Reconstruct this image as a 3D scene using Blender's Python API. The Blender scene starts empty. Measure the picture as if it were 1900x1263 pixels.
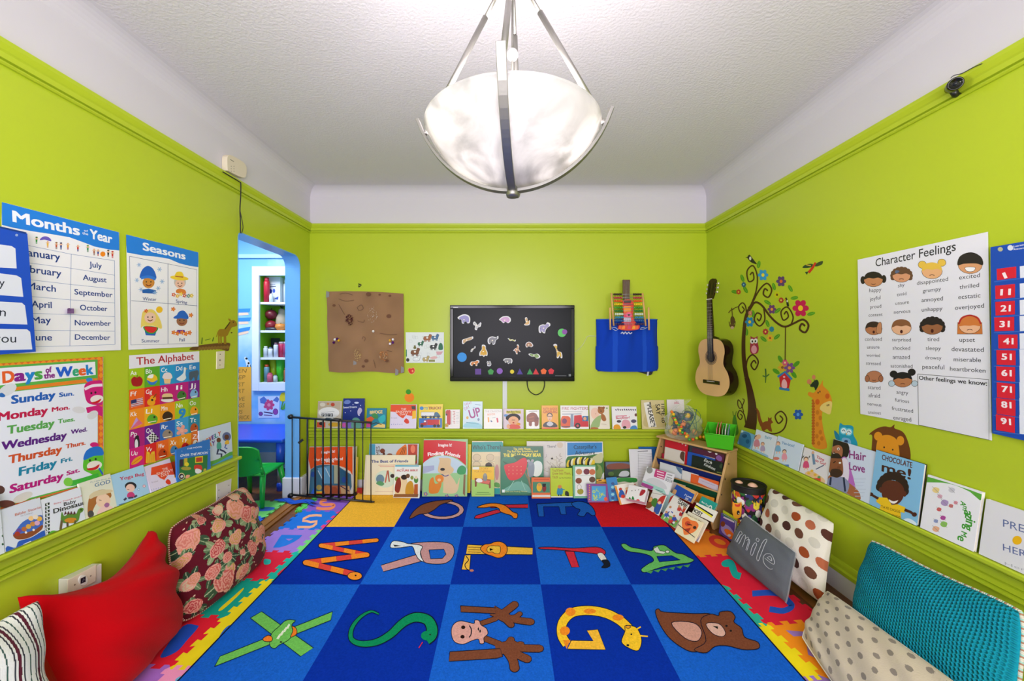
import bpy, math, random
from mathutils import Vector as V, Matrix
random.seed(7)
SC = bpy.context.scene
# ---------------------------------------------------------------- camera, world, light, exposure
F, PX, PY, H = 735.0, 937.0, 630.0, 1.388        # focal length in px of a 1900 px frame, vanishing point, eye height
cam = bpy.data.cameras.new('camera'); CAM = bpy.data.objects.new('camera', cam)
SC.collection.objects.link(CAM); SC.camera = CAM
CAM.location = (0, 0, H); CAM.rotation_euler = (math.pi/2, 0, 0)
cam.sensor_width = 36; cam.lens = F/1900*36; cam.shift_x = 13/1900; cam.shift_y = -1.5/1900
cam.clip_start = .01; cam.clip_end = 60
SC.view_settings.view_transform = 'Standard'; SC.view_settings.look = 'None'
SC.view_settings.gamma = 1; SC.view_settings.use_curve_mapping = False
SC.view_settings.exposure = 0.63
SC.cycles.max_bounces = 10; SC.cycles.diffuse_bounces = 6; SC.cycles.sample_clamp_indirect = 6
SC.cycles.caustics_reflective = False; SC.cycles.caustics_refractive = False
wd = bpy.data.worlds.new('world'); SC.world = wd; wd.use_nodes = True
wd.node_tree.nodes['Background'].inputs[0].default_value = (.75, .85, 1, 1)
wd.node_tree.nodes['Background'].inputs[1].default_value = 1.0
def light(name, typ, loc, rot, power, col, size=None, sy=None, spec=1):
    d = bpy.data.lights.new(name, typ); d.energy = power; d.color = col
    if typ == 'AREA':
        d.shape = 'RECTANGLE'; d.size = size; d.size_y = sy or size
    elif size: d.shadow_soft_size = size
    d.specular_factor = spec
    o = bpy.data.objects.new(name, d); o.location = loc; o.rotation_euler = rot
    SC.collection.objects.link(o); return o
R = math.radians
light('rear_fill_light', 'AREA', (0, -1.62, 1.55), (R(97), 0, 0), 105, (1, .92, 1.0), 2.9, 1.7, .15)  # unseen area light added behind the camera, standing in for window daylight
light('side_room_fill_light', 'AREA', (-2.7, 3.3, 2.6), (0, 0, 0), 27, (.95, .98, 1), .9, .7)  # added fill so the room beyond the doorway is lit; no lamp known there
# ---------------------------------------------------------------- helpers
def lin(h):
    if not isinstance(h, str): return tuple(h)
    h = h.lstrip('#')
    if len(h) == 3: h = ''.join(c*2 for c in h)
    r = []
    for i in (0, 2, 4):
        c = int(h[i:i+2], 16)/255
        r.append(c/12.92 if c <= .04045 else ((c+.055)/1.055)**2.4)
    return tuple(r)
WL = {}
def mat(name, rough=.5, metal=0, bump=None, var=None, coat=0, spec=.5, col=None, emit=0, alpha=1, sheen=0):
    """principled material; base colour from the mesh's own colour attribute unless col is given"""
    m = bpy.data.materials.new(name); m.use_nodes = True
    nt = m.node_tree; b = nt.nodes['Principled BSDF']; L = nt.links.new
    b.inputs['Roughness'].default_value = rough; b.inputs['Metallic'].default_value = metal
    b.inputs['Specular IOR Level'].default_value = spec; b.inputs['Coat Weight'].default_value = coat
    b.inputs['Sheen Weight'].default_value = sheen; b.inputs['Alpha'].default_value = alpha
    if col: 
        src = nt.nodes.new('ShaderNodeRGB'); src.outputs[0].default_value = (*lin(col), 1); out = src.outputs[0]
    else:
        src = nt.nodes.new('ShaderNodeAttribute'); src.attribute_name = 'Col'; out = src.outputs['Color']
    tc = nt.nodes.new('ShaderNodeTexCoord')
    if var:
        nz = nt.nodes.new('ShaderNodeTexNoise'); nz.inputs['Scale'].default_value = var[0]; nz.inputs['Detail'].default_value = 3
        L(tc.outputs['Object'], nz.inputs['Vector'])
        mr = nt.nodes.new('ShaderNodeMapRange'); mr.inputs[1].default_value = .3; mr.inputs[2].default_value = .7
        mr.inputs[3].default_value = 1-var[1]; mr.inputs[4].default_value = 1+var[1]
        L(nz.outputs['Fac'], mr.inputs[0])
        mx = nt.nodes.new('ShaderNodeVectorMath'); mx.operation = 'SCALE'
        L(out, mx.inputs[0]); L(mr.outputs[0], mx.inputs['Scale']); out = mx.outputs[0]
    L(out, b.inputs['Base Color'])
    if emit:
        L(out, b.inputs['Emission Color']); b.inputs['Emission Strength'].default_value = emit
    if bump:
        nz = nt.nodes.new('ShaderNodeTexNoise'); nz.inputs['Scale'].default_value = bump[0]
        nz.inputs['Detail'].default_value = bump[2] if len(bump) > 2 else 2
        L(tc.outputs['Object'], nz.inputs['Vector'])
        bp = nt.nodes.new('ShaderNodeBump'); bp.inputs['Strength'].default_value = bump[1]; bp.inputs['Distance'].default_value = .004
        L(nz.outputs['Fac'], bp.inputs['Height']); L(bp.outputs[0], b.inputs['Normal'])
    return m
M_WALL = mat('wall_paint', .33, bump=(3, .08), spec=.4)
M_CEIL = mat('textured_plaster', .9, bump=(75, .8, 4), spec=.1)
M_TRIM = mat('trim_paint', .38, spec=.4)
M_COVE = mat('smooth_plaster', .75, bump=(6, .05), spec=.2)
M_PRINT = mat('printed_paper', .42, spec=.35)
M_MATTE = mat('matte_paper', .7, spec=.2)
M_VINYL = mat('vinyl_sticker', .5, spec=.3)
M_FOAM = mat('foam_mat', .85, bump=(260, .25), spec=.15, var=(8, .05))
M_RUG = mat('cut_pile_carpet', .98, bump=(420, .5), spec=.03, var=(130, .14))
M_PLAS = mat('plastic', .35)
M_MATPLAS = mat('satin_plastic', .55)
M_BLACK = mat('black_coated_metal', .35, spec=.5)
M_METAL = mat('brushed_nickel', .45, metal=.85, bump=(90, .05))
M_CLOTH = mat('cotton_fabric', .9, bump=(160, .25), spec=.1, sheen=.05)
M_KNIT = mat('knit_fabric', .9, spec=.15)
M_WOOD = mat('varnished_wood', .4, var=(6, .12))
M_GLOSS = mat('gloss_black', .12, spec=.3)
M_SCREEN = mat('tv_screen', .3, spec=.12, var=(2.5, .25))
class G:
    """collects faces with a colour each; build() links them as one mesh object"""
    def __init__(s): s.v = []; s.f = []; s.c = []; s.sm = []
    def add(s, vs, fs, col, smooth=False):
        n = len(s.v); s.v += [tuple(p) for p in vs]; c = lin(col)
        for f in fs: s.f.append(tuple(i+n for i in f)); s.c.append(c); s.sm.append(smooth)
        return s
    def box(s, c, d, col, M=None):
        x, y, z = (k/2 for k in d); vs = [V((a*x, b*y, e*z)) for a in (-1, 1) for b in (-1, 1) for e in (-1, 1)]
        vs = [(M @ p if M else p) + V(c) for p in vs]
        return s.add(vs, [(0, 1, 3, 2), (4, 6, 7, 5), (0, 4, 5, 1), (2, 3, 7, 6), (0, 2, 6, 4), (1, 5, 7, 3)], col)
    def bx(s, x0, x1, y0, y1, z0, z1, col): return s.box(((x0+x1)/2, (y0+y1)/2, (z0+z1)/2), (x1-x0, y1-y0, z1-z0), col)
    def hexa(s, p, q, col):
        """prism between two matching loops p, q (lists of points)"""
        n = len(p); s.add(list(p)+list(q), [tuple(range(n))[::-1], tuple(range(n, 2*n))] + [(i, (i+1) % n, n+(i+1) % n, n+i) for i in range(n)], col); return s
    def tube(s, pts, r, col, n=8, closed=False):
        pts = [V(p) for p in pts]; N = len(pts); rs = r if isinstance(r, (list, tuple)) else [r]*N
        vs = []; up = None
        for i, p in enumerate(pts):
            a = pts[(i-1) % N] if closed or i else pts[0]; b = pts[(i+1) % N] if closed or i < N-1 else pts[-1]
            t = (b-a).normalized()
            if up is None: up = t.orthogonal().normalized()
            up = (up - t*up.dot(t)); up = up.normalized() if up.length > 1e-6 else t.orthogonal().normalized()
            w = t.cross(up)
            vs += [p + (up*math.cos(k*2*math.pi/n) + w*math.sin(k*2*math.pi/n))*rs[i] for k in range(n)]
        fs = [(i*n+k, i*n+(k+1) % n, ((i+1) % N)*n+(k+1) % n, ((i+1) % N)*n+k) for i in range(N if closed else N-1) for k in range(n)]
        s.add(vs, fs, col, True)
        if not closed: s.f += [tuple(range(len(s.v)-N*n, len(s.v)-N*n+n))[::-1], tuple(range(len(s.v)-n, len(s.v)))]; s.c += [lin(col)]*2; s.sm += [False]*2
        return s
    def lathe(s, prof, o, col, n=32, M=None, smooth=True, cap=True):
        vs = []
        for r, z in prof:
            for k in range(n):
                p = V((r*math.cos(2*math.pi*k/n), r*math.sin(2*math.pi*k/n), z)); vs.append((M @ p if M else p) + V(o))
        m = len(prof)
        fs = [(i*n+k, i*n+(k+1) % n, (i+1)*n+(k+1) % n, (i+1)*n+k) for i in range(m-1) for k in range(n)]
        s.add(vs, fs, col, smooth)
        if cap:
            b = len(s.v)-m*n
            if prof[0][0] > 1e-5: s.f.append(tuple(range(b, b+n))[::-1]); s.c.append(lin(col)); s.sm.append(False)
            if prof[-1][0] > 1e-5: s.f.append(tuple(range(b+(m-1)*n, b+m*n))); s.c.append(lin(col)); s.sm.append(False)
        return s
    def ball(s, c, r, col, n=12, sc=(1, 1, 1), M=None):
        prof = [(max(1e-6, math.sin(math.pi*i/n)), -math.cos(math.pi*i/n)) for i in range(n+1)]
        D = Matrix.Diagonal(V(sc)*r); return s.lathe(prof, c, col, n+4, (M @ D if M else D), True, False)
    def grid(s, fn, nu, nv, col, smooth=True, wrapu=False):
        vs = [fn(i/nu, j/nv) for j in range(nv+1) for i in range(nu+1)]
        w = nu+1
        fs = [(j*w+i, j*w+i+1, (j+1)*w+i+1, (j+1)*w+i) for j in range(nv) for i in range(nu)]
        if callable(col):
            for j in range(nv):
                for i in range(nu): pass
            n = len(s.v); s.v += [tuple(p) for p in vs]
            for k, f in enumerate(fs):
                s.f.append(tuple(q+n for q in f)); s.c.append(col((k % nu+.5)/nu, (k//nu+.5)/nv)); s.sm.append(smooth)
            return s
        return s.add(vs, fs, col, smooth)
    def build(s, name, m, parent=None, bevel=0, sub=0, loc=None, origin=True):
        me = bpy.data.meshes.new(name)
        if loc is None:
            if parent: loc = WL[parent.name]
            elif s.v and origin:
                lo = [min(p[i] for p in s.v) for i in range(3)]; hi = [max(p[i] for p in s.v) for i in range(3)]
                loc = V(((lo[0]+hi[0])/2, (lo[1]+hi[1])/2, lo[2]))
            else: loc = V((0, 0, 0))
        me.from_pydata([(p[0]-loc[0], p[1]-loc[1], p[2]-loc[2]) for p in s.v], [], s.f)
        at = me.color_attributes.new('Col', 'FLOAT_COLOR', 'CORNER')
        buf = []
        for f, c in zip(s.f, s.c): buf += [c[0], c[1], c[2], 1.0]*len(f)
        at.data.foreach_set('color', buf)
        me.polygons.foreach_set('use_smooth', s.sm)
        me.materials.append(m); me.update()
        o = bpy.data.objects.new(name, me); SC.collection.objects.link(o)
        WL[o.name] = V(loc)
        if parent: o.parent = parent
        else: o.location = loc
        if bevel:
            b = o.modifiers.new('b', 'BEVEL'); b.width = bevel; b.segments = 2; b.limit_method = 'ANGLE'
        if sub:
            b = o.modifiers.new('s', 'SUBSURF'); b.levels = b.render_levels = sub
        return o
def tag(o, label, cat, group=None):
    o['label'] = label; o['category'] = cat
    if group: o['group'] = group
    return o
def thing(name, label, cat, loc, group=None):
    o = bpy.data.objects.new(name, None); o.location = loc; o.empty_display_size = .05
    SC.collection.objects.link(o); WL[o.name] = V(loc); return tag(o, label, cat, group)
def struct(o): o['kind'] = 'structure'; return o
# rays of the photograph onto planes of the room
EYE = V((0, 0, H))
def ray(x, y): return V(((x-PX)/F, 1, -(y-PY)/F))
def hit(x, y, p, n):
    d = ray(x, y); return EYE + d*((p-EYE).dot(n)/d.dot(n))
def atY(x, y, Y): return EYE + ray(x, y)*Y
def atZ(x, y, z): d = ray(x, y); return EYE + d*((z-H)/d.z)
def atX(x, y, X): d = ray(x, y); return EYE + d*(X/d.x)
def pr(p): return (PX+F*p[0]/p[1], PY-F*(p[2]-H)/p[1])
def cat_rom(P, closed, k=4):
    out = []; n = len(P)
    for i in range(n if closed else n-1):
        g = lambda j: P[j % n] if closed else P[max(0, min(n-1, j))]
        a, b, c, d = g(i-1), g(i), g(i+1), g(i+2)
        for q in range(k):
            t = q/k
            out.append(tuple(.5*((2*b[e])+(-a[e]+c[e])*t+(2*a[e]-5*b[e]+4*c[e]-d[e])*t*t+(-a[e]+3*b[e]-3*c[e]+d[e])*t**3) for e in (0, 1)))
    if not closed: out.append(P[-1])
    return out
def prs(a): return [(a[i], a[i+1]) for i in range(0, len(a), 2)]
TXT = {}
def glyphs(s, bold, shear):
    k = (s, bold, shear)
    if k not in TXT:
        c = bpy.data.curves.new('t', 'FONT'); c.body = s; c.offset = bold; c.resolution_u = 3; c.shear = shear
        o = bpy.data.objects.new('t', c); me = bpy.data.meshes.new_from_object(o)
        vs = [(p.co.x, p.co.y) for p in me.vertices]; fs = [tuple(p.vertices) for p in me.polygons]
        bpy.data.objects.remove(o); bpy.data.curves.remove(c); bpy.data.meshes.remove(me)
        TXT[k] = (vs, fs, min(p[0] for p in vs), max(p[0] for p in vs))
    return TXT[k]
class Art:
    """flat printed shapes on a plane: coordinates are read from a view of the photograph (z = view offset and scale)"""
    LAY = .00009
    def __init__(s, g, p, n, z=(0, 0, 1), back=None):
        s.g = g; s.P = V(p); s.n = V(n).normalized(); s.z = z; s.items = []; s.lay0 = 1
    def w(s, x, y): return hit(s.z[0]+x*s.z[2], s.z[1]+y*s.z[2], s.P, s.n)
    def layer(s, bb):
        l = s.lay0
        for b, k in s.items:
            if k >= l and b[0] < bb[2] and b[2] > bb[0] and b[1] < bb[3] and b[3] > bb[1]: l = k+1
        s.items.append((bb, l)); return l*s.LAY
    def p(s, a, col, o=None, ow=3):
        P = a if isinstance(a[0], tuple) else prs(a)
        xs = [q[0] for q in P]; ys = [q[1] for q in P]
        d = s.n*s.layer((min(xs), min(ys), max(xs), max(ys)))
        vs = [s.w(*q)+d for q in P]
        nn = V((0, 0, 0))
        for i in range(len(vs)): nn += (vs[i]-vs[0]).cross(vs[(i+1) % len(vs)]-vs[0])
        f = tuple(range(len(vs))); s.g.add(vs, [f if nn.dot(s.n) > 0 else f[::-1]], col)
        if o: s.l(P+[P[0]], ow, o, raw=True)
        return s
    def r(s, x0, y0, x1, y1, col, o=None, ow=3): return s.p([x0, y0, x1, y0, x1, y1, x0, y1], col, o, ow)
    def b(s, a, col, o=None, ow=3): return s.p(cat_rom(prs(a), True), col, o, ow)
    def e(s, cx, cy, rx, ry=None, col='#000', rot=0, o=None, ow=3, n=18):
        ry = ry or rx; c, q = math.cos(R(rot)), math.sin(R(rot))
        P = [(cx+c*rx*math.cos(t)-q*ry*math.sin(t), cy+q*rx*math.cos(t)+c*ry*math.sin(t)) for t in (k*2*math.pi/n for k in range(n))]
        return s.p(P, col, o, ow)
    def l(s, a, w, col, smooth=False, raw=False, w1=None):
        P = a if raw else prs(a)
        if smooth: P = cat_rom(P, False, 5)
        n = len(P); L, Rr = [], []
        for i in range(n):
            a0, b0 = P[max(0, i-1)], P[min(n-1, i+1)]
            dx, dy = b0[0]-a0[0], b0[1]-a0[1]; m = math.hypot(dx, dy) or 1
            ww = (w if w1 is None else w+(w1-w)*i/(n-1))/2
            L.append((P[i][0]-dy/m*ww, P[i][1]+dx/m*ww)); Rr.append((P[i][0]+dy/m*ww, P[i][1]-dx/m*ww))
        A = L+Rr; xs = [q[0] for q in A]; ys = [q[1] for q in A]
        d = s.n*s.layer((min(xs), min(ys), max(xs), max(ys)))
        vs = [s.w(*q)+d for q in A]
        s.g.add(vs, [(i, n+i, n+i+1, i+1) for i in range(n-1)], col); return s
    def t(s, txt, x0, y0, x1, y1, col, h=None, bold=.0, shear=0, lay=True):
        vs, fs, a, b = glyphs(txt, 0, shear)
        A, B = s.w(x0, y0), s.w(x1, y1); r = B-A; sx = r.length/(b-a); r.normalize(); u = s.n.cross(r)
        sy = sx
        if h: sy = (s.w(x0, y0-h)-A).length/.72
        hh = h or (x1-x0)*.3
        d = s.n*s.layer((min(x0, x1), min(y0, y1)-hh, max(x0, x1), max(y0, y1)+hh*.3))
        k = bold*1.1                                    # heavier letters: the outline printed again a hair to each side
        for q, (ox, oy) in enumerate(((0, 0),) if not k else ((-k, -k*.6), (k, k*.6), (k, -k*.6), (-k, k*.6))):
            e = d+s.n*(q*.00002)
            s.g.add([A+e+r*((p[0]-a+ox)*sx)+u*((p[1]+oy)*sy) for p in vs], fs, col)
        return s
    def slab(s, a, col, th, smooth=False):
        """a piece with real thickness, its front at the plane + th"""
        P = a if isinstance(a[0], tuple) else prs(a)
        if smooth: P = cat_rom(P, True)
        v0 = [s.w(*q) for q in P]
        nn = V((0, 0, 0))
        for i in range(len(v0)): nn += (v0[i]-v0[0]).cross(v0[(i+1) % len(v0)]-v0[0])
        if nn.dot(s.n) < 0: v0 = v0[::-1]
        s.g.hexa(v0, [p+s.n*th for p in v0], col); s.P = s.P+s.n*th; return s
    def face(s, cx, cy, r, skin, hair=None, ry=None, smile='#722', eyes='#222'):
        ry = ry or r
        if hair: s.e(cx, cy-ry*.3, r*1.12, ry*1.05, hair)
        s.e(cx, cy, r*.9, ry*.85, skin); s.e(cx-r*.35, cy-ry*.1, r*.1, ry*.12, eyes); s.e(cx+r*.35, cy-ry*.1, r*.1, ry*.12, eyes)
        if smile: s.l([cx-r*.4, cy+ry*.3, cx, cy+ry*.5, cx+r*.4, cy+ry*.3], r*.13, smile, True)
        return s
    def flower(s, cx, cy, r, col, mid, n=6, ry=1, rot=0):
        for k in range(n):
            t = 2*math.pi*k/n+rot; s.e(cx+math.cos(t)*r*.58, cy+math.sin(t)*r*.58*ry, r*.42, r*.3*ry, col, math.degrees(math.atan2(math.sin(t)*ry, math.cos(t))), n=10)
        return s.e(cx, cy, r*.3, r*.3*ry, mid, n=10)
    def tree(s): return s
    def scrib(s, x0, y0, x1, y1, n, col, w=3):
        """rows of small print too small to read"""
        for k in range(n):
            y = y0+(y1-y0)*(k+.5)/n; s.l([x0+(x1-x0)*.08*(k % 2), y, x1-(x1-x0)*.1*((k*7) % 3), y], w, col)
        return s
# views of the photograph the coordinates below were read from
ZA = (0, 360, .23758); ZB = (0, 640, .23758); ZC = (0, 860, .31907); ZD = (380, 280, .28509); ZE = (420, 640, .25335)
ZF = (580, 720, .16842); ZG = (860, 720, .21053); ZH = (1080, 720, .23747)
B1 = (560, 500, .18999); B2 = (820, 500, .18999); B3 = (1060, 490, .21384); B4 = (1320, 450, .29297); B5 = (1560, 400, .34034)
B6 = (1340, 720, .29474); B7 = (1300, 860, .31915); C1 = (200, 900, .29474); C2 = (680, 900, .32632); C4 = (430, 470, .23734)
C7 = (1200, 760, .15839); C8 = (540, 760, .14252); PXV = (0, 0, 1); CL1 = (260, 820, .11086); CL6 = (480, 860, .11879)
XL, XR, YB = -1.803, 1.862, 3.66
# ---------------------------------------------------------------- room shell
GREEN = '#b4c72b'; WHITE = '#d3d0d6'; BLUEW = '#6fb0ea'
ZC_ = 2.787; YR = -1.5
g = G().bx(-3.6, XR+.1, YR-.1, 4.45, -.06, 0, '#7a4a25'); 
M_FLOOR = bpy.data.materials.new('oak_floorboards'); M_FLOOR.use_nodes = True
def floor_nodes(m):
    nt = m.node_tree; b = nt.nodes['Principled BSDF']; L = nt.links.new
    tc = nt.nodes.new('ShaderNodeTexCoord'); mp = nt.nodes.new('ShaderNodeMapping'); mp.inputs['Rotation'].default_value = (0, 0, math.pi/2)
    br = nt.nodes.new('ShaderNodeTexBrick'); br.inputs['Scale'].default_value = 1; br.inputs['Brick Width'].default_value = .9
    br.inputs['Row Height'].default_value = .057; br.inputs['Mortar Size'].default_value = .0012
    br.inputs['Color1'].default_value = (*lin('#9a5f2c'), 1); br.inputs['Color2'].default_value = (*lin('#6d3f1e'), 1); br.inputs['Mortar'].default_value = (*lin('#2b170b'), 1)
    nz = nt.nodes.new('ShaderNodeTexNoise'); nz.inputs['Scale'].default_value = 5
    mx = nt.nodes.new('ShaderNodeMix'); mx.data_type = 'RGBA'; mx.blend_type = 'MULTIPLY'; mx.inputs[0].default_value = .4
    L(tc.outputs['Object'], mp.inputs[0]); L(mp.outputs[0], br.inputs[0]); L(mp.outputs[0], nz.inputs[0])
    L(br.outputs[0], mx.inputs[6]); L(nz.outputs['Fac'], mx.inputs[7]); L(mx.outputs[2], b.inputs['Base Color']); b.inputs['Roughness'].default_value = .35
floor_nodes(M_FLOOR)
struct(g.build('floor', M_FLOOR, origin=False))
# left wall with the doorway cut out of it (door 2.672 - 3.487)
D0, D1, DT = 2.672, 3.487, 2.12
door = [(D0, 0), (D0, DT-.03), (D0+.012, DT-.008), (D0+.035, DT)]
door += [(D1-.1+.1*math.sin(t), DT-.1+.1*math.cos(t)) for t in (k*math.pi/16 for k in range(9))] + [(D1, 0)]
poly = [(YR, 0)] + door + [(YB, 0), (YB, ZC_), (YR, ZC_)]
XO = XL-.128
g = G().hexa([V((XL, y, z)) for y, z in poly], [V((XO, y, z)) for y, z in poly], GREEN)
struct(g.build('wall_left', M_WALL, origin=False))
g = G()                                           # blue painted lining of the doorway
for (a, b) in zip(door[:-1], door[1:]):
    a, b = V((0, *a)), V((0, *b)); t = (b-a).normalized(); nn = V((0, t.z, -t.y))*.006
    g.hexa([a+V((XL+.0015, 0, 0)), b+V((XL+.0015, 0, 0)), b+nn+V((XL+.0015, 0, 0)), a+nn+V((XL+.0015, 0, 0))],
           [a+V((XO-.0015, 0, 0)), b+V((XO-.0015, 0, 0)), b+nn+V((XO-.0015, 0, 0)), a+nn+V((XO-.0015, 0, 0))], BLUEW)
struct(g.build('trim_1', M_WALL, origin=False))
struct(G().bx(XR, XR+.1, YR, YB+.1, 0, ZC_, GREEN).build('wall_right', M_WALL, origin=False))
struct(G().bx(XL, XR, YB, YB+.1, 0, ZC_, GREEN).build('wall_back', M_WALL, origin=False))
g = G(); WX0, WX1, WZ0, WZ1 = -1.4, 1.4, .75, 2.35       # rear wall behind the camera, with a wide window put in for the light
g.bx(XL, WX0, YR-.1, YR, 0, ZC_, GREEN).bx(WX1, XR, YR-.1, YR, 0, ZC_, GREEN).bx(WX0, WX1, YR-.1, YR, 0, WZ0, GREEN).bx(WX0, WX1, YR-.1, YR, WZ1, ZC_, GREEN)
struct(g.build('wall_rear', M_WALL, origin=False))
g = G()
for x in (WX0, -.47, .44, WX1-.04): g.bx(x, x+.04, YR-.08, YR-.04, WZ0, WZ1, '#eee')
for z in (WZ0, WZ1-.04): g.bx(WX0, WX1, YR-.08, YR-.04, z, z+.04, '#eee')
struct(g.build('window_1', M_PLAS, origin=False))
struct(G().bx(XL, XR, YR, YB, ZC_, ZC_+.06, '#dcd8df').build('ceiling', M_CEIL, origin=False))
# white frieze above the picture rail with a coved top, swept along each wall
def sweep(name, a, b, inn, prof, col, m, za=0, zb=0, sa=1, sb=1, miter=True):
    """profile (d into the room, z) carried from a to b; za/zb and sa/sb lift and stretch it at either end; ends mitred at 45 deg"""
    a, b, inn = V((*a, 0)), V((*b, 0)), V((*inn, 0)); t = (b-a).normalized(); k = 1 if miter else 0
    A = [a+inn*d+t*d*k+V((0, 0, za+z*sa)) for d, z in prof]; B = [b+inn*d-t*d*k+V((0, 0, zb+z*sb)) for d, z in prof]
    n = len(prof); cols = col if isinstance(col, list) else [col]*(n-1)
    g = G()
    for i in range(n-1): g.add([A[i], A[i+1], B[i+1], B[i]], [(0, 1, 2, 3), ], cols[i])
    g.add(A, [tuple(range(n))], cols[0]); g.add(B, [tuple(range(n))[::-1]], cols[0])
    return struct(g.build(name, m, origin=False))
cove = [(.0, 2.43), (.004, 2.43), (.004, 2.70)] + [(.004+.1-.1*math.cos(t), 2.687+.1*math.sin(t)) for t in (k*math.pi/16 for k in range(1, 9))] + [(.0, 2.787)]
WALLS = (('left', (XL, YR), (XL, YB), (1, 0)), ('back', (XL, YB), (XR, YB), (0, -1)), ('right', (XR, YB), (XR, YR), (-1, 0)), ('rear', (XR, YR), (XL, YR), (0, 1)))
for i, (nm, a, b, inn) in enumerate(WALLS): sweep('trim_%d' % (i+2), a, b, inn, cove, WHITE, M_COVE)
rail = [(0, 2.372), (.010, 2.372), (.016, 2.377), (.014, 2.383), (.003, 2.386), (.003, 2.39), (.016, 2.392), (.018, 2.412), (.024, 2.418), (.034, 2.436), (.036, 2.452), (.0, 2.456)]
for i, (nm, a, b, inn) in enumerate(WALLS): sweep('trim_%d' % (i+6), a, b, inn, rail, GREEN, M_TRIM)
# chair rail whose top board is the book ledge
chair = [(0, 0), (.018, 0), (.024, .003), (.024, .010), (.006, .013), (.006, .017), (.018, .019), (.018, .036), (.008, .038), (.008, .042), (.018, .044), (.018, .068), (.010, .070), (.010, .080), (.034, .083), (.058, .086), (.062, .092), (.062, .102), (.058, .106), (0, .106)]
LZ = {'L': (.518, .497, 1.13), 'B': (.470, .462, .98), 'R': (.453, .445, 1.16)}    # low edge at the far / near end, stretch
def ledge(w, s):
    """height of the ledge's top: w wall, s position along it"""
    lo = {'L': lambda: .497+(.533-.497)*(3.66-s)/2.26, 'B': lambda: .476-(s-XL)/3.665*.010, 'R': lambda: .455-.012*(3.66-s)/2.26}[w]()
    return lo+.106*{'L': 1.0, 'B': .98, 'R': 1.16}[w]
def lowz(w, s): return ledge(w, s)-.106*{'L': 1.0, 'B': .98, 'R': 1.16}[w]
sweep('trim_10', (XL, YR), (XL, D0-.05), (1, 0), chair, GREEN, M_TRIM, lowz('L', YR), lowz('L', D0), 1.0, 1.0, False)
sweep('trim_11', (XL, YB), (XR, YB), (0, -1), chair, GREEN, M_TRIM, lowz('B', XL), lowz('B', XR), .98, .98, False)
sweep('trim_12', (XR, YB), (XR, YR), (-1, 0), chair, GREEN, M_TRIM, lowz('R', YB), lowz('R', YR), 1.16, 1.16, False)
base = [(0, 0), (.022, 0), (.022, .1), (.018, .104), (.026, .106), (.026, .125), (.014, .132), (.012, .15), (.006, .163), (0, .165)]
bc = ['#e3e1ea']*3 + [GREEN]*6
sweep('baseboard_right', (XR, YB), (XR, YR), (-1, 0), base, bc, M_WALL)
sweep('baseboard_back', (XL, YB), (XR, YB), (0, -1), base, bc, M_WALL)
sweep('baseboard_left', (XL, YR), (XL, D0-.03), (1, 0), base, bc, M_WALL, miter=False)
sweep('baseboard_rear', (XR, YR), (XL, YR), (0, 1), base, bc, M_WALL)
# the door jamb's white plinth and the wooden threshold
struct(G().bx(XO-.02, XL+.022, D1-.022, YB-.03, 0, .178, '#e2e2ec').build('trim_13', M_COVE, bevel=.006, origin=False))
g = G().bx(-1.848, -1.735, D0, D1-.03, .0005, .012, '#8f5a26').bx(-1.82, -1.77, D0, D1-.03, .012, .02, '#a56a2d')
struct(g.build('trim_14', M_WOOD, bevel=.003, origin=False))
# room beyond the doorway
YF = 4.30
CXL, CXR, CZ0, CZ1 = -2.655, -2.05, .925, 2.08
SKY = '#8ec4ec'
M_SKY = mat('cloud_painted_wall', .45, col=SKY)
def sky_nodes(m):
    nt = m.node_tree; b = nt.nodes['Principled BSDF']; L = nt.links.new
    tc = nt.nodes.new('ShaderNodeTexCoord'); nz = nt.nodes.new('ShaderNodeTexNoise'); nz.inputs['Scale'].default_value = 1.6; nz.inputs['Detail'].default_value = 4
    cr = nt.nodes.new('ShaderNodeValToRGB'); cr.color_ramp.elements[0].position = .48; cr.color_ramp.elements[1].position = .7
    cr.color_ramp.elements[0].color = (*lin('#74b4e8'), 1); cr.color_ramp.elements[1].color = (*lin('#d5e8f6'), 1)
    L(tc.outputs['Object'], nz.inputs[0]); L(nz.outputs['Fac'], cr.inputs[0]); L(cr.outputs[0], b.inputs['Base Color'])
sky_nodes(M_SKY)
e_ = .026
g = G().bx(-3.6, CXL-e_, YF, YF+.15, 0, 2.7, SKY).bx(CXR+e_, XO, YF, YF+.15, 0, 2.7, SKY).bx(CXL-e_, CXR+e_, YF, YF+.15, 0, CZ0-e_, SKY).bx(CXL-e_, CXR+e_, YF, YF+.15, CZ1+e_, 2.7, SKY)
struct(g.build('wall_beyond', M_SKY, origin=False))
struct(G().bx(-3.6, -3.5, 1.6, YF, 0, 2.7, SKY).build('wall_beyond_left', M_SKY, origin=False))
struct(G().bx(-3.6, XO, 1.5, 1.6, 0, 2.7, SKY).build('wall_beyond_near', M_SKY, origin=False))
struct(G().bx(XO, XL, YB, YF+.1, 0, 2.7, SKY).build('wall_beyond_right', M_SKY, origin=False))
struct(G().bx(-3.6, XO, 1.5, YF, 2.7, 2.76, '#dfe8f2').build('ceiling_beyond', M_COVE, origin=False))
struct(G().bx(-3.5, XO, YF-.025, YF, 2.27, 2.31, '#a9d2f2').build('trim_15', M_WALL, origin=False))
struct(G().bx(-3.5, XO, YF-.02, YF, 0, .17, '#d9e4f0').build('baseboard_beyond', M_WALL, origin=False))
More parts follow.
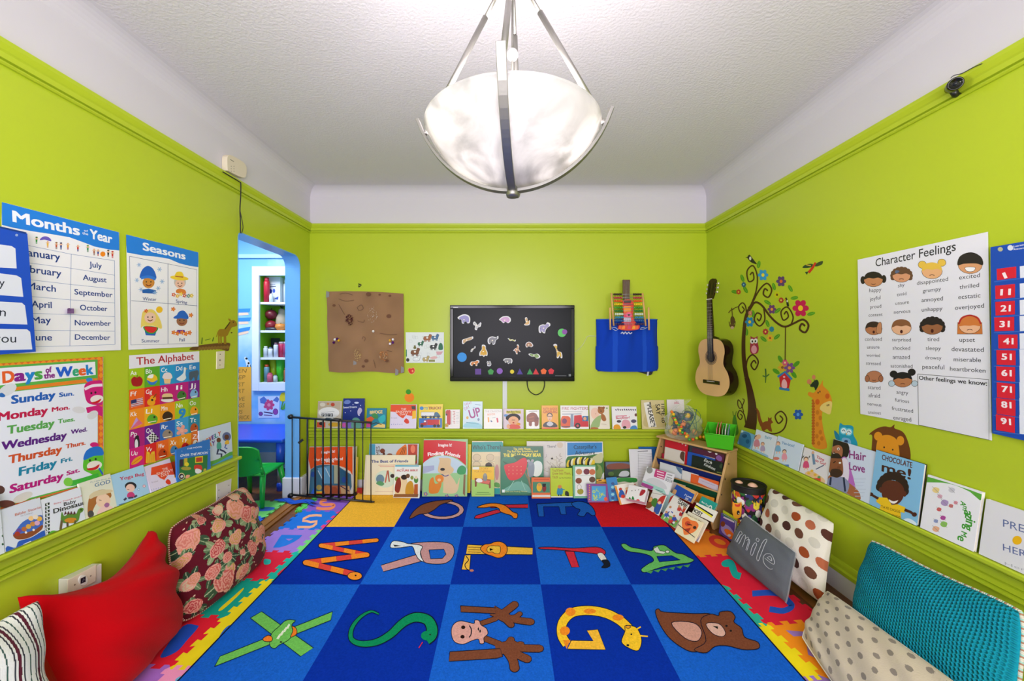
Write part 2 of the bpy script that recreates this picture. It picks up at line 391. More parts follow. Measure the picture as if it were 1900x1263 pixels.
# ---------------------------------------------------------------- alphabet rug
RX0, RX1, RYB, TD = -1.313, 1.207, 3.572, .6815
TW = (RX1-RX0)/5; RZ = .0235
g = G().bx(RX0, RX1, RYB-6*TD, RYB, .0125, RZ, '#101a3a')
DK, LT = '#0a30a6', '#1a60d2'
a = Art(g, (0, 0, RZ), (0, 0, 1), C2)
for r_ in range(6):
    for c_ in range(5):
        col = DK if (r_+c_) % 2 else LT
        if r_ in (0, 5) and c_ in (0, 4): col = {(0, 0): '#f0b43a', (0, 4): '#d6202c', (5, 0): '#2f9a4a', (5, 4): '#f07a22'}[(r_, c_)]
        if r_ == 1 and c_ == 0: col = DK
        x0 = RX0+c_*TW+(.008 if c_ == 0 else 0); x1 = RX0+(c_+1)*TW-(.008 if c_ == 4 else 0); y1 = RYB-r_*TD-(.008 if r_ == 0 else 0); y0 = RYB-(r_+1)*TD+(.008 if r_ == 5 else 0)
        g.add([(x0, y0, RZ+.0002), (x1, y0, RZ+.0002), (x1, y1, RZ+.0002), (x0, y1, RZ+.0002)], [(0, 1, 2, 3)], col)
a.lay0 = 4; BK = '#131a2c'; W_ = 4
# Q K E
a.e(430, 140, 125, 54, '#c99a9c', o=BK, ow=W_); a.e(432, 140, 96, 38, DK, o=BK, ow=W_)
a.b([244, 188, 262, 155, 300, 120, 345, 100, 420, 86, 492, 84, 455, 100, 420, 112, 385, 140, 345, 160, 300, 166, 262, 186], '#7d4b35', BK, W_)
a.p([700, 112, 918, 107, 918, 130, 705, 128], '#d1304a', BK, W_); a.p([612, 188, 622, 172, 740, 138, 778, 150, 640, 190], '#d1304a', BK, W_)
a.b([628, 125, 680, 106, 740, 103, 790, 116, 830, 150, 858, 162, 856, 186, 838, 188, 822, 172, 790, 162, 762, 150, 752, 132, 720, 122, 670, 128], '#f28a2c', BK, W_)
a.p([968, 106, 1172, 96, 1188, 120, 1130, 122, 1136, 166, 1106, 166, 1094, 122, 1006, 122, 1010, 178, 978, 178], '#1f60c8', BK, W_)
a.b([1165, 104, 1200, 92, 1245, 98, 1285, 125, 1302, 165, 1282, 172, 1255, 155, 1235, 178, 1200, 168, 1215, 140, 1190, 130], '#1f60c8', BK, W_)
# R L F A
a.b([250, 332, 350, 322, 450, 325, 492, 345, 497, 392, 470, 432, 420, 448, 330, 438, 305, 380, 280, 345], '#c69398', BK, W_)
a.p([282, 395, 315, 432, 96, 492, 82, 455], '#c69398', BK, W_)
a.b([150, 318, 205, 322, 235, 332, 300, 340, 318, 352, 306, 380, 312, 410, 326, 436, 296, 420, 276, 385, 262, 350, 230, 350, 185, 356, 136, 354], '#e2e6ee', BK, W_)
a.p([355, 368, 440, 364, 452, 392, 432, 416, 364, 418], LT, BK, W_); a.p([152, 338, 200, 345, 160, 350], '#333')
a.p([574, 337, 945, 355, 944, 395, 566, 392], '#f2bd48', BK, W_); a.p([558, 398, 593, 396, 586, 482, 540, 479], '#f2bd48', BK, W_)
for y in (352, 366, 379): a.l([578, y, 650, y+2], 3, BK)
a.b([648, 362, 668, 338, 705, 332, 730, 322, 765, 322, 795, 342, 800, 375, 780, 405, 748, 414, 712, 402, 672, 388], '#f08a2a', BK, W_)
a.b([686, 360, 700, 346, 735, 345, 760, 350, 758, 385, 735, 390, 715, 380, 690, 380], '#f2c048', BK, 3); a.p([700, 358, 722, 365, 702, 374], '#111')
a.l([566, 404, 580, 425, 560, 452, 572, 478, 600, 486], 5, BK, True); a.e(598, 485, 12, 7, '#c07a6a')
a.p([1128, 374, 1180, 376, 1210, 466, 1166, 467], '#d22f48', BK, W_)
a.b([985, 353, 1060, 352, 1180, 358, 1270, 352, 1325, 354, 1358, 375, 1352, 395, 1322, 394, 1290, 388, 1180, 376, 1060, 366, 986, 362], '#d22f48', BK, W_)
a.b([1312, 392, 1342, 386, 1368, 428, 1338, 432], '#e6e6ea', BK, 3); a.b([1338, 428, 1372, 426, 1386, 455, 1366, 470, 1336, 468, 1350, 450], '#1b2030', BK, 3)
a.b([1448, 338, 1470, 332, 1505, 352, 1560, 362, 1622, 372, 1635, 348, 1690, 340, 1725, 362, 1760, 385, 1800, 392, 1830, 408, 1862, 424, 1840, 440, 1780, 448, 1700, 460, 1640, 478, 1580, 496, 1562, 478, 1600, 448, 1632, 430, 1618, 405, 1570, 388, 1500, 378, 1465, 362], '#6cc06c', BK, W_)
a.p([1650, 405, 1735, 400, 1785, 425, 1665, 436], DK, BK, 3); a.p([1630, 362, 1655, 348, 1668, 372, 1702, 378, 1690, 392, 1645, 384], '#e8ecf0', BK, 3); a.e(1712, 378, 12, 8, '#e8ecf0', o=BK)
for k in range(6): a.p([1590+k*42, 492-k*7, 1632+k*42, 484-k*7, 1618+k*42, 503-k*7], '#4fa05a')
# M G (third row)
BR = '#7a4632'
def hand(dx, dy, k=1.0):
    for pts, w in (([715, 712, 790, 752], 56), ([760, 740, 800, 712, 842, 680], 40), ([790, 752, 840, 752, 872, 732], 26), ([795, 752, 860, 768, 935, 778], 36), ([780, 755, 822, 795], 34)):
        yield [q*1+(dx if i % 2 == 0 else dy) for i, q in enumerate(pts)], w*k
H1 = list(hand(0, 0)); H2 = [([735, 935, 830, 915], 66), ([800, 910, 822, 880], 36), ([830, 915, 880, 905], 30), ([820, 922, 900, 928, 985, 930], 40), ([820, 940, 870, 970, 915, 990], 42), ([800, 945, 830, 990, 842, 1040], 50)]
arms = [([640, 790, 735, 758], 26), ([660, 866, 760, 905], 32)]
for off, col in ((7, BK), (0, BR)):
    for P, w in arms+H1+H2:
        a.l(P, w+off, col, len(P) > 4)
        a.e(P[-2], P[-1], (w+off)/2*1.05, (w+off)/2*.92, col)
a.p([534, 686, 738, 698, 733, 731, 536, 722], BR, BK, W_); a.p([474, 948, 760, 930, 775, 975, 740, 986, 468, 1003], BR, BK, W_)
a.b([482, 840, 492, 795, 530, 772, 580, 780, 612, 786, 616, 768, 640, 770, 652, 795, 682, 815, 690, 845, 668, 868, 668, 898, 645, 900, 636, 876, 600, 884, 550, 904, 500, 890], '#d9a09c', BK, W_)
a.e(550, 808, 12, 10, '#2a1a1a'); a.e(546, 862, 12, 10, '#2a1a1a'); a.l([585, 798, 596, 820, 594, 850, 582, 866], 6, BK, True); a.e(636, 818, 4, 9, '#222'); a.e(646, 830, 4, 9, '#222')
gp = [1140, 905, 1110, 850, 1116, 780, 1170, 725, 1262, 712, 1360, 728, 1440, 768, 1492, 815]
a.l(gp, 58, BK, True); a.l(gp, 50, '#f7c531', True)
for x, y, rx, ry in ((1160, 720, 36, 30), (1270, 716, 44, 18), (1128, 828, 36, 32), (1430, 752, 40, 22)): a.e(x, y, rx*.8, ry*.8, '#f08c28')
a.p([1116, 880, 1160, 880, 1138, 930], '#f08c28')
a.p([1165, 882, 1290, 885, 1252, 826, 1316, 820, 1360, 936, 1142, 932], '#f2b93c', BK, W_)
a.b([1450, 890, 1470, 830, 1470, 800, 1500, 798, 1540, 815, 1565, 880, 1545, 940, 1490, 925], '#f7c531', BK, W_)
a.l([1525, 825, 1560, 805], 8, '#f7c531'); a.l([1545, 855, 1600, 860], 8, '#f7c531'); a.e(1486, 910, 8, 6, '#222'); a.e(1506, 848, 5, 5, '#222'); a.e(1488, 806, 14, 8, '#e8a030', o=BK)
# W X S B (read from the other views)
a.z = C1
w_ = [(1690, 346), (1345, 381), (1628, 440), (1250, 490), (1560, 566)]
pw = []
for k in range(4):
    for q in range(8): pw.append((w_[k][0]+(w_[k+1][0]-w_[k][0])*q/8, w_[k][1]+(w_[k+1][1]-w_[k][1])*q/8))
pw.append(w_[4])
for off in (8, 0):
    for k in range(len(pw)-1):
        w = (22+14*k/32)+off; a.l([*pw[k], *pw[k+1]], w, BK if off else ('#f08a2c' if k % 4 < 2 else '#dc4640'))
        if k % 8 == 0: a.e(*pw[k], w/2*1.3, w/2, BK if off else '#f08a2c')
a.e(1555, 575, 46, 26, '#f2922e', o=BK, ow=W_); a.e(1560, 572, 6, 5, '#222')
a.p([897, 838, 968, 797, 1294, 1026, 1214, 1080], '#6fbf5c', BK, W_); a.p([672, 1144, 706, 1080, 1416, 797, 1404, 852], '#6fbf5c', BK, W_)
a.b([1020, 1010, 1030, 940, 1080, 890, 1125, 852, 1180, 855, 1158, 882, 1165, 930, 1140, 975, 1080, 1008, 1050, 1030], '#6fbf5c', BK, W_)
a.b([978, 966, 1010, 948, 1034, 960, 1030, 985, 985, 985], '#f0802c', BK, W_); a.b([1150, 960, 1165, 920, 1160, 890, 1186, 905, 1188, 940], '#f0802c', BK, W_)
for k in range(4): a.p([1060+k*20, 970-k*22, 1080+k*20, 930-k*22+10, 1100+k*16, 930-k*16, 1076+k*20, 972-k*22], '#e8f0e0')
a.e(1090, 990, 8, 5, '#222')
a.z = PXV
sp = [703, 1140, 688, 1135, 668, 1146, 653, 1166, 652, 1186, 670, 1195, 698, 1192, 724, 1178, 748, 1156, 770, 1146, 792, 1150, 801, 1164, 800, 1178, 790, 1186]
a.l(sp, 4, BK, True, w1=26); a.l(sp, 2, '#0f8a5c', True, w1=22); a.e(793, 1180, 12, 9, '#0f8a5c'); a.e(798, 1178, 1.6, 1.4, '#222'); a.l([784, 1192, 777, 1203], 1.6, '#e02a40')
a.b([1216, 1136, 1222, 1130, 1232, 1136, 1290, 1139, 1320, 1140, 1340, 1158, 1334, 1186, 1310, 1205, 1285, 1210, 1262, 1200, 1240, 1182, 1224, 1158], BR, BK, 1.4)
a.b([1246, 1156, 1286, 1156, 1302, 1172, 1294, 1190, 1270, 1184], '#cf9a90', BK, 1.4)
a.b([1300, 1152, 1318, 1140, 1333, 1143, 1336, 1136, 1355, 1135, 1364, 1145, 1362, 1155, 1376, 1166, 1382, 1183, 1406, 1192, 1407, 1204, 1380, 1206, 1350, 1199, 1327, 1200, 1310, 1212, 1288, 1206, 1310, 1190], BR, BK, 1.4)
a.b([1310, 1158, 1334, 1158, 1346, 1174, 1340, 1182, 1322, 1176], '#dcb0a8', BK, 1.2); a.p([1322, 1162, 1332, 1163, 1332, 1168], '#222'); a.e(1348, 1162, 2.2, 2, '#222'); a.e(1356, 1171, 2.2, 2, '#222')
tag(g.build('alphabet_rug', M_RUG), 'large blue checkered rug with animal alphabet letters covering the floor', 'rug')
# ---------------------------------------------------------------- interlocking foam tiles
def seam(s0, s1, seed, amp=.011, n=8):
    """jigsaw profile along a seam from s0 to s1 (along, offset); shared by the two tiles that meet there"""
    L = (s1-s0)/n; out = [(s0, 0)]
    for k in range(n):
        sg = amp if (k+seed) % 2 else -amp; e = L*.12
        out += [(s0+k*L+(e if k else .012), sg), (s0+(k+1)*L-(e if k < n-1 else .012), sg)] if k in (0, n-1) else [(s0+k*L-e*.6, sg), (s0+(k+1)*L+e*.6, sg)]
    return out+[(s1, 0)]
def foam_tile(O, ev, eu, u0, u1, v0, v1, iu, iv, col, label, z0=.0008, th=.0112, insert=None, icol=None, zm=PXV, free=()):
    b = seam(u0, u1, iv); r = seam(v0, v1, iu+1); t = seam(u0, u1, iv+1); l = seam(v0, v1, iu)
    P = [(u, v0+d) for u, d in b[:-1]]+[(u1+d, v) for v, d in r[:-1]]+[(u, v1+d) for u, d in t[::-1][:-1]]+[(u0+d, v) for v, d in l[::-1][:-1]]
    W3 = lambda u, v, z: V((O[0]+eu[0]*u+ev[0]*v, O[1]+eu[1]*u+ev[1]*v, z))
    g = G().hexa([W3(u, v, z0) for u, v in P], [W3(u, v, z0+th) for u, v in P], col)
    o = tag(g.build('foam_tile', M_FOAM), label, 'foam tile', 'interlocking foam floor tiles')
    if insert:
        g = G(); q = Art(g, (0, 0, z0+th), (0, 0, 1), zm); q.LAY = .0005
        insert(q, icol); g.build('number_insert', M_FOAM, o)
    return o
al = math.atan(.0515); EV = (math.sin(al), math.cos(al)); EU = (math.cos(al), -math.sin(al)); O_ = (-1.339, 3.034)
def five(q, c): q.p([1175, 268, 1190, 250, 1262, 250, 1290, 225, 1262, 214, 1240, 222, 1212, 218, 1215, 196, 1290, 184, 1350, 188, 1340, 202, 1282, 202, 1262, 208, 1315, 214, 1310, 240, 1282, 268], c)
def five6(q, c): q.l([600, 990, 800, 990, 850, 975, 900, 935, 915, 900, 810, 912, 740, 895, 690, 895, 700, 860, 790, 815, 900, 805, 985, 812], 36, c)
def three6(q, c): q.l([900, 690, 1000, 705, 1130, 695, 1180, 650, 1130, 635, 1020, 640, 970, 618, 990, 580, 1060, 570], 44, c, True)
def four(q, c): q.p([1040, 393, 1080, 330, 1095, 312, 1225, 314, 1205, 336, 1170, 358, 1128, 378, 1080, 392], c); q.p([1120, 338, 1168, 336, 1140, 350], '#9d7ad8')
def blob(pts): return lambda q, c: q.b(pts, c)
LT_ROWS = [  # row, colour, number insert, its colour, view, label
    (-1, '#8a5cc4', three6, '#f2895e', CL6, 'purple foam tile with an orange numeral beside the black safety gate'),
    (0, '#1f74dc', five6, '#f6b08c', CL6, 'blue foam tile with a peach number five near the doorway'),
    (1, '#9d7ad8', four, '#2377dd', C1, 'lilac foam tile with a blue number four'),
    (2, '#dc2040', blob([985, 465, 1025, 470, 1020, 495, 985, 498]), '#2fc4c0', C1, 'red foam tile beside the right edge of the floral cushion'),
    (3, '#10a090', blob([700, 780, 790, 700, 850, 648, 850, 662, 800, 715, 720, 785]), '#e8d21c', C1, 'teal foam tile in front of the floral cushion'),
    (4, '#e01c34', blob([330, 1078, 470, 890, 560, 882, 565, 900, 500, 975, 430, 1050]), '#1f4fc0', C1, 'red foam tile with a blue shape beside the red cushion'),
    (5, '#a86fd0', None, None, PXV, 'ribbed lilac foam tile at the foot of the red cushion'),
    (6, '#f08a2a', None, None, PXV, 'orange foam tile under the red cushion')]
for k, col, ins, ic, zm, lab in LT_ROWS:
    foam_tile(O_, EV, EU, -.302, 0, .14-.302*(k+1), .14-.302*k, 0, k % 2, col, lab, insert=ins, icol=ic, zm=zm)
LT_B = [(-1, '#8a5cc4', 'purple foam strip under the rug corner by the gate'), (0, '#ee3f86', 'pink foam strip between rug and blue number five tile'), (1, '#74dc7a', 'lime green foam strip between rug and lilac number four tile'),
        (2, '#18b8a8', 'turquoise foam strip with a red shape at the rug edge'), (3, '#f0dc1e', 'yellow foam strip between the teal tile and the rug'), (4, '#f0dc1e', 'yellow foam strip with a blue shape between the red tile and the rug'), (5, '#f29ac8', 'pink ribbed foam strip with light blue patch at the rug edge'), (6, '#30b8a8', 'turquoise foam strip in the left front corner of the rug')]
for k, col, lab in LT_B:
    ins = {2: (blob([1065, 562, 1120, 515, 1205, 470, 1170, 510, 1110, 560]), '#d83050'), 4: (blob([690, 998, 715, 930, 760, 884, 808, 880, 770, 930]), '#2f6fd0'), 5: (blob([425, 1232, 450, 1205, 520, 1195, 490, 1232]), '#6ab4e0')}.get(k, (None, None))
    foam_tile(O_, EV, EU, 0, .19, .14-.302*(k+1), .14-.302*k, 1, k % 2, col, lab, insert=ins[0], icol=ins[1], zm=C1)
foam_tile(O_, EV, EU, -.362, -.302, .14, .442, -1, 1, '#63d060', 'narrow green foam edge strip beside the wooden threshold')
ar = math.atan(-.112); EV2 = (math.sin(ar), math.cos(ar)); EU2 = (math.cos(ar), -math.sin(ar)); O2 = (1.243, 2.14)
def zero(q, c): q.e(110, 455, 66, 34, c, 20); q.e(112, 455, 36, 14, '#f08a28', 20)
def jay(q, c): q.l([140, 582, 175, 578, 200, 640, 232, 655], 40, c, True); q.e(150, 582, 30, 20, c)
def five7(q, c): q.l([300, 755, 400, 750, 470, 760, 510, 800, 530, 830, 480, 855, 400, 845], 34, c, True)
def seven(q, c): q.p([495, 968, 660, 982, 655, 1060, 690, 1140, 625, 1110, 610, 1000, 540, 1004], c)
RT_ROWS = [(-2, '#e2452c', None, None, 'orange-red foam tile beneath the heap of books'), (-1, '#f08a28', zero, '#dc3f34', 'orange foam tile with a red zero in front of the purple board book'), (0, '#e01f3c', jay, '#14a8a0', 'red foam tile with a teal letter shape beside the grey cushion'),
           (1, '#e01f3c', five7, '#2456c4', 'red foam tile with a blue numeral in front of the grey cushion'), (2, '#f8921c', seven, '#a07ac8', 'orange foam tile with a lilac seven beside the polka dot bolster'), (3, '#2cb4a4', None, None, 'turquoise foam tile under the polka dot bolster')]
for k, col, ins, ic, lab in RT_ROWS:
    foam_tile(O2, EV2, EU2, 0, .302, .0755-.3005*k, .3760-.3005*k, 0, k % 2, col, lab, insert=ins, icol=ic, zm=B7)
RT_B = [(-1, '#d63a4c', 'dull red foam strip at the rug edge below the heart book'), (0, '#d4303c', 'red foam strip between rug and grey cushion tile'), (1, '#2cb0a0', 'teal foam strip between rug and red tile with blue numeral'), (2, '#f4de1a', 'yellow foam strip beside the orange number seven tile'), (3, '#a07ac8', 'lilac foam strip at the right front edge of the rug')]
for k, col, lab in RT_B: foam_tile(O2, EV2, EU2, -.15, 0, .0755-.3005*k, .3760-.3005*k, 1, k % 2, col, lab)
# beyond the doorway
def ad(q, c): q.b([200, 1190, 260, 1185, 355, 1190, 320, 1212, 220, 1215], c)
for k, (x0, y0, col, ins, ic, lab) in enumerate(((-2.165, 3.08, '#7fe07a', ad, '#3f74d0', 'light green foam tile with a blue letter just beyond the doorway'), (-2.165, 2.78, '#2f62d8', None, None, 'blue foam tile beyond the doorway, behind the floral cushion'), (-2.465, 3.08, '#66cc6a', None, None, 'green foam tile beyond the doorway under the green chair'))):
    foam_tile((x0, y0), (0, 1), (1, 0), 0, .3, 0, .3, (0, 0, -1)[k], (1, 0, 1)[k], col, lab, insert=ins, icol=ic, zm=ZE)
# ---------------------------------------------------------------- pendant lamp
LX, LY = .022, 1.16
lamp = thing('pendant_lamp', 'brushed nickel bowl pendant lamp with frosted glass hanging from ceiling', 'ceiling lamp', (LX, LY, 1.80))
M_BOWL = bpy.data.materials.new('alabaster_glass'); M_BOWL.use_nodes = True
def bowl_nodes(m):
    nt = m.node_tree; b = nt.nodes['Principled BSDF']; L = nt.links.new
    b.inputs['Roughness'].default_value = .22; b.inputs['Base Color'].default_value = (.58, .58, .59, 1); b.inputs['Subsurface Weight'].default_value = 0
    tc = nt.nodes.new('ShaderNodeTexCoord'); nz = nt.nodes.new('ShaderNodeTexNoise'); nz.inputs['Scale'].default_value = 5; nz.inputs['Detail'].default_value = 4; nz.inputs['Distortion'].default_value = 2.5
    cr = nt.nodes.new('ShaderNodeValToRGB'); cr.color_ramp.elements[0].position = .3; cr.color_ramp.elements[1].position = .62
    cr.color_ramp.elements[0].color = (.24, .22, .2, 1); cr.color_ramp.elements[1].color = (.68, .665, .64, 1)
    L(tc.outputs['Object'], nz.inputs[0]); L(nz.outputs['Fac'], cr.inputs[0])
    tr = nt.nodes.new('ShaderNodeBsdfTranslucent'); L(cr.outputs[0], tr.inputs[0])
    mx = nt.nodes.new('ShaderNodeMixShader'); mx.inputs[0].default_value = .4
    L(b.outputs[0], mx.inputs[1]); L(tr.outputs[0], mx.inputs[2]); L(mx.outputs[0], nt.nodes['Material Output'].inputs[0])
    L(cr.outputs[0], b.inputs['Emission Color']); b.inputs['Emission Strength'].default_value = .14
bowl_nodes(M_BOWL)
RB, DB, ZR = .25, .165, 2.0
RS = (RB*RB+DB*DB)/(2*DB)
prof = []
for k in range(17):
    t = math.asin(RB/RS)*k/16; prof.append((max(1e-4, RS*math.sin(t)), ZR-DB+RS-RS*math.cos(t)))
inner = [(max(1e-4, r*.975), z+.006) for r, z in prof[::-1]]
G().lathe(prof+[(RB+.004, ZR+.004)]+inner, (LX, LY, 0), '#fff', 64, cap=False).build('glass_bowl', M_BOWL, lamp)
hx, hy, hz = LX, LY, 1.818
G().lathe([(.001, 1.806), (.017, 1.806), (.019, 1.812), (.019, 1.828), (.012, 1.836), (.012, ZR-DB+.001), (.001, ZR-DB+.001)], (LX, LY, 0), '#8b8984', 24).build('hub', M_METAL, lamp)
def armpt(t):       # bar follows the bowl then flares past its rim
    r = .286*t; return r, 1.823+.225*(1-math.sqrt(max(0, 1-(t*.93)**2)))/(1-math.sqrt(1-.93**2))
dirs = [(-.109, -.994), (-.994, .109), (.109, .994), (.994, -.109)]
for d in dirs:
    g = G(); s = (-d[1], d[0]); N = 18; A = []
    for k in range(N+1):
        t = .04+.96*k/N; r, z = armpt(t); r2, z2 = armpt(min(1, t+.01)); r1, z1 = armpt(t-.01)
        n = V((-(z2-z1), r2-r1)).normalized()
        for sw, sn in ((-1, -1), (1, -1), (1, 1), (-1, 1)):
            rr, zz = r+n.x*.0045*sn, z+n.y*.0045*sn
            A.append((LX+d[0]*rr+s[0]*.0115*sw, LY+d[1]*rr+s[1]*.0115*sw, zz))
    fs = [(k*4+j, k*4+(j+1) % 4, k*4+4+(j+1) % 4, k*4+4+j) for k in range(N) for j in range(4)]+[(3, 2, 1, 0), (N*4, N*4+1, N*4+2, N*4+3)]
    g.add(A, fs, '#8b8984'); arm = g.build('arm', M_METAL, lamp, bevel=.0012)
    p0 = V((LX+d[0]*.262, LY+d[1]*.262, 2.008)); p1 = V((LX+d[0]*.016, LY+d[1]*.016, 2.455))
    g = G().ball(p0, .008, '#8b8984', 8); g.tube([p0, p0+(p1-p0)*.14], .003, '#8b8984')
    g.build('joint', M_METAL, arm)
    g = G(); g.tube([p0+(p1-p0)*.13, p0+(p1-p0)*.74], .0085, '#8b8984', 10); g.tube([p0+(p1-p0)*.72, p1], .0055, '#8b8984', 8); g.build('rod', M_METAL, lamp)
g = G().lathe([(.001, 2.44), (.02, 2.44), (.024, 2.447), (.024, 2.463), (.02, 2.47), (.007, 2.472), (.007, 2.752), (.001, 2.752)], (LX, LY, 0), '#8b8984', 24); g.build('stem', M_METAL, lamp)
G().lathe([(.001, 2.735), (.02, 2.737), (.055, 2.752), (.065, 2.772), (.065, 2.786), (.001, 2.786)], (LX, LY, 0), '#8b8984', 32).build('canopy', M_METAL, lamp)
g = G().tube([(LX, LY, 2.44), (LX, LY, 2.02)], .0035, '#8b8984'); g.build('cord', M_METAL, lamp)
G().ball((LX, LY, 2.222), .017, '#dedee2', 10).build('finial', M_METAL, lamp)
M_BULB = mat('lit_bulb', .5, col='#fff4e4', emit=3)
for k in range(3):
    t = k*2.094+.5; c = (LX+.1*math.cos(t), LY+.1*math.sin(t), 1.985)
    G().lathe([(.001, .05), (.018, .046), (.028, .028), (.029, .01), (.018, -.02), (.013, -.04), (.001, -.041)], c, '#fff', 14).build('bulb', M_BULB, lamp)
    light('bulb_light', 'POINT', (c[0], c[1], c[2]+.06), (0, 0, 0), 9, (1, .91, .95), .05)
G().lathe([(.001, 1.925), (.05, 1.928), (.05, 1.94), (.012, 1.945), (.012, 2.02), (.001, 2.02)], (LX, LY, 0), '#8b8984', 20).build('socket_plate', M_METAL, lamp)
# ---------------------------------------------------------------- cushions
def cushion(name, label, cs, th, col, m, back=None, N=120, pinch=.05, seed=1, wr=.004, rnd=.12, sag=0, piping=None, group='scatter cushions along the walls', bulge=.38, extra=None, deco=None, zmin=.0145):
    """cs: the four corners in order bottom-left, bottom-right, top-right, top-left seen from the room; col: colour or function(u, v)"""
    bl, br, tr, tl = (V(c) for c in cs)
    ctr = (bl+br+tr+tl)/4; grow = 1/math.sqrt(1-rnd*.85); bl, br, tr, tl = (ctr+(c-ctr)*grow for c in (bl, br, tr, tl)); n = (br-bl).cross(tl-bl).normalized()
    rn = random.Random(seed); ph = [(rn.uniform(3, 9), rn.uniform(3, 9), rn.uniform(0, 6)) for _ in range(5)]
    def base(u, v):
        # sides bow inwards between the corners
        x, y = 2*u-1, 2*v-1; x, y = x*math.sqrt(1-rnd*y**4), y*math.sqrt(1-rnd*x**4); u, v = (x+1)/2, (y+1)/2
        uu = u+pinch*(1-2*u)*(4*v*(1-v)); vv = v+pinch*(1-2*v)*(4*u*(1-u))
        return bl*(1-uu)*(1-vv)+br*uu*(1-vv)+tr*uu*vv+tl*(1-uu)*vv-(tl-bl)*(sag*4*u*(1-u)*v*v)
    def hgt(u, v):
        a = max(0, 4*u*(1-u)); b = max(0, 4*v*(1-v)); e = (a*b)**bulge
        w = sum(math.sin(p*u*2+q*v*3+f) for p, q, f in ph)*wr*min(1, e*3)*(1-.5*e)
        return th*.5*e+w
    front = lambda u, v: base(u, v)+n*hgt(u, v)
    rear = lambda u, v: base(u, v)-n*hgt(u, v)*.7
    lo = min(q(i/14, j/14).z for q in (front, rear) for i in range(15) for j in range(15))
    if lo < zmin:
        for c in (bl, br, tr, tl): c.z += zmin-lo
    f = (lambda u, v: lin(col(u, v))) if callable(col) else (lambda u, v: lin(col))
    o = thing(name, label, 'cushion', (ctr.x, ctr.y, max(.001, min(p.z for p in (bl, br)))), group)
    g = G().grid(front, N, N, f)
    me = g.build('front_cover', m, o)
    uv = me.data.uv_layers.new(name='UVMap'); w = N+1
    for li, l in enumerate(me.data.loops): uv.data[li].uv = ((l.vertex_index % w)/N, (l.vertex_index//w)/N)
    bc = lin(back or (col if not callable(col) else col(.5, .5)))
    G().grid(lambda u, v: rear(1-u, v), 24, 24, lambda u, v: bc).build('back_cover', M_CLOTH, o)
    if piping:
        r, pc = piping; K = 30; P = [(k/K, 0) for k in range(K)]+[(1, k/K) for k in range(K)]+[(1-k/K, 1) for k in range(K)]+[(0, 1-k/K) for k in range(K)]
        g = G(); pts = [base(u, v) for u, v in P]
        if callable(pc):
            M_ = len(pts)
            for k in range(M_):
                a_, b_ = pts[k], pts[(k+1) % M_]
                for q in range(3): g.tube([a_+(b_-a_)*q/3, a_+(b_-a_)*(q+1.05)/3], r, pc(k*3+q), 6)
        else: g.tube(pts, r, pc, 8, True)
        g.build('piping', M_CLOTH, o)
    if deco: deco(o, front, base, n)
    return o
# floral
FLW = []
rn = random.Random(3)
for (u, v, r) in ((.13, .75, .13), (.62, .82, .16), (.78, .62, .15), (.3, .52, .11), (.5, .5, .1), (.84, .36, .13), (.34, .18, .17), (.93, .82, .1), (.9, .6, .08), (.72, .95, .07), (.4, .74, .1), (.24, .3, .09), (.44, .9, .08), (.68, .26, .1), (.96, .2, .1), (.02, .6, .08), (.4, .36, .08), (.9, .95, .08), (.22, .92, .07), (.06, .35, .1), (.58, .12, .1), (.55, .3, .05), (.08, .08, .09)):
    for k in range(8):
        t = rn.uniform(0, 6.28); FLW.append((u+r*.75*math.cos(t), v+r*.75*math.sin(t), r*rn.uniform(.35, .55), rn.choice(('#39543c', '#5f7a56', '#8a9a72', '#2d4434')), 1, t))
    for k in range(3):
        t = rn.uniform(0, 6.28); q = r*rn.uniform(.1, .5); FLW.append((u+q*math.cos(t), v+q*math.sin(t), r*rn.uniform(.45, .62), rn.choice(('#c8605a', '#cf7a70', '#b8444a', '#d0886a', '#c89a58', '#d0bfa0')), 0, t))
def floral(u, v):
    c = '#5e1424'
    for x, y, r, col, leaf, t in FLW:
        dx, dy = u-x, (v-y)*.8
        if leaf:
            a = (dx*math.cos(t)+dy*math.sin(t))/r; b = (-dx*math.sin(t)+dy*math.cos(t))/(r*.5)
            if a*a+b*b < 1: c = col if abs(b) > .12 else '#a8b490'
        else:
            d = math.hypot(dx, dy)/r
            if d < 1:
                th = math.atan2(dy, dx); k = d+.12*math.sin(5*th+t)
                c = col if k < .95 and (int(k*5+th*.5) % 2 == 0) else ('#dd9a8e' if col != '#e3d3b8' else '#cfae7c')
    if c == '#5e1424':
        for s in (.18, .46, .74):
            dd = abs((u*.9+.12*math.sin(v*9)-s)); 
            if dd < .006 and int(v*60) % 3 == 0: c = '#d9b9a4'
    return c
cushion('floral_cushion', 'maroon cushion with pink roses leaning against left wall', [(-1.545, 1.90, .028), (-1.50, 2.47, .03), (-1.715, 2.60, .425), (-1.715, 2.03, .425)], .20, floral, M_CLOTH, '#5e1424', 200, .01, 2, .004, .22, .05, (.005, lambda k: '#e8d3bf' if k % 2 else '#a03a44'))
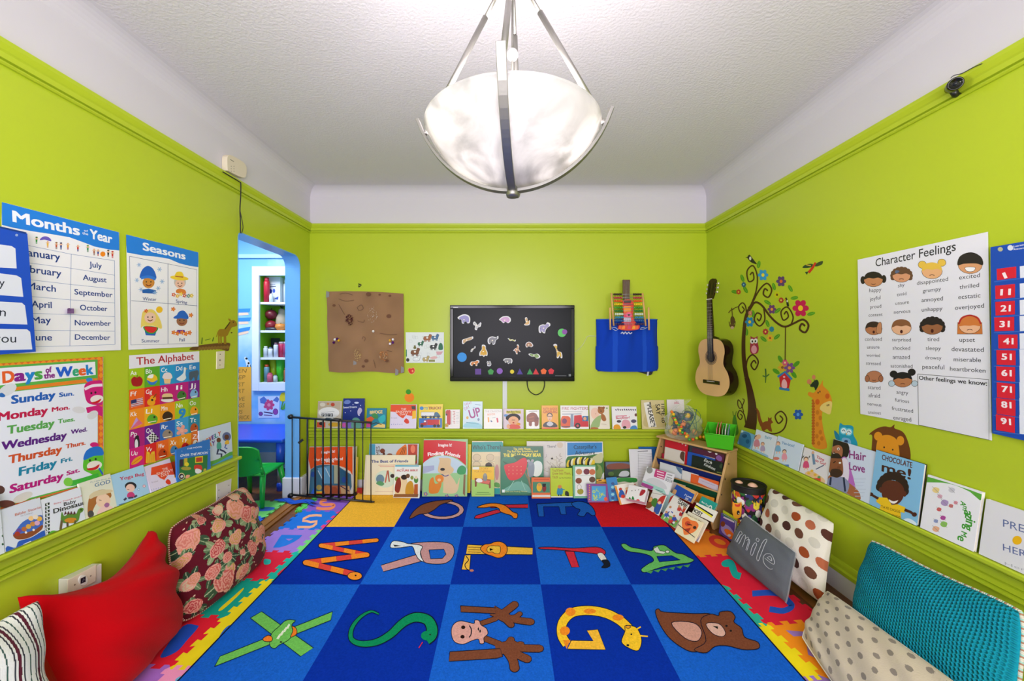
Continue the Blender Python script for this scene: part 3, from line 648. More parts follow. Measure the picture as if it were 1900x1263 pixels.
# red
cushion('red_cushion', 'large plain red cushion between floral and striped cushions', [(-1.47, 1.38, .03), (-1.53, 1.86, .03), (-1.735, 1.925, .475), (-1.735, 1.40, .49)], .27, '#b8000c', M_CLOTH, None, 90, .02, 5, .009, .1, .22)
def stripes(u, v):
    x = (u*.9+.02*math.sin(v*7))*9 % 1
    if x < .15: return '#5c2233'
    if .24 < x < .31 or .84 < x < .91: return '#3a3d46'
    if .54 < x < .6: return '#3f5a54'
    return '#e4e4e2'
cushion('striped_cushion', 'white cushion with maroon and black stripes in front of red cushion', [(-1.36, .74, .03), (-1.40, 1.22, .04), (-1.60, 1.36, .50), (-1.60, .84, .50)], .17, stripes, M_CLOTH, '#e4e4e2', 240, .04, 8, .005)
M_KN = M_KNIT
def knit_nodes(m):
    nt = m.node_tree; b = nt.nodes['Principled BSDF']; L = nt.links.new
    uv = nt.nodes.new('ShaderNodeUVMap'); out = None
    for k in range(3):                                  # three band sets at 60 degrees: a honeycomb of little dimples
        mp = nt.nodes.new('ShaderNodeMapping'); mp.inputs['Scale'].default_value = (1.25, 1, 1); L(uv.outputs[0], mp.inputs[0])
        rt = nt.nodes.new('ShaderNodeVectorRotate'); rt.rotation_type = 'Z_AXIS'; rt.inputs['Angle'].default_value = k*math.pi/3; L(mp.outputs[0], rt.inputs['Vector'])
        wv = nt.nodes.new('ShaderNodeTexWave'); wv.inputs['Scale'].default_value = 13; wv.inputs['Distortion'].default_value = 0; L(rt.outputs[0], wv.inputs['Vector'])
        if out is None: out = wv.outputs['Fac']
        else:
            ad = nt.nodes.new('ShaderNodeMath'); L(out, ad.inputs[0]); L(wv.outputs['Fac'], ad.inputs[1]); out = ad.outputs[0]
    bp = nt.nodes.new('ShaderNodeBump'); bp.inputs['Strength'].default_value = 1; bp.inputs['Distance'].default_value = .004
    L(out, bp.inputs['Height']); L(bp.outputs[0], b.inputs['Normal'])
knit_nodes(M_KNIT)
cushion('teal_cushion', 'large teal textured knit cushion leaning on right wall', [(1.57, 1.80, .03), (1.55, 1.22, .04), (1.745, 1.335, .475), (1.765, 1.905, .425)], .17, '#0f8ea6', M_KNIT, None, 90, .02, 4, .002, .14, .03, (.006, lambda k: '#d8d4c4' if k % 4 < 2 else ('#b08068' if k % 4 == 2 else '#a8d4c8')))
def pdots(u, v):
    U, W = u*9.5, v*7; r = int(W); x = U+(.5 if r % 2 else 0)
    return '#8d837c' if math.hypot(x % 1-.5+.06*math.sin(r*3+int(x)), (W % 1-.5)*.9) < .19 else '#cdbfae'
cushion('polka_dot_bolster', 'long beige cushion with small grey polka dots in front of teal cushion', [(1.345, 1.79, .045), (1.19, 1.14, .05), (1.46, 1.20, .275), (1.56, 1.92, .17)], .12, pdots, M_CLOTH, '#cdbfae', 200, .02, 6, .003, .12, 0, (.004, '#efece4'), zmin=.029)
RD = ['#57332a', '#9c4a26', '#cfcabf', '#4b2d27', '#b8694a', '#d6d0c4', '#6b4434']
def bigdots(u, v):
    U, W = u*5.4+.2, v*5.4+.1; r = int(W); x = U+(.5 if r % 2 else 0)
    k = (int(x)*3+r*5) % 7
    return RD[k] if math.hypot(x % 1-.5, W % 1-.5) < .33 else '#e6e0d4'
cushion('spotted_cushion', 'white cushion with brown and rust spots against right wall', [(1.60, 2.52, .03), (1.63, 2.03, .03), (1.80, 2.165, .385), (1.785, 2.66, .395)], .14, bigdots, M_CLOTH, '#e6e0d4', 190, .03, 9, .003)
def smile(o, front, base, n):
    g = G()
    def st(P):
        P = cat_rom(prs(P), False, 5); g.tube([front(u, v)+n*.0012 for u, v in P], .0016, '#b9bcc2', 5)
    st([.17, .42, .18, .62, .19, .42]); st([.23, .42, .235, .60, .265, .68, .30, .62, .305, .42]); st([.30, .6, .335, .68, .375, .62, .38, .42]); st([.40, .42, .40, .6, .37, .66, .335, .6])
    st([.14, .42, .14, .66, .20, .66, .20, .62]); st([.47, .42, .47, .66, .51, .66, .51, .42, .47, .42]); st([.47, .74, .51, .74, .51, .79, .47, .79, .47, .74])
    st([.58, .42, .58, .84, .62, .84, .62, .42, .58, .42]); st([.69, .54, .82, .54, .82, .62, .76, .69, .69, .63, .67, .53, .71, .43, .79, .41, .83, .45]); st([.72, .58, .79, .58, .76, .64, .72, .58])
    g.build('embroidered_word', M_CLOTH, o)
    g = G()
    for k in range(46):
        v = k/45
        for u0, u1, w0, w1 in ((1, 1.012, v, v-.01), (v, v-.01, 1, 1.025)):
            a, b = base(u0, w0), base(u1, w1); g.tube([a-n*.003, b, a+n*.004], .0012, '#c2c5c9', 4)
    g.build('stitching', M_CLOTH, o)
cushion('grey_cushion', 'small grey cushion with embroidered lettering in front of spotted cushion', [(1.405, 2.52, .028), (1.455, 2.05, .028), (1.535, 2.09, .262), (1.51, 2.49, .285)], .10, '#5d6168', M_CLOTH, None, 70, .02, 11, .002, .08, 0, None, deco=smile)
# ---------------------------------------------------------------- posters, charts, decals
PL = lambda off=.004: (V((XL+off, 0, 0)), V((1, 0, 0)))
PRr = lambda off=.004: (V((XR-off, 0, 0)), V((-1, 0, 0)))
PB = lambda off=.004: (V((0, YB-off, 0)), V((0, -1, 0)))
def flat(name, label, cat, plane, z, draw, slab=None, col='#f0f0f2', th=.0012, m=None, group=None, smooth=False, parent=None):
    g = G(); a = Art(g, plane[0], plane[1], z)
    if slab: a.slab(slab, col, th, smooth)
    if draw: draw(a)
    o = g.build(name, m or M_PRINT, parent)
    return o if parent else tag(o, label, cat, group)
NAVY = '#173c86'; SKYB = '#1f7fdc'
def kid(a, x, y, k, c1, c2, hat=None):
    a.p([x-9*k, y, x+9*k, y, x+7*k, y+26*k, x-7*k, y+26*k], c1); a.l([x-4*k, y+24*k, x-4*k, y+44*k], 5*k, c2); a.l([x+4*k, y+24*k, x+4*k, y+44*k], 5*k, c2)
    a.l([x-18*k, y-4*k, x, y+6*k, x+18*k, y-4*k], 4*k, '#e0b088'); a.e(x, y-8*k, 9*k, 9*k, '#e8b890')
    if hat: a.e(x, y-15*k, 11*k, 6*k, hat)
def months(a):
    a.p([15, 62, 300, 136, 620, 219, 928, 298, 931, 360, 932, 440, 850, 432, 740, 410, 640, 372, 540, 336, 400, 312, 250, 290, 100, 262, 15, 240, 14, 150], SKYB)
    a.t('Months', 104, 214, 620, 322, '#eef2fa', 88, .028); a.t('of', 656, 290, 686, 297, '#eef2fa', 16, .01); a.t('the', 643, 312, 688, 322, '#eef2fa', 20, .01); a.t('Year', 704, 344, 874, 384, '#eef2fa', 74, .03)
    for k, (x, y, c1, c2, h) in enumerate(((195, 345, '#d8202c', '#d8202c', None), (285, 350, '#2a9a3a', '#2a9a3a', '#1f6a2c'), (372, 380, '#f0c02a', '#e0a030', None), (440, 392, '#c8502a', '#704020', '#8a5a2a'), (476, 395, '#1f3f90', '#1f3f90', '#203060'), (530, 395, '#e8a02a', '#c03030', None), (608, 410, '#d02a34', '#2a3a90', None), (685, 415, '#2a9a5a', '#2a7a4a', '#60a040'), (735, 440, '#b06a50', '#804a3a', None), (766, 445, '#2a4aa0', '#c03030', None), (845, 452, '#1a1a1a', '#1a1a1a', '#222'), (878, 462, '#d02a2a', '#d02a2a', '#c02020'))): kid(a, x, y, .85, c1, c2, h)
    a.b([310, 358, 330, 335, 360, 330, 390, 345, 398, 368, 350, 356], '#6a5ac0'); a.e(803, 468, 20, 20, '#f08a1e')
    for L, M_, Rr in ((395, 468, 520), (533, 578, 633), (663, 705, 740), (795, 825, 850), (930, 940, 957), (1062, 1065, 1070), (1192, 1185, 1175)): a.l([100, L-(M_-L)*.22, 190, L, 550, M_, 895, Rr], 2.5, '#5f7fb8')
    a.l([555, 468, 545, 1185], 2.5, '#5f7fb8'); a.l([893, 520, 897, 1175], 2.5, '#5f7fb8')
    for s, *q in (('January', 182, 478, 468, 518, 62), ('February', 140, 598, 478, 645, 60), ('March', 212, 738, 435, 764, 56), ('April', 247, 882, 403, 890, 54), ('May', 250, 1010, 398, 1006, 54), ('June', 245, 1142, 405, 1142, 54),
                  ('July', 698, 568, 795, 580, 44), ('August', 648, 670, 832, 690, 44), ('September', 582, 782, 878, 806, 44), ('October', 626, 905, 838, 914, 44), ('November', 585, 1024, 865, 1028, 44), ('December', 585, 1136, 860, 1138, 44)): a.t(s, *q[:4], NAVY, q[4], .012)
flat('months_poster', 'white and blue months of the year poster on left wall', 'poster', PL(), ZA, months, [15, 62, 928, 298, 942, 1218, -5, 1250])
flat('magnet', 'small purple pom-pom magnet stuck on the months poster', 'magnet', PL(.007), ZA, lambda a: (a.e(540, 905, 15, 16, '#6d4a7c'), a.p([525, 915, 555, 915, 552, 932, 528, 932], '#7a5a88')), [526, 893, 555, 893, 556, 932, 525, 932], '#7d5c8c', .012)
def seasons(a):
    a.p([985, 315, 1180, 364, 1370, 410, 1548, 455, 1549, 510, 1548, 570, 1480, 560, 1400, 540, 1320, 505, 1230, 490, 1110, 478, 990, 456, 986, 390], SKYB)
    a.t('Seasons', 1118, 436, 1446, 510, '#eef2fa', 62, .028)
    for P in ([1012, 485, 1538, 590, 1538, 1165, 1022, 1178, 1012, 485], [1312, 545, 1312, 1168], [1025, 832, 1540, 872]): a.l(P, 3, '#44588c')
    for s, *q in (('Winter', 1115, 830, 1222, 834), ('Spring', 1373, 848, 1460, 858), ('Summer', 1105, 1158, 1245, 1157), ('Fall', 1400, 1150, 1443, 1149)): a.t(s, *q, NAVY, 27, .004)
    a.p([1110, 745, 1160, 738, 1215, 750, 1218, 778, 1112, 772], '#2060b0'); a.face(1160, 690, 52, '#cf8a3c'); a.b([1092, 655, 1110, 590, 1155, 560, 1200, 590, 1220, 660, 1160, 640], '#1f63c4'); a.l([1100, 655, 1160, 645, 1215, 665], 22, '#2f7ad8', True)
    for x, y in ((1085, 552), (1245, 588), (1068, 672), (1266, 682), (1235, 735), (1100, 745), (1210, 768)):
        for k in range(3): t = k*1.05; a.l([x-18*math.cos(t), y-18*math.sin(t), x+18*math.cos(t), y+18*math.sin(t)], 5, '#8fb4dc')
    a.face(1405, 700, 42, '#ecc0a8', '#c9c2bc'); a.e(1400, 655, 72, 18, '#f0cf3a', 6); a.b([1366, 650, 1375, 612, 1405, 605, 1425, 615, 1430, 650], '#f0cf3a'); a.l([1368, 642, 1430, 648], 9, '#b8683a')
    a.b([1378, 770, 1380, 745, 1410, 738, 1445, 750, 1448, 778], '#e0843a')
    for x, y, c in ((1355, 785, '#d03a34'), (1385, 795, '#e8b02a'), (1412, 780, '#f0d040'), (1440, 792, '#c83a4a'), (1470, 795, '#3a8a9a'), (1495, 793, '#e0c030')): a.flower(x, y, 17, c, '#fff2b0', 5)
    a.b([1110, 930, 1140, 905, 1200, 905, 1250, 980, 1262, 1050, 1200, 1030, 1120, 1030, 1100, 1040], '#ecd46a'); a.face(1172, 965, 50, '#f0c8b0'); a.flower(1140, 912, 16, '#d8302c', '#f8d040', 5); a.e(1244, 902, 26, 26, '#f4c22a')
    a.p([1130, 1070, 1220, 1080, 1210, 1105, 1138, 1102], '#2a6ac0'); a.b([1122, 1032, 1230, 1040, 1215, 1080, 1180, 1092, 1140, 1078], '#2f9a40'); a.b([1130, 1034, 1222, 1042, 1208, 1074, 1180, 1082, 1146, 1070], '#dc2c30')
    a.p([1385, 1060, 1440, 1060, 1448, 1082, 1375, 1082], '#6a3a9a'); a.face(1420, 990, 47, '#a06a4a'); a.b([1375, 965, 1395, 920, 1435, 910, 1466, 945, 1466, 975, 1400, 968], '#2468c8'); a.b([1352, 968, 1380, 945, 1410, 955, 1400, 972], '#2468c8')
    for x, y in ((1352, 898), (1490, 945), (1355, 1080), (1385, 1088), (1420, 1080), (1450, 1090), (1480, 1082)): a.flower(x, y, 19, '#e8742a', '#f0a02a', 5)
flat('seasons_poster', 'white seasons poster with four weather children on left wall', 'poster', PL(), ZA, seasons, [985, 315, 1548, 455, 1548, 1190, 1003, 1215])
def pocket(a):
    a.l([-260, 190, 0, 258, 205, 305], 14, '#123a86')
    for P in ([-260, 360, 90, 405, 120, 425, 130, 580, -260, 560], [-260, 585, 130, 635, 165, 655, 182, 802, -260, 770], [-260, 825, 170, 848, 195, 870, 214, 1018, -260, 1005], [-260, 1048, 210, 1055, 235, 1075, 252, 1212, -260, 1225]): a.p(P, '#dfe4ee')
    a.t('y', -8, 718, 38, 722, '#222a3a', 66); a.t('n', -6, 950, 44, 955, '#222a3a', 70); a.t('you', -50, 1160, 126, 1158, '#222a3a', 72); a.e(130, 320, 12, 10, '#8fa4d0')
flat('pocket_chart', 'blue hanging pocket chart with white word cards at left edge', 'pocket chart', PL(.03), ZA, pocket, [-260, 190, 0, 258, 205, 308, 225, 560, 272, 1230, 0, 1252, -260, 1275], '#1a4fc0', .004)
def days(a):
    a.p([-30, 147, 803, 92, 808, 1060, -30, 1290], '#e2652a')
    for k in range(17):
        x = -20+k*48; y = 142-(x+30)*.066; a.p([x, y+20, x+24, y-2, x+48, y+18, x+24, y+28], '#f0942c')
    for k in range(19): y = 110+k*51; a.p([770, y+25, 788, y, 806, y+25, 788, y+50], '#f0942c')
    a.p([-30, 165, 762, 112, 766, 1062, -30, 1278], '#5ab04a'); a.p([-30, 172, 752, 120, 758, 255, -30, 335], '#5ab04a')
    a.p([-30, 182, 742, 130, 747, 232, -30, 318], '#eef0f6'); a.p([-30, 345, 640, 268, 758, 258, 758, 285, 640, 296, -30, 372], '#e8842a'); a.p([-30, 378, 762, 290, 762, 1055, -30, 1262], '#e8ecf6')
    for s, x0, y0, x1, y1, c, h in (('D', 24, 296, 108, 286, '#e8622a', 92), ('a', 118, 282, 192, 275, '#8a1f8a', 92), ('y', 200, 275, 268, 268, '#1f86d0', 92), ('s', 276, 268, 326, 262, '#4aa84a', 92), ('of', 358, 216, 403, 210, '#8a1f8a', 45), ('the', 344, 262, 426, 252, '#8a1f8a', 45),
                                ('W', 440, 252, 562, 240, '#1f5fd0', 80), ('e', 570, 240, 612, 236, '#2fa87a', 80), ('e', 618, 236, 666, 232, '#e8622a', 80), ('k', 680, 232, 726, 224, '#1f86d0', 80)): a.t(s, x0, y0, x1, y1, c, h, .04)
    for s, *q in (('Sunday', 90, 458, 428, 415, '#1f5fb8'), ('Sun.', 462, 405, 576, 392, '#1f5fb8'), ('Monday', -15, 592, 368, 535, '#c0124a'), ('Mon.', 405, 520, 542, 500, '#c0124a'), ('Tuesday', 55, 695, 420, 635, '#5aa852'), ('Tues.', 452, 612, 582, 592, '#5aa852'),
                  ('Wednesday', 10, 820, 515, 728, '#5a1a80'), ('Wed.', 553, 695, 678, 672, '#5a1a80'), ('Thursday', 65, 926, 478, 838, '#cf5226'), ('Thurs.', 512, 808, 665, 776, '#cf5226'), ('Friday', 148, 1020, 437, 945, '#1a86a8'), ('Fri.', 475, 922, 562, 900, '#1a86a8'), ('Saturday', 75, 1156, 488, 1046, '#b8127a'), ('Sat.', 520, 1018, 620, 988, '#b8127a')):
        a.t(s, *q[:4], q[4], 66 if len(s) > 5 and '.' not in s else 34, .035)
    MG = '#d01a78'
    a.e(697, 272, 26, 18, '#2f8ad8'); a.b([656, 360, 662, 310, 700, 282, 760, 276, 798, 290, 800, 450, 775, 470, 720, 465, 676, 440], MG); a.l([660, 345, 720, 318, 798, 312], 22, '#f2e4ee', True); a.e(755, 422, 52, 32, '#f0e6e0', -8); a.b([706, 448, 745, 440, 790, 418, 770, 448, 730, 458], '#d02028'); a.e(712, 375, 8, 9, '#222'); a.e(744, 370, 8, 9, '#222')
    a.p([670, 488, 760, 470, 800, 480, 800, 560, 740, 530, 680, 530], MG); a.e(615, 506, 52, 26, '#dcdce0', 4); a.e(722, 545, 46, 30, '#dcdce0', -30)
    GR = '#5fc22c'
    a.e(735, 778, 34, 20, MG); a.b([650, 900, 665, 840, 720, 800, 780, 795, 802, 830, 804, 1000, 760, 1030, 700, 1000, 650, 970], GR); a.b([652, 898, 665, 835, 710, 800, 770, 792, 802, 820, 802, 858, 730, 866], '#1f74d0'); a.e(735, 940, 60, 36, '#f0e8dc', -10); a.b([672, 965, 730, 955, 775, 930, 755, 968, 700, 978], '#d02028'); a.e(700, 900, 8, 9, '#222'); a.e(745, 890, 8, 9, '#222')
    a.l([770, 1020, 690, 1045, 610, 1068, 540, 1080, 520, 1062], 44, '#3fb23c', True); a.e(530, 1068, 36, 34, '#7fd048'); a.l([770, 960, 800, 1010], 12, '#1f5fd0')
    a.e(175, 1188, 82, 32, '#d8d4ce', -24); a.e(-5, 1130, 42, 34, '#5a3a34'); a.e(45, 1240, 70, 30, '#6a3a34'); a.e(58, 350, 76, 42, '#d9dde2', -28); a.b([-20, 395, 10, 372, 40, 395, 20, 408], '#2a6ab8')
flat('days_poster', 'orange bordered days of the week poster with knitted monkeys', 'poster', PL(), ZB, days, [-30, 147, 803, 92, 808, 1060, -30, 1290])
ABC = [['#a4c81c', '#5fae2c', '#1f9ad0', '#2a8ed0', '#2a86c8'], ['#f0641e', '#e02428', '#c8127a', '#c01480', '#7a1a8a'], ['#f5921e', '#f0b41e', '#f09a1e', '#a8c81e', '#8cb82a'], ['#b0187a', '#6a1f8c', '#2a6ac0', '#3aa0d8', '#1f8aa8'], ['#d81878', '#e02020', '#f06a1e', '#f08c1e', '#f0a01e', '#e0701e']]
def alphabet(a):
    a.p([1008, 80, 1555, 48, 1557, 132, 1010, 186], '#eceaf2'); a.t('The Alphabet', 1066, 156, 1514, 112, '#b41c2a', 62, .01)
    Ly = [186, 350, 508, 664, 814, 972]; Ry = [132, 272, 405, 535, 665, 795]
    X5 = [1008, 1128, 1248, 1365, 1470, 1558]; X6 = [1010, 1125, 1220, 1315, 1400, 1490, 1558]
    yy = lambda k, x: Ly[k]+(Ry[k]-Ly[k])*(x-1008)/550
    words = 'AaBbCcDdEeFfGgHhIiJjKkLlMmNnOoPpQqRrSsTtUuVvWwXxYyZz'; n = 0
    oc = ['#a81420', '#f0c42a', '#f0e0e0', '#e4ecf0', '#4a5a6a', '#d8d0d8', '#f0a41e', '#5a3020', '#3f7a34', '#7ab0e0', '#e06a8a', '#5fb02c', '#3a2418', '#1f8ad0', '#f0a01e', '#22222a', '#e8e8e8', '#9a8a7a', '#f0a898', '#c0501e', '#f0a41e', '#f0c02a', '#c04010', '#4a8ac0', '#d02020', '#e8e0d8']
    for r_ in range(5):
        X = X6 if r_ == 4 else X5
        for c_ in range(len(X)-1):
            x0, x1 = X[c_], X[c_+1]
            a.p([x0, yy(r_, x0), x1, yy(r_, x1), x1, yy(r_+1, x1), x0, yy(r_+1, x0)], ABC[r_][c_])
            b = yy(r_, x0)+50; a.t(words[n*2:n*2+2], x0+10, b, x0+58, b-5, '#fff', 36, .004)
            cx, cy, k = (x0+x1)/2, yy(r_, (x0+x1)/2)+100, (x1-x0)/115; c = oc[n]
            if n == 0: a.b([cx-44, cy-10, cx-20, cy-34, cx, cy-26, cx+22, cy-36, cx+46, cy-8, cx+34, cy+34, cx, cy+44, cx-34, cy+34], c); a.l([cx, cy-28, cx+4, cy-46], 5, '#4a2a10')
            elif n == 1: a.e(cx, cy, 42, 42, c); a.b([cx-42, cy+4, cx, cy+22, cx+42, cy+4, cx+20, cy+38, cx-20, cy+38], '#2f7ad0'); a.b([cx-38, cy-16, cx, cy-10, cx+10, cy-40, cx-20, cy-36], '#f4f4f0')
            elif n == 2: a.p([cx-30, cy, cx+30, cy, cx+22, cy+44, cx-22, cy+44], '#f0c890'); a.b([cx-38, cy, cx-26, cy-34, cx, cy-44, cx+28, cy-34, cx+38, cy, cx, cy+8], c)
            elif n == 3: a.b([cx-40, cy+20, cx-10, cy-5, cx+14, cy-30, cx+18, cy-70, cx+34, cy-66, cx+30, cy-20, cx+34, cy+14, cx, cy+36], c); a.p([cx+32, cy-66, cx+48, cy-60, cx+32, cy-56], '#f0a02a')
            elif n == 4: a.b([cx-38, cy+10, cx-34, cy-24, cx, cy-34, cx+30, cy-40, cx+38, cy-14, cx+30, cy+5, cx+24, cy+40, cx+8, cy+42, cx, cy+14, cx-20, cy+40, cx-34, cy+36], c)
            elif n == 5:
                a.p([cx-48, cy-10, cx+46, cy-32, cx+50, cy+22, cx-44, cy+46], c)
                for q in range(4): a.l([cx-46, cy-2+q*14, cx+48, cy-24+q*14], 6, '#b83a4a')
                a.p([cx-48, cy-10, cx-4, cy-20, cx-2, cy+8, cx-46, cy+18], '#2a2f6a')
            elif n == 6: a.e(cx-8, cy+22, 32, 28, c); a.e(cx+6, cy-8, 24, 22, c); a.l([cx+8, cy-12, cx+32, cy-44], 9, '#8a4a1a'); a.e(cx, cy+4, 9, 9, '#222')
            elif n == 7: a.e(cx, cy+22, 50, 16, '#f0e8e8'); a.b([cx-38, cy+4, cx-30, cy-26, cx+30, cy-28, cx+38, cy], '#e8c890'); a.l([cx-38, cy+8, cx+38, cy+4], 16, c)
            elif n == 13: a.t('9', cx-22, cy+40, cx+24, cy+34, c, 74, .04)
            elif n == 10: a.p([cx-50, cy+60, cx-4, cy-34, cx+46, cy+16], c); a.p([cx-50, cy+60, cx-4, cy-34, cx+10, cy-10], '#c8a0e0'); a.p([cx-50, cy+60, cx+46, cy+16, cx+26, cy+28], '#f0c03a')
            elif n == 16:
                a.p([cx-48, cy, cx+6, cy-44, cx+50, cy+6, cx-10, cy+52], c)
                for q in range(5):
                    for w in range(5):
                        if (q+w) % 2: x = cx-38+q*10+w*9; y = cy+q*-8+w*9; a.p([x, y, x+10, y-8, x+19, y+1, x+9, y+9], '#1a1a1a')
            elif n == 18: a.flower(cx, cy, 48, c, '#f8b8a8', 5)
            elif n == 15: a.e(cx, cy+14, 22, 54, c); a.e(cx-5, cy+24, 13, 40, '#e8e8ea'); a.e(cx+2, cy-32, 14, 14, '#1a1a20')
            elif n == 20: a.b([cx-45, cy+34, cx-20, cy-10, cx+30, cy-34, cx+42, cy-14, cx, cy+26], c); a.l([cx-40, cy+32, cx+40, cy-28], 5, '#e06010')
            elif n == 21: a.p([cx-30, cy-40, cx-8, cy-34, cx, cy-14, cx+10, cy-36, cx+32, cy-42, cx+40, cy+44, cx-36, cy+52], c); [a.l([cx-20+q*16, cy-20, cx-20+q*16, cy+48], 4, '#e07010') for q in range(4)]
            else: a.b([cx-40*k, cy+10, cx-22*k, cy-26, cx+10*k, cy-34, cx+40*k, cy-8, cx+30*k, cy+32, cx-16*k, cy+36], c); a.e(cx+16*k, cy-12, 8*k, 8, '#222'); a.l([cx-30*k, cy+30, cx+30*k, cy+18], 6, '#fff4e0')
            n += 1
flat('alphabet_poster', 'colourful alphabet picture poster below the seasons poster', 'poster', PL(), ZB, alphabet, [1008, 80, 1555, 48, 1558, 795, 1012, 972])
def donkey(a):
    a.b([1480, 1215, 1500, 1195, 1560, 1180, 1680, 1165, 1790, 1162, 1792, 1195, 1780, 1225, 1720, 1212, 1600, 1205, 1530, 1220], '#6b4a22')
    for k in range(10): a.e(1560+k*24, 1208-k*1.5, 14, 14, '#8a6a2e')
    a.l([1575, 1170, 1580, 1120], 7, '#3f6a2a'); a.l([1660, 1150, 1668, 1118], 7, '#3f6a2a'); a.l([1600, 1140, 1645, 1130], 4, '#3f6a2a')
    c = '#9c7c1e'
    for x in (1708, 1725, 1752, 1760): a.l([x, 1095, x+2, 1170], 11, c)
    a.b([1700, 1080, 1715, 1055, 1760, 1050, 1780, 1015, 1800, 990, 1830, 985, 1850, 1010, 1845, 1030, 1812, 1040, 1790, 1075, 1770, 1108, 1715, 1110], c); a.b([1790, 990, 1782, 972, 1800, 978, 1812, 998], c); a.l([1755, 1055, 1785, 1015, 1795, 1000], 9, '#4a3a14'); a.l([1702, 1075, 1690, 1115], 6, c); a.e(1822, 1000, 4, 5, '#1a1408'); a.e(1808, 1082, 7, 5, '#5a4410')
flat('donkey_decal', 'brown donkey sticker on a grassy bank on left wall', 'sticker', PL(.0008), ZA, donkey, m=M_VINYL)
def char(a):
    a.t('Character Feelings', 190, 278, 627, 190, '#2a2a2e', 44, .006)
    for s, *q in (('happy', 155, 418, 221, 412), ('joyful', 158, 465, 217, 455), ('proud', 160, 507, 221, 501), ('content', 152, 551, 228, 546), ('shy', 312, 391, 348, 385), ('timid', 306, 440, 358, 432), ('unsure', 298, 487, 372, 479), ('nervous', 290, 535, 380, 528),
                  ('disappointed', 415, 378, 585, 355), ('grumpy', 447, 420, 547, 408), ('annoyed', 441, 471, 557, 461), ('unhappy', 442, 523, 555, 515), ('excited', 645, 348, 758, 335), ('thrilled', 648, 400, 754, 388), ('ecstatic', 641, 455, 762, 445), ('overjoyed', 623, 513, 782, 501),
                  ('confused', 132, 682, 224, 682), ('unsure', 144, 725, 211, 725), ('worried', 140, 768, 214, 770), ('stressed', 138, 812, 218, 815), ('surprised', 280, 684, 382, 686), ('shocked', 283, 730, 378, 732), ('amazed', 284, 780, 377, 781), ('astonished', 272, 827, 392, 830),
                  ('tired', 472, 683, 536, 684), ('sleepy', 464, 731, 546, 733), ('drowsy', 461, 782, 549, 785), ('peaceful', 445, 834, 565, 838), ('upset', 647, 687, 732, 688), ('devastated', 604, 738, 780, 742), ('miserable', 616, 793, 765, 798), ('heartbroken', 596, 844, 790, 856),
                  ('scared', 149, 944, 217, 948), ('afraid', 152, 989, 214, 993), ('nervous', 146, 1033, 222, 1040), ('anxious', 150, 1078, 219, 1084), ('angry', 304, 970, 368, 976), ('furious', 296, 1012, 373, 1022), ('frustrated', 279, 1058, 395, 1075), ('enraged', 287, 1110, 385, 1122)): a.t(s, *q, '#333338')
    a.l([420, 863, 807, 893, 809, 1222, 425, 1140, 420, 863], 2.5, '#222'); a.t('Other feelings we know:', 427, 893, 798, 926, '#222', 22, .012)
    O = '#33241c'
    for x, y, r, sk, hr, st in ((178, 345, 52, '#c98a5c', '#2b2320', 'tails'), (332, 322, 50, '#d99a72', '#6a4a34', 'curl'), (498, 298, 56, '#eab27e', '#e8c04a', 'buns'), (706, 262, 66, '#dca070', '#2c2724', 'bowl'), (180, 612, 46, '#b87850', '#3a2a22', 'side'), (331, 606, 54, '#eab68e', '#8a5a38', 'short'), (500, 600, 58, '#9a6440', '#2a2220', 'curl'), (704, 594, 60, '#edb890', '#d07a3a', 'long'), (182, 873, 44, '#b87a56', None, 'bald'), (338, 892, 52, '#b87a50', '#1f1c1e', 'buns')):
        if st == 'long': a.p([x-r*1.1, y-r*.2, x+r*1.1, y-r*.2, x+r*1.15, y+r*.85, x-r*1.15, y+r*.85], hr, O, 2)
        if st == 'tails': a.e(x-r*1.1, y+6, r*.26, r*.42, hr); a.e(x+r*1.1, y, r*.26, r*.42, hr)
        if st == 'buns': a.e(x-r*.95, y-r*.55, r*.4, r*.36, hr, o=O, ow=2); a.e(x+r*.95, y-r*.75, r*.4, r*.36, hr, o=O, ow=2)
        if st == 'curl':
            for k in range(9): t = math.pi+k*math.pi/8; a.e(x+r*.95*math.cos(t), y+r*.1+r*.72*math.sin(t), r*.3, r*.28, hr)
            a.e(x-r*.95, y+r*.35, r*.26, r*.26, hr); a.e(x+r*.95, y+r*.35, r*.26, r*.26, hr)
        a.e(x, y+r*.1, r, r*.72, sk, o=O, ow=2)
        if hr:
            if st == 'bowl': a.b([x-r*1.05, y+r*.12, x-r*.9, y-r*.55, x-r*.3, y-r*.9, x+r*.35, y-r*.9, x+r*.95, y-r*.5, x+r*1.05, y+r*.1, x+r*.5, y-r*.02, x-r*.5, y], hr)
            elif st == 'long': a.b([x-r*1.05, y+r*.1, x-r*.8, y-r*.65, x, y-r*.9, x+r*.8, y-r*.65, x+r*1.05, y+r*.1, x+r*.4, y+r*.05, x, y+r*.1, x-r*.5, y+r*.08], hr); a.l([x-r, y-r*.05, x-r*.7, y-r*.6, x, y-r*.85, x+r*.7, y-r*.6, x+r, y-r*.05], 8, '#b02028', True)
            else: a.b([x-r*.98, y+r*.05, x-r*.75, y-r*.55, x, y-r*.78, x+r*.75, y-r*.55, x+r*.98, y, x+r*.5, y-r*.15, x, y-r*.05, x-r*.5, y-r*.12], hr)
        if st == 'curl' and sk == '#d99a72': a.b([x-r*.6, y-r*.5, x-r*.2, y-r*.4, x-r*.5, y-r*.15, x-r*.7, y-r*.25], '#5a6a8a')
        if st == 'side': a.b([x+r*.3, y+r*.5, x+r*.5, y-r*.5, x+r*.9, y-r*.6, x+r*.9, y+r*.6], '#c88a60', O, 2)
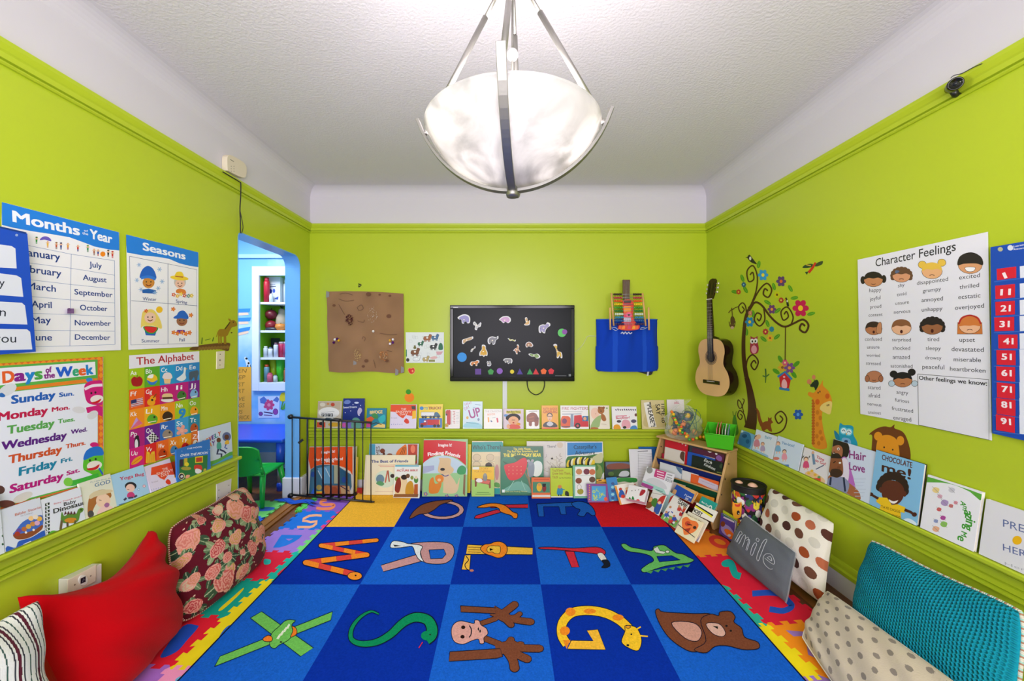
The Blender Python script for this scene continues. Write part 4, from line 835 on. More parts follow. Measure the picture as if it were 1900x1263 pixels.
        if st == 'bald': a.e(x-r*.85, y+r*.35, r*.28, r*.42, '#a86a48', o=O, ow=2); a.e(x+r*.85, y+r*.35, r*.28, r*.42, '#a86a48', o=O, ow=2)
        if r == 66: a.b([x-r*.4, y+r*.3, x+r*.4, y+r*.3, x+r*.25, y+r*.62, x-r*.25, y+r*.62], '#f4f4f4', O, 2)
        elif st in ('short', 'side') or (r == 58): a.e(x, y+r*.48, r*.14, r*.18, '#4a1a1a')
        else: a.l([x-r*.25, y+r*.5, x, y+r*(.42 if y > 280 and x > 300 else .58), x+r*.25, y+r*.5], 3, '#4a1a1a', True)
    for dx in (-60, 66): a.e(338+dx, 915, 17, 16, '#b8ccd8', o=O, ow=2)
flat('feelings_poster', 'white character feelings poster with ten faces on right wall', 'poster', PRr(), B5, char, [93, 240, 803, 88, 825, 1225, 460, 1148, 108, 1080], '#e6e6ec')
def numb(a):
    a.e(870, 183, 14, 12, '#b8b890'); a.e(925, 175, 16, 15, '#d8dcea'); a.t('Learning', 943, 172, 1012, 160, '#e8ecf6', 10, .01); a.t('Resources', 943, 188, 1018, 177, '#e8ecf6', 10, .01)
    for k, (x0, y0, x1, y1, s) in enumerate(((850, 290, 957, 352, '1'), (842, 382, 950, 456, '11'), (843, 470, 950, 545, '21'), (838, 555, 947, 630, '31'), (858, 648, 964, 724, '41'), (850, 732, 955, 812, '51'), (850, 820, 953, 898, '61'), (852, 908, 953, 990, '71'), (850, 992, 955, 1080, '81'), (848, 1082, 952, 1168, '91'))):
        a.p([x0, y0, x1, y0-13+k*3.2, x1, y1-14+k*3.4, x0+2, y1], '#d81f34')
        a.t(s, x0+(46 if len(s) == 1 else 30), y0+52, x0+(56 if len(s) == 1 else 82), y0+48+k*1.2, '#f6e8ea', 34, .03)
        a.p([976, y0-14+k*2, 1200, y0-44+k*7, 1200, y1-40+k*8, 978, y1-12+k*4], '#e4e8f2'); a.l([836, y1+8, 1200, y1-36+k*9], 4, '#3f6cc4')
flat('number_chart', 'blue pocket chart of red number cards at right edge', 'pocket chart', PRr(.012), B5, numb, [822, 172, 1010, 140, 1200, 104, 1200, 1268, 1010, 1226, 832, 1186, 826, 700], '#1a4cae', .004)
# back wall
def spr(x, y, s=.07): return V((x, y, s))
g = G(); P4 = [atY(607, 541, YB-.012), atY(749, 545, YB-.012), atY(750, 691, YB-.012), atY(610, 689, YB-.012)]
rn = random.Random(5)
def pap(u, v):
    p = P4[0]*(1-u)*(1-v)+P4[1]*u*(1-v)+P4[2]*u*v+P4[3]*(1-u)*v
    p.z += .012*math.sin(u*3.1)*(1-v)-.006*math.sin(u*9)*v; p.x += .005*math.sin(v*8)*(.5-abs(u-.5))
    d = .004*math.sin(u*9+v*5)+.003*math.sin(v*17-u*6)+.0022*math.sin(u*31+v*23)+.008*max(0, v-.75)*math.sin(u*7)*4
    p.y -= .006+d if p.y-.006-d < YB-.001 else 0
    return p
def papc(u, v):
    k = 1+.05*math.sin(u*17+v*5+2*math.sin(v*9))+.05*math.sin(v*13-u*7+3*math.sin(u*5)); c = lin('#94704f'); return tuple(x*k for x in c)
g.grid(pap, 60, 60, papc)
q = Art(g, V((0, YB-.028, 0)), V((0, -1, 0)), B1)
KRAFT = lambda: tag(g.build('brown_paper_collage', M_MATTE), 'crumpled brown paper collage taped to back wall', 'collage')
for pts in ([370, 240, 430, 228, 500, 250], [360, 285, 430, 308, 510, 298], [360, 340, 400, 410, 420, 440], [540, 370, 580, 345, 600, 380, 560, 400, 540, 370], [545, 500, 600, 515, 610, 490], [760, 620, 850, 635, 930, 632], [590, 680, 600, 655, 620, 670, 610, 700], [700, 880, 720, 960], [830, 790, 880, 800]): q.l(pts, 4, '#5f4434', True)
for x, y, r in ((650, 240, 24), (860, 255, 14), (850, 455, 24), (315, 350, 16), (760, 245, 12), (830, 890, 18), (600, 945, 16), (630, 890, 20)): q.e(x, y, r, r*.8, '#6e4a34')
for x, y in ((255, 240), (520, 920), (930, 998), (985, 975)): q.p([x-16, y-34, x+14, y-16, x+12, y+26, x-18, y+36], '#8f8c8c')
kraft = KRAFT()
def bits(name, n, cx, cy, rx, ry, cols, rad, kind='thing'):
    g = G()
    for k in range(n):
        t, s = rn.uniform(0, 6.28), math.sqrt(rn.random()); p = hit(560+(cx+rx*s*math.cos(t))*.18999, 500+(cy+ry*s*math.sin(t))*.18999, V((0, YB-.032, 0)), V((0, -1, 0)))
        g.ball(p, rad, rn.choice(cols), 5, (1, .6, .7), Matrix.Rotation(rn.uniform(0, 3), 3, 'Y'))
    o = g.build(name, M_MATTE, kraft); o['kind'] = 'stuff'
bits('bean_patch', 90, 465, 490, 38, 52, ['#3f1418', '#4d1a1c', '#571f20'], .0045)
bits('rice_patch', 70, 690, 440, 50, 80, ['#d8cdbc', '#c8b8a0', '#b39878'], .0028); bits('corn_patch', 90, 545, 830, 36, 60, ['#d8b878', '#cfae6e', '#b89a70'], .0032); bits('lentil_patch', 90, 800, 840, 46, 50, ['#d8843a', '#c8762e', '#e0c8a0'], .0032)
for x, y, c in ((323, 682, '#eee8ea'), (345, 676, '#4a1a5a'), (360, 692, '#e8b020'), (312, 712, '#4a1458'), (890, 682, '#efe8f0'), (860, 692, '#e0a838'), (888, 712, '#5a2478'), (862, 725, '#efe6ee'), (698, 602, '#e8e2da')):
    G().ball(hit(560+x*.18999, 500+y*.18999, V((0, YB-.034, 0)), V((0, -1, 0))), .0115, c, 8).build('pom_pom', M_CLOTH, kraft)
def farm(a):
    rr = random.Random(4)
    for k in range(26):
        x, y = rr.uniform(1030, 1340), rr.uniform(625, 880); a.l([x, y, x+26, y+rr.uniform(-8, 8), x+30, y+24, x+4, y+26, x, y], 2, '#b8c0c0')
    for x, y, c, k in ((1225, 668, '#9a5a34', 1.1), (1300, 662, '#3f6a94', 1), (1105, 805, '#7a4a2e', 1.2), (1160, 722, '#2a6a4a', .8), (1285, 752, '#2c3030', 1), (1210, 872, '#b8a468', .9), (1120, 870, '#dfe6e6', 1)):
        for dx in (-22, -12, 12, 22): a.l([x+dx*k, y+8*k, x+dx*k, y+34*k], 7*k, c)
        a.b([x-34*k, y+10*k, x-26*k, y-14*k, x+8*k, y-14*k, x+20*k, y-34*k, x+40*k, y-26*k, x+32*k, y, x+24*k, y+18*k, x-20*k, y+20*k], c, '#3a4444', 2); a.e(x, y-2, 9*k, 7*k, '#f0f0f0')
    a.b([1335, 780, 1340, 730, 1358, 715, 1375, 735, 1376, 780], '#1f6a4a'); a.b([1090, 770, 1104, 735, 1118, 770], '#6a6a34'); a.l([1022, 780, 1022, 850], 10, '#3a8a6a'); a.p([1310, 800, 1380, 798, 1360, 830, 1320, 832], '#d0a0a8'); a.p([1240, 880, 1300, 880, 1300, 900, 1240, 900], '#8a8a4a'); a.e(1035, 882, 16, 18, '#2a3030'); a.b([1250, 860, 1300, 845, 1325, 862, 1280, 875], '#dcb0ac')
flat('animal_sticker_sheet', 'white sheet of farm animal stickers left of the television', 'sticker sheet', PB(), B1, farm, [1015, 612, 1388, 612, 1388, 910, 1018, 910], '#dfe6e4')
flat('apple_sticker', 'small red apple sticker beneath the farm animal sheet', 'sticker', PB(.0008), B1, lambda a: (a.b([1036, 985, 1045, 960, 1070, 962, 1092, 955, 1106, 985, 1092, 1015, 1060, 1020], '#f0a070'), a.b([1041, 985, 1049, 965, 1070, 967, 1090, 960, 1101, 985, 1089, 1010, 1060, 1014], '#d8342a'), a.e(1082, 990, 9, 12, '#f0a06a')), m=M_VINYL)
flat('orange_fruit_sticker', 'orange fruit sticker with green leaf above the ledge books', 'sticker', PB(.0008), ZF, lambda a: (a.e(1066, 102, 54, 52, '#f08a1c'), a.e(1056, 40, 29, 28, '#3a9a24')), m=M_VINYL)
flat('black_heart_sticker', 'tiny dark outline sticker above the brown paper collage', 'sticker', PB(.0008), B1, lambda a: (a.l([550, 138, 580, 150, 556, 170, 562, 142], 9, '#1f2a14', True),), m=M_VINYL)
# right wall decals
def rdecal(name, label, draw, z=B4, group=None): return flat(name, label, 'sticker', PRr(.0007), z, draw, m=M_VINYL, group=group)
BRN = '#4a2d14'
def tree(a):
    a.l([243, 1178, 256, 1120, 258, 1040, 244, 940, 222, 850], 78, BRN, True, w1=28); a.l([222, 850, 208, 760, 203, 660, 207, 560, 222, 460, 262, 385], 28, BRN, True, w1=20)
    for P, w in (([250, 395, 282, 310, 291, 215, 264, 146, 226, 180, 236, 245, 268, 232, 262, 188, 244, 205], 9), ([255, 392, 300, 305, 350, 258, 382, 296, 362, 345, 330, 328, 338, 292, 358, 305], 10), ([235, 415, 280, 378, 322, 400, 365, 458, 415, 508, 465, 532, 520, 512, 580, 487, 615, 522, 595, 568, 560, 548, 572, 514, 594, 528], 13),
                 ([500, 528, 518, 470, 482, 408, 442, 436, 455, 490, 487, 470, 476, 436, 460, 455], 9), ([332, 418, 338, 490, 305, 528, 272, 490, 288, 446, 316, 460, 304, 494, 290, 480], 9), ([222, 445, 216, 402, 196, 381, 172, 408, 188, 446, 208, 425, 194, 404], 8), ([174, 404, 150, 412, 126, 428], 5),
                 ([219, 806, 228, 742, 262, 710, 297, 752, 275, 804, 251, 775, 270, 746, 284, 766], 9), ([322, 1196, 400, 1210, 458, 1180, 476, 1112, 442, 1068, 404, 1098, 424, 1144, 452, 1118, 432, 1094], 9), ([218, 1150, 208, 1090, 180, 1062, 166, 1095, 184, 1120, 196, 1098, 182, 1085], 7), ([205, 1075, 190, 1020, 170, 995, 168, 1030, 186, 1050, 208, 1000, 196, 988], 6), ([470, 536, 467, 756], 6)): a.l(P, w, BRN, len(P) > 6)
rdecal('tree_decal', 'tall brown curly branched tree sticker on right wall', tree)
for nm, lab, x, y, r, c, mid in (('flower_decal', 'blue flower sticker beside the topmost curl of the tree', 327, 205, 40, '#2f9ad0', '#f0e03a'), ('flower_decal', 'purple flower sticker highest right above the tree', 442, 245, 38, '#5a3a6a', '#e06a2a'), ('flower_decal', 'largest magenta flower sticker right of the tree', 565, 415, 62, '#c4144e', '#f0d020'), ('flower_decal', 'purple flower sticker in the middle of the tree branches', 383, 422, 33, '#6a3a70', '#f0a03a'),
                                 ('flower_decal', 'blue flower sticker beside the trunk above the pink owl', 243, 502, 36, '#2488b8', '#f0d020'), ('flower_decal', 'small red flower sticker near the small toucan', 442, 365, 20, '#b03a2a', '#f0d060'), ('flower_decal', 'yellow flower sticker faint above the middle branches', 416, 330, 26, '#c8cc1a', '#6a3a10'), ('flower_decal', 'small red flower sticker at far left of the tree', 172, 312, 18, '#c0402a', '#f0c040'), ('flower_decal', 'small dark blue flower sticker upper left of the tree', 205, 266, 18, '#2a5a7a', '#80c0d0'),
                                 ('flower_decal', 'red flower sticker low among the tree branches', 343, 564, 22, '#b83238', '#f0d050'), ('flower_decal', 'teal flower sticker low right among the tree branches', 382, 548, 20, '#2a8a9a', '#3a7ab0'), ('flower_decal', 'yellow flower sticker with red centre lowest among branches', 372, 604, 26, '#e0b82a', '#c03a2a'), ('flower_decal', 'lone blue flower sticker beside the giraffe', 549, 1088, 38, '#2458a8', '#58a0e0'), ('flower_decal', 'pale pink flower sticker just above the blue trunk flower', 247, 446, 17, '#c8806a', '#e0b070')):
    rdecal(nm, lab, lambda a: a.flower(x, y, r*.85, c, mid, 6 if r > 24 else 8, 1.15), group='flower stickers around the tree')
for x, y, t in ((300, 138, 100), (196, 225, 70), (216, 298, 60), (150, 312, 10), (396, 278, 75), (500, 290, 60), (526, 350, -10), (355, 378, 30), (420, 430, -40), (632, 450, -15), (265, 452, 80), (355, 512, 70), (222, 565, 85), (330, 610, 40), (415, 596, -40)):
    rdecal('leaf_decal', 'small green leaf sticker among the tree flowers', lambda a: (a.e(x, y, 24 if x != 632 else 26, 11, '#4f9a1c', t), a.l([x-20*math.cos(R(t)), y-20*math.sin(R(t)), x+20*math.cos(R(t)), y+20*math.sin(R(t))], 2, '#8cc43a')), group='leaf stickers around the tree')
rdecal('toucan_decal', 'black toucan sticker perched on the top curl', lambda a: (a.b([228, 95, 240, 76, 255, 92, 275, 118, 288, 136, 268, 132, 246, 120], '#20241c'), a.p([214, 94, 236, 88, 238, 100], '#2a2a20'), a.e(246, 100, 7, 12, '#dfe0d0')))
rdecal('small_toucan_decal', 'little toucan sticker perched on the right branch curl', lambda a: (a.b([466, 355, 476, 348, 486, 372, 492, 402, 478, 400, 474, 376], '#20241c'), a.p([458, 362, 472, 354, 472, 364], '#d08a2a'), a.e(480, 370, 4, 8, '#dfe0d0')))
rdecal('parrot_decal', 'red parrot sticker flying above the tree', lambda a: (a.b([576, 158, 600, 138, 640, 135, 640, 152, 610, 160], '#2f4a2a'), a.b([655, 148, 670, 128, 705, 116, 700, 138, 670, 150], '#3a4a2a'), a.l([615, 190, 640, 160, 660, 126], 18, '#c8321e', True, w1=12), a.l([600, 140, 630, 146], 6, '#d8b83a'), a.p([592, 186, 615, 182, 605, 204], '#2a4a2a')))
rdecal('monkey_decal', 'small brown monkey sticker hanging from left branch', lambda a: (a.l([128, 412, 132, 450, 132, 480], 6, '#5a3c24'), a.l([108, 445, 122, 428, 145, 418], 6, '#6a4a1a'), a.b([120, 495, 124, 470, 140, 468, 150, 495, 140, 518, 124, 516], '#5a3c24'), a.e(132, 528, 15, 17, '#6a482c'), a.e(132, 538, 11, 9, '#d8b09a'), a.l([112, 500, 118, 530], 5, '#5a3c24'), a.l([152, 498, 146, 530], 5, '#5a3c24')))
rdecal('pink_owl_decal', 'pink owl sticker sitting on a low branch curl', lambda a: (a.b([248, 610, 248, 592, 262, 600, 280, 600, 292, 592, 292, 625, 300, 670, 290, 700, 258, 705, 244, 680], '#a83246'), a.e(258, 624, 13, 16, '#f0ece0'), a.e(281, 622, 12, 16, '#f0ece0'), a.e(260, 625, 5, 7, '#222'), a.e(279, 624, 5, 7, '#222'), a.e(270, 676, 18, 26, '#e8a0a8'), a.p([266, 640, 274, 640, 270, 652], '#e8a03a')))
def bhouse(a):
    for x, y, t in ((437, 738, 60), (538, 768, -40), (410, 815, 35), (522, 835, 55)): a.e(x, y, 26, 13, '#4f9a1c', t)
    a.flower(450, 790, 30, '#d8a82a', '#8a5a2a', 6); a.flower(495, 793, 36, '#7a4a8c', '#e8a03a', 6); a.flower(467, 760, 22, '#d85a7a', '#f0d0a0', 6)
    a.p([428, 845, 465, 825, 505, 858, 490, 925, 438, 918], '#c8202c'); a.l([420, 850, 466, 818, 510, 866], 14, '#2f7ab4'); a.p([430, 914, 495, 924, 494, 940, 430, 930], '#2f7ab4'); a.b([447, 915, 447, 880, 462, 864, 478, 884, 477, 920], '#f0b4b8'); a.e(461, 850, 7, 7, '#f0b0b8')
rdecal('birdhouse_decal', 'red birdhouse sticker with flowers hanging from tree', bhouse)
rdecal('bird_decal', 'small green hummingbird sticker between trunk and birdhouse', lambda a: (a.l([342, 798, 345, 840, 342, 888], 10, '#3a6a2a', True, w1=5), a.l([324, 842, 345, 848, 366, 832], 8, '#4a7a34', True)))
rdecal('squirrel_decal', 'brown squirrel sticker at the foot of the tree', lambda a: (a.l([322, 1160, 305, 1120, 296, 1075, 282, 1050], 24, '#8a4a1c', True, w1=14), a.b([316, 1150, 340, 1132, 358, 1128, 358, 1104, 368, 1112, 382, 1106, 380, 1122, 390, 1138, 376, 1152, 384, 1195, 366, 1192, 352, 1180, 332, 1192, 318, 1180], '#8a4a1c')))
def giraffe(a):
    O = '#e09022'
    a.b([642, 1290, 640, 1180, 642, 1060, 655, 985, 700, 1030, 700, 1120, 712, 1200, 730, 1300], O)
    for k in range(16): a.e(645, 1000+k*18, 11, 9, '#b8601a')
    a.b([612, 965, 618, 945, 650, 950, 672, 920, 690, 900, 706, 872, 708, 905, 745, 945, 764, 1000, 762, 1040, 750, 1078, 720, 1070, 690, 1050, 655, 1010, 640, 985], O)
    a.b([688, 1055, 700, 1025, 740, 1005, 764, 1010, 762, 1050, 752, 1086, 725, 1080], '#ead076')
    a.e(735, 972, 14, 17, '#d06018'); a.e(672, 1008, 14, 18, '#d06018')
    for x, y in ((672, 1075), (690, 1110), (670, 1150), (690, 1200), (668, 1225), (700, 1240), (680, 1270)): a.e(x, y, 11, 15, '#c8781c')
    a.e(676, 950, 3.5, 7, '#222'); a.e(688, 943, 3.5, 7, '#222'); a.e(733, 1030, 3, 7, '#3a2a10'); a.e(744, 1028, 3, 7, '#3a2a10')
    a.b([625, 910, 645, 880, 670, 868, 680, 895, 660, 935, 650, 915], '#20301c'); a.e(620, 880, 15, 16, '#d0845c'); a.e(648, 852, 12, 15, '#d0845c'); a.l([622, 895, 640, 915], 4, '#333'); a.l([650, 866, 655, 890], 4, '#333')
rdecal('giraffe_decal', 'orange giraffe sticker rising above the ledge books', giraffe)
def bowl_(a):
    B_ = '#1f9ab8'
    a.b([740, 350, 735, 270, 742, 220, 765, 232, 800, 232, 826, 245, 826, 290, 850, 340, 846, 372, 800, 375], B_); a.b([738, 300, 706, 265, 712, 310, 738, 348], '#1880a0'); a.e(765, 268, 24, 24, '#5fc8d8'); a.e(798, 276, 24, 25, '#5fc8d8'); a.e(765, 268, 17, 17, '#e0f4f4'); a.e(798, 276, 17, 17, '#e0f4f4')
    a.l([755, 270, 765, 262, 775, 272], 4, '#1a3a4a', True); a.l([788, 278, 798, 270, 808, 280], 4, '#1a3a4a', True); a.p([778, 282, 788, 284, 782, 298], '#f0b03a'); a.b([755, 340, 760, 312, 800, 318, 812, 345, 805, 370], '#7ab0d8'); a.e(780, 335, 12, 10, '#2a4a6a')
rdecal('blue_owl_decal', 'bright blue owl sticker behind the black tall book', bowl_, B6)
def lion(a):
    a.b([940, 400, 945, 300, 925, 290, 970, 255, 1020, 240, 1060, 245, 1085, 228, 1085, 252, 1130, 270, 1160, 310, 1185, 400, 1178, 470, 1130, 470, 1050, 450, 950, 440], '#6d3c14'); Y = '#e09420'
    a.e(982, 302, 26, 28, Y); a.e(1122, 330, 24, 30, Y); a.b([975, 420, 975, 340, 1000, 302, 1050, 295, 1095, 320, 1112, 370, 1112, 450, 1050, 450], Y); a.e(1020, 372, 5, 6, '#222'); a.e(1074, 387, 5, 6, '#222')
rdecal('lion_decal', 'brown maned lion sticker peeking above the sky blue book', lion, B6)
rdecal('green_caterpillar_decal', 'green leafy creature sticker behind the green bin', lambda a: (a.b([1175, 260, 1185, 215, 1200, 215, 1215, 290, 1222, 350, 1195, 370, 1178, 320], '#4a8a2c'), a.l([1182, 215, 1178, 180], 5, '#3a6a24'), a.l([1198, 215, 1206, 180], 5, '#3a6a24')), ZH)
# ---------------------------------------------------------------- books
M_BOOK = mat('glossy_book_cover', .3, spec=.4)
M_PAGE = mat('book_pages', .8, spec=.1)
UPZ = V((0, 0, 1))
def book(label, group, bl, br, ytop, lean, t, col, draw=None, z=PXV, h=None, roll=0, spine=None, pages='#e9e2d2', lift=True, name='picture_book', cat='book'):
    """bl, br: bottom corners of the front cover; the height is solved so that its top left corner shows at ytop in the photograph"""
    bl, br = V(bl), V(br); r = (br-bl); W = r.length; r.normalize()
    hz = V((r.x, r.y, 0)).normalized(); n0 = hz.cross(UPZ); c, s = math.cos(R(lean)), math.sin(R(lean))
    up = UPZ*c-n0*s; up = (up-r*up.dot(r)).normalized(); nn = r.cross(up)
    if roll:
        q = Matrix.Rotation(R(roll), 3, nn); r = q @ r; up = q @ up
    if lift: bl = bl+V((0, 0, max(0, t*s)))
    if h is None: h = (F*(H-bl.z)-(ytop-PY)*bl.y)/((ytop-PY)*up.y+F*up.z)
    b = bl-nn*(t if lift else 0)*0
    o = thing(name, label, cat, b-nn*t*.5+r*W*.5+V((0, 0, -t*s if lift else 0)), group)
    ct = min(.0016, t*.25)
    def slab(g, u0, u1, v0, v1, d0, d1, cc):
        P = lambda u, v, d: b+r*u+up*v-nn*d
        g.hexa([P(u0, v0, d0), P(u1, v0, d0), P(u1, v1, d0), P(u0, v1, d0)], [P(u0, v0, d1), P(u1, v0, d1), P(u1, v1, d1), P(u0, v1, d1)], cc)
    g = G(); slab(g, 0, W, 0, h, 0, ct, col); slab(g, 0, W, 0, h, t-ct, t, spine or col); slab(g, 0, ct, 0, h, ct, t-ct, spine or col)
    if draw:
        a = Art(g, b, nn, z); a.W, a.h, a.bl, a.rv, a.uv = W, h, b, r, up
        n0, f0 = len(g.v), len(g.f); draw(a); clip_faces(g, f0, b, r, up, W, h)
    g.build('cover', M_BOOK, o)
    if t > .003:
        g = G(); e = min(.003, W*.04); slab(g, ct, W-e, e, h-e, ct, t-ct, pages); g.build('pages', M_PAGE, o)
    return o
def clip_faces(g, f0, b, r, up, W, h):
    """cut the printed shapes off at the edges of the cover"""
    F, C, S = g.f[f0:], g.c[f0:], g.sm[f0:]; del g.f[f0:], g.c[f0:], g.sm[f0:]
    tests = ((r, 0, 1), (r, W, -1), (up, 0, 1), (up, h, -1)); e = .0004
    for f, c, s in zip(F, C, S):
        P = [V(g.v[i]) for i in f]; cut = False
        for ax, lim, sg in tests:
            D = [sg*((p-b).dot(ax)-lim)-e for p in P]
            if min(D) >= 0: continue
            cut = True; Q = []
            for i in range(len(P)):
                j = (i+1) % len(P)
                if D[i] >= 0: Q.append(P[i])
                if (D[i] >= 0) != (D[j] >= 0): Q.append(P[i]+(P[j]-P[i])*(D[i]/(D[i]-D[j])))
            P = Q
            if len(P) < 3: break
        if len(P) < 3: continue
        if cut: n = len(g.v); g.v += [tuple(p) for p in P]; f = tuple(range(n, n+len(P)))
        g.f.append(f); g.c.append(c); g.sm.append(s)
def bback(label, x0, x1, yt, col, draw=None, z=ZF, t=.007, d0=.05, **k):
    Y = YB-d0; xa, xb = (x0-PX)*Y/F, (x1-PX)*Y/F; zb = ledge('B', xa)+.0004
    hh = (PY+F*(H-zb)/Y-yt)*Y/F
    lean = math.degrees(math.asin(min(.9, max(.01, (d0-t-.009)/hh))))
    lean = k.pop('lean', lean)
    return book(label, 'picture books on the back wall ledge', (xa, Y, zb), (xb, Y, zb), yt, lean, t, col, draw, z, **k)
def bleft(label, x0, x1, yt, col, draw=None, z=ZC, t=.008, d0=.05, **k):
    X = XL+d0; ya, yb = X*F/(x0-PX), X*F/(x1-PX); za, zb = ledge('L', ya)+.0004, ledge('L', yb)+.0004
    hh = max(.05, H-(yt-PY)*ya/F-za); lean = math.degrees(math.asin(min(.9, max(.01, (d0-t-.009)/hh))))
    lean = k.pop('lean', lean)
    return book(label, 'picture books on the left wall ledge', (X, ya, za), (X, yb, zb), yt, lean, t, col, draw, z, **k)
def bright(label, x0, x1, yt, col, draw=None, z=B6, t=.008, d0=.05, **k):
    X = XR-d0; ya, yb = X*F/(x0-PX), X*F/(x1-PX); za, zb = ledge('R', ya)+.0014, ledge('R', yb)+.0014
    hh = max(.05, H-(yt-PY)*ya/F-za); lean = math.degrees(math.asin(min(.9, max(.01, (d0-t-.009)/hh))))
    return book(label, 'picture books on the right wall ledge', (X, ya, za), (X, yb, zb), yt, lean, t, col, draw, z, **k)
def bfloor(label, x0, x1, yt, Y, col, draw=None, z=ZG, t=.01, lean=12, zb=RZ+.0018, **k):
    xa, xb = (x0-PX)*Y/F, (x1-PX)*Y/F
    return book(label, 'books standing on the floor along the back wall', (xa, Y, zb), (xb, Y, zb), yt, lean, t, col, draw, z, **k)
# --- back ledge, left to right
def b1(a):
    a.p([50, 150, 308, 150, 306, 235, 45, 235], '#bfae96'); a.e(180, 270, 115, 62, '#ecebe6'); a.e(110, 180, 30, 22, '#e0d8c4'); a.e(222, 180, 22, 20, '#c44a2c'); a.e(170, 172, 14, 12, '#d08a4a'); a.r(45, 375, 140, 432, '#d8502c'); a.e(95, 390, 24, 18, '#30221a'); a.e(240, 400, 70, 24, '#d8a82a')
    for k, c in enumerate('PETE'): a.r(98+k*33, 278, 126+k*33, 312, '#1c1c1c'); a.t(c, 104+k*33, 308, 121+k*33, 308, '#f4f4f4', 24, .01)
    a.l([95, 268, 240, 256], 4, '#999')
bback('grey and cream picture book leftmost on the back ledge', 587.6, 632, 744, '#cfc2ae', b1, t=.012)
def b2(a):
    a.t('Sweet Dreams', 338, 222, 487, 214, '#e8ecfa', 22, .012); a.b([345, 160, 360, 135, 400, 130, 420, 150, 400, 172, 360, 172], '#6d83c0'); a.e(485, 160, 26, 10, '#cfd8f0'); a.b([330, 440, 332, 360, 400, 380, 480, 350, 556, 390, 556, 434], '#7a6ab8'); a.b([430, 434, 440, 340, 490, 325, 525, 360, 530, 434], '#5f9a8a'); a.e(350, 405, 30, 24, '#d058a8')
    for x, y in ((445, 180), (530, 190), (420, 250), (515, 300), (360, 270), (540, 250)): a.e(x, y, 5, 5, '#e8ecfa', n=6)
    a.b([495, 250, 515, 215, 540, 225, 540, 260, 510, 300, 498, 290], '#b8b0d0')
bback('dark night-blue picture book with stars on back ledge', 634.8, 674.5, 739, '#1c2f7c', b2, t=.014)
def b3(a):
    a.t('BRIDGE', 632, 285, 770, 276, '#f0d080', 36, .03); a.p([592, 335, 640, 310, 690, 330, 640, 375, 592, 370], '#d85a2a'); a.b([650, 290, 690, 275, 720, 300, 715, 335, 670, 330], '#3a8a4a'); a.b([725, 330, 790, 290, 800, 350, 760, 385, 735, 370], '#2fb0b8'); a.p([592, 432, 596, 385, 650, 390, 640, 430], '#c0408a'); a.p([660, 430, 740, 385, 800, 400, 798, 436], '#e8c878'); a.l([640, 400, 700, 380, 760, 400], 8, '#2a1a1a')
bback('teal truck picture book right of the night-blue one', 679.2, 715.5, 757, '#1f7f96', b3, t=.012)
def snowy(a, k, f):
    P = lambda *q: [v for i in range(0, len(q), 2) for v in f(q[i], q[i+1])]
    a.p(P(0, .01, 1, .01, 1, .3, .86, .5, .62, .45, .5, .6, .35, .5, .2, .32, 0, .3), '#e24a26'); a.p(P(0, .3, .1, .31, .2, .36, .3, .48, .4, .58, .5, .62, .58, .58, .66, .5, .75, .48, .85, .54, 1, .48, 1, .98, .5, .985, 0, .98), '#ddd4ea')
    for s, u0, u1, v, hh in (('THE', .42, .62, .24, .09), ('SNOWY', .22, .82, .36, .1), ('DAY', .38, .68, .46, .09)): x0, y0 = f(u0, v); x1, y1 = f(u1, v); a.t(s, x0, y0, x1, y1, '#f0d8d0', abs(f(0, hh)[1]-f(0, 0)[1]), .01)
    a.p(P(.82, .06, .98, .06, .98, .22, .84, .2), '#3a3a3a'); a.p(P(.86, .28, 1, .26, 1, .6, .85, .62), '#f0b82a')
    for q in range(6): x, y = f(.06+.08*q, .86-.01*(q % 2)); a.e(x, y, *(abs(f(.018, 0)[0]-f(0, 0)[0]),)*2, '#8a90c8', n=6)
    x0, y0 = f(.05, .6); x1, y1 = f(.28, .6); a.t('Ezra Jack', x0, y0, x1, y1, '#9a8aa0')
    x, y = f(.64, .7); w = abs(f(.1, 0)[0]-f(0, 0)[0]); a.b([x-w, y+w*.2, x-w*.3, y-w*.9, x+w*.7, y-w*.3, x+w*.9, y+w*.8, x, y+w*1.1], '#d8382a')
bback('square red and white snow picture book on the back ledge', 723, 772, 750, '#dcd2e8', lambda a: snowy(a, 1, lambda u, v: (852+288*u, 180+255*v)), d0=.052)
def b5(a):
    a.r(1172, 330, 1426, 436, '#2b6fc0'); a.e(1202, 220, 22, 20, '#3a86c8'); a.t('TO', 1232, 236, 1270, 234, '#2a9ab0', 28, .02); a.t('TRUCK?', 1275, 234, 1415, 232, '#8a2038', 30, .025)
    a.p([1195, 262, 1340, 262, 1340, 305, 1195, 305], '#e8e8ec', '#333', 3); a.b([1345, 315, 1345, 270, 1375, 265, 1405, 300, 1405, 318], '#3f6a8a'); [a.e(x, 316, 15, 15, '#222') for x in (1215, 1245, 1300, 1335, 1385)]; a.l([1195, 308, 1400, 318], 6, '#3f5a78')
    a.p([1262, 345, 1400, 345, 1400, 405, 1262, 405], '#c81f2c'); a.p([1188, 385, 1225, 380, 1232, 350, 1258, 350, 1258, 410, 1188, 410], '#b01c2a'); a.e(1238, 366, 12, 10, '#e8f0f8'); a.r(1395, 345, 1404, 405, '#f0c02a'); [a.e(x, 414, 17, 17, '#1a1a1a') for x in (1205, 1345, 1385)]
bback('yellow and blue truck picture book with two lorries', 776.5, 820.8, 749.5, '#f0d24a', b5)
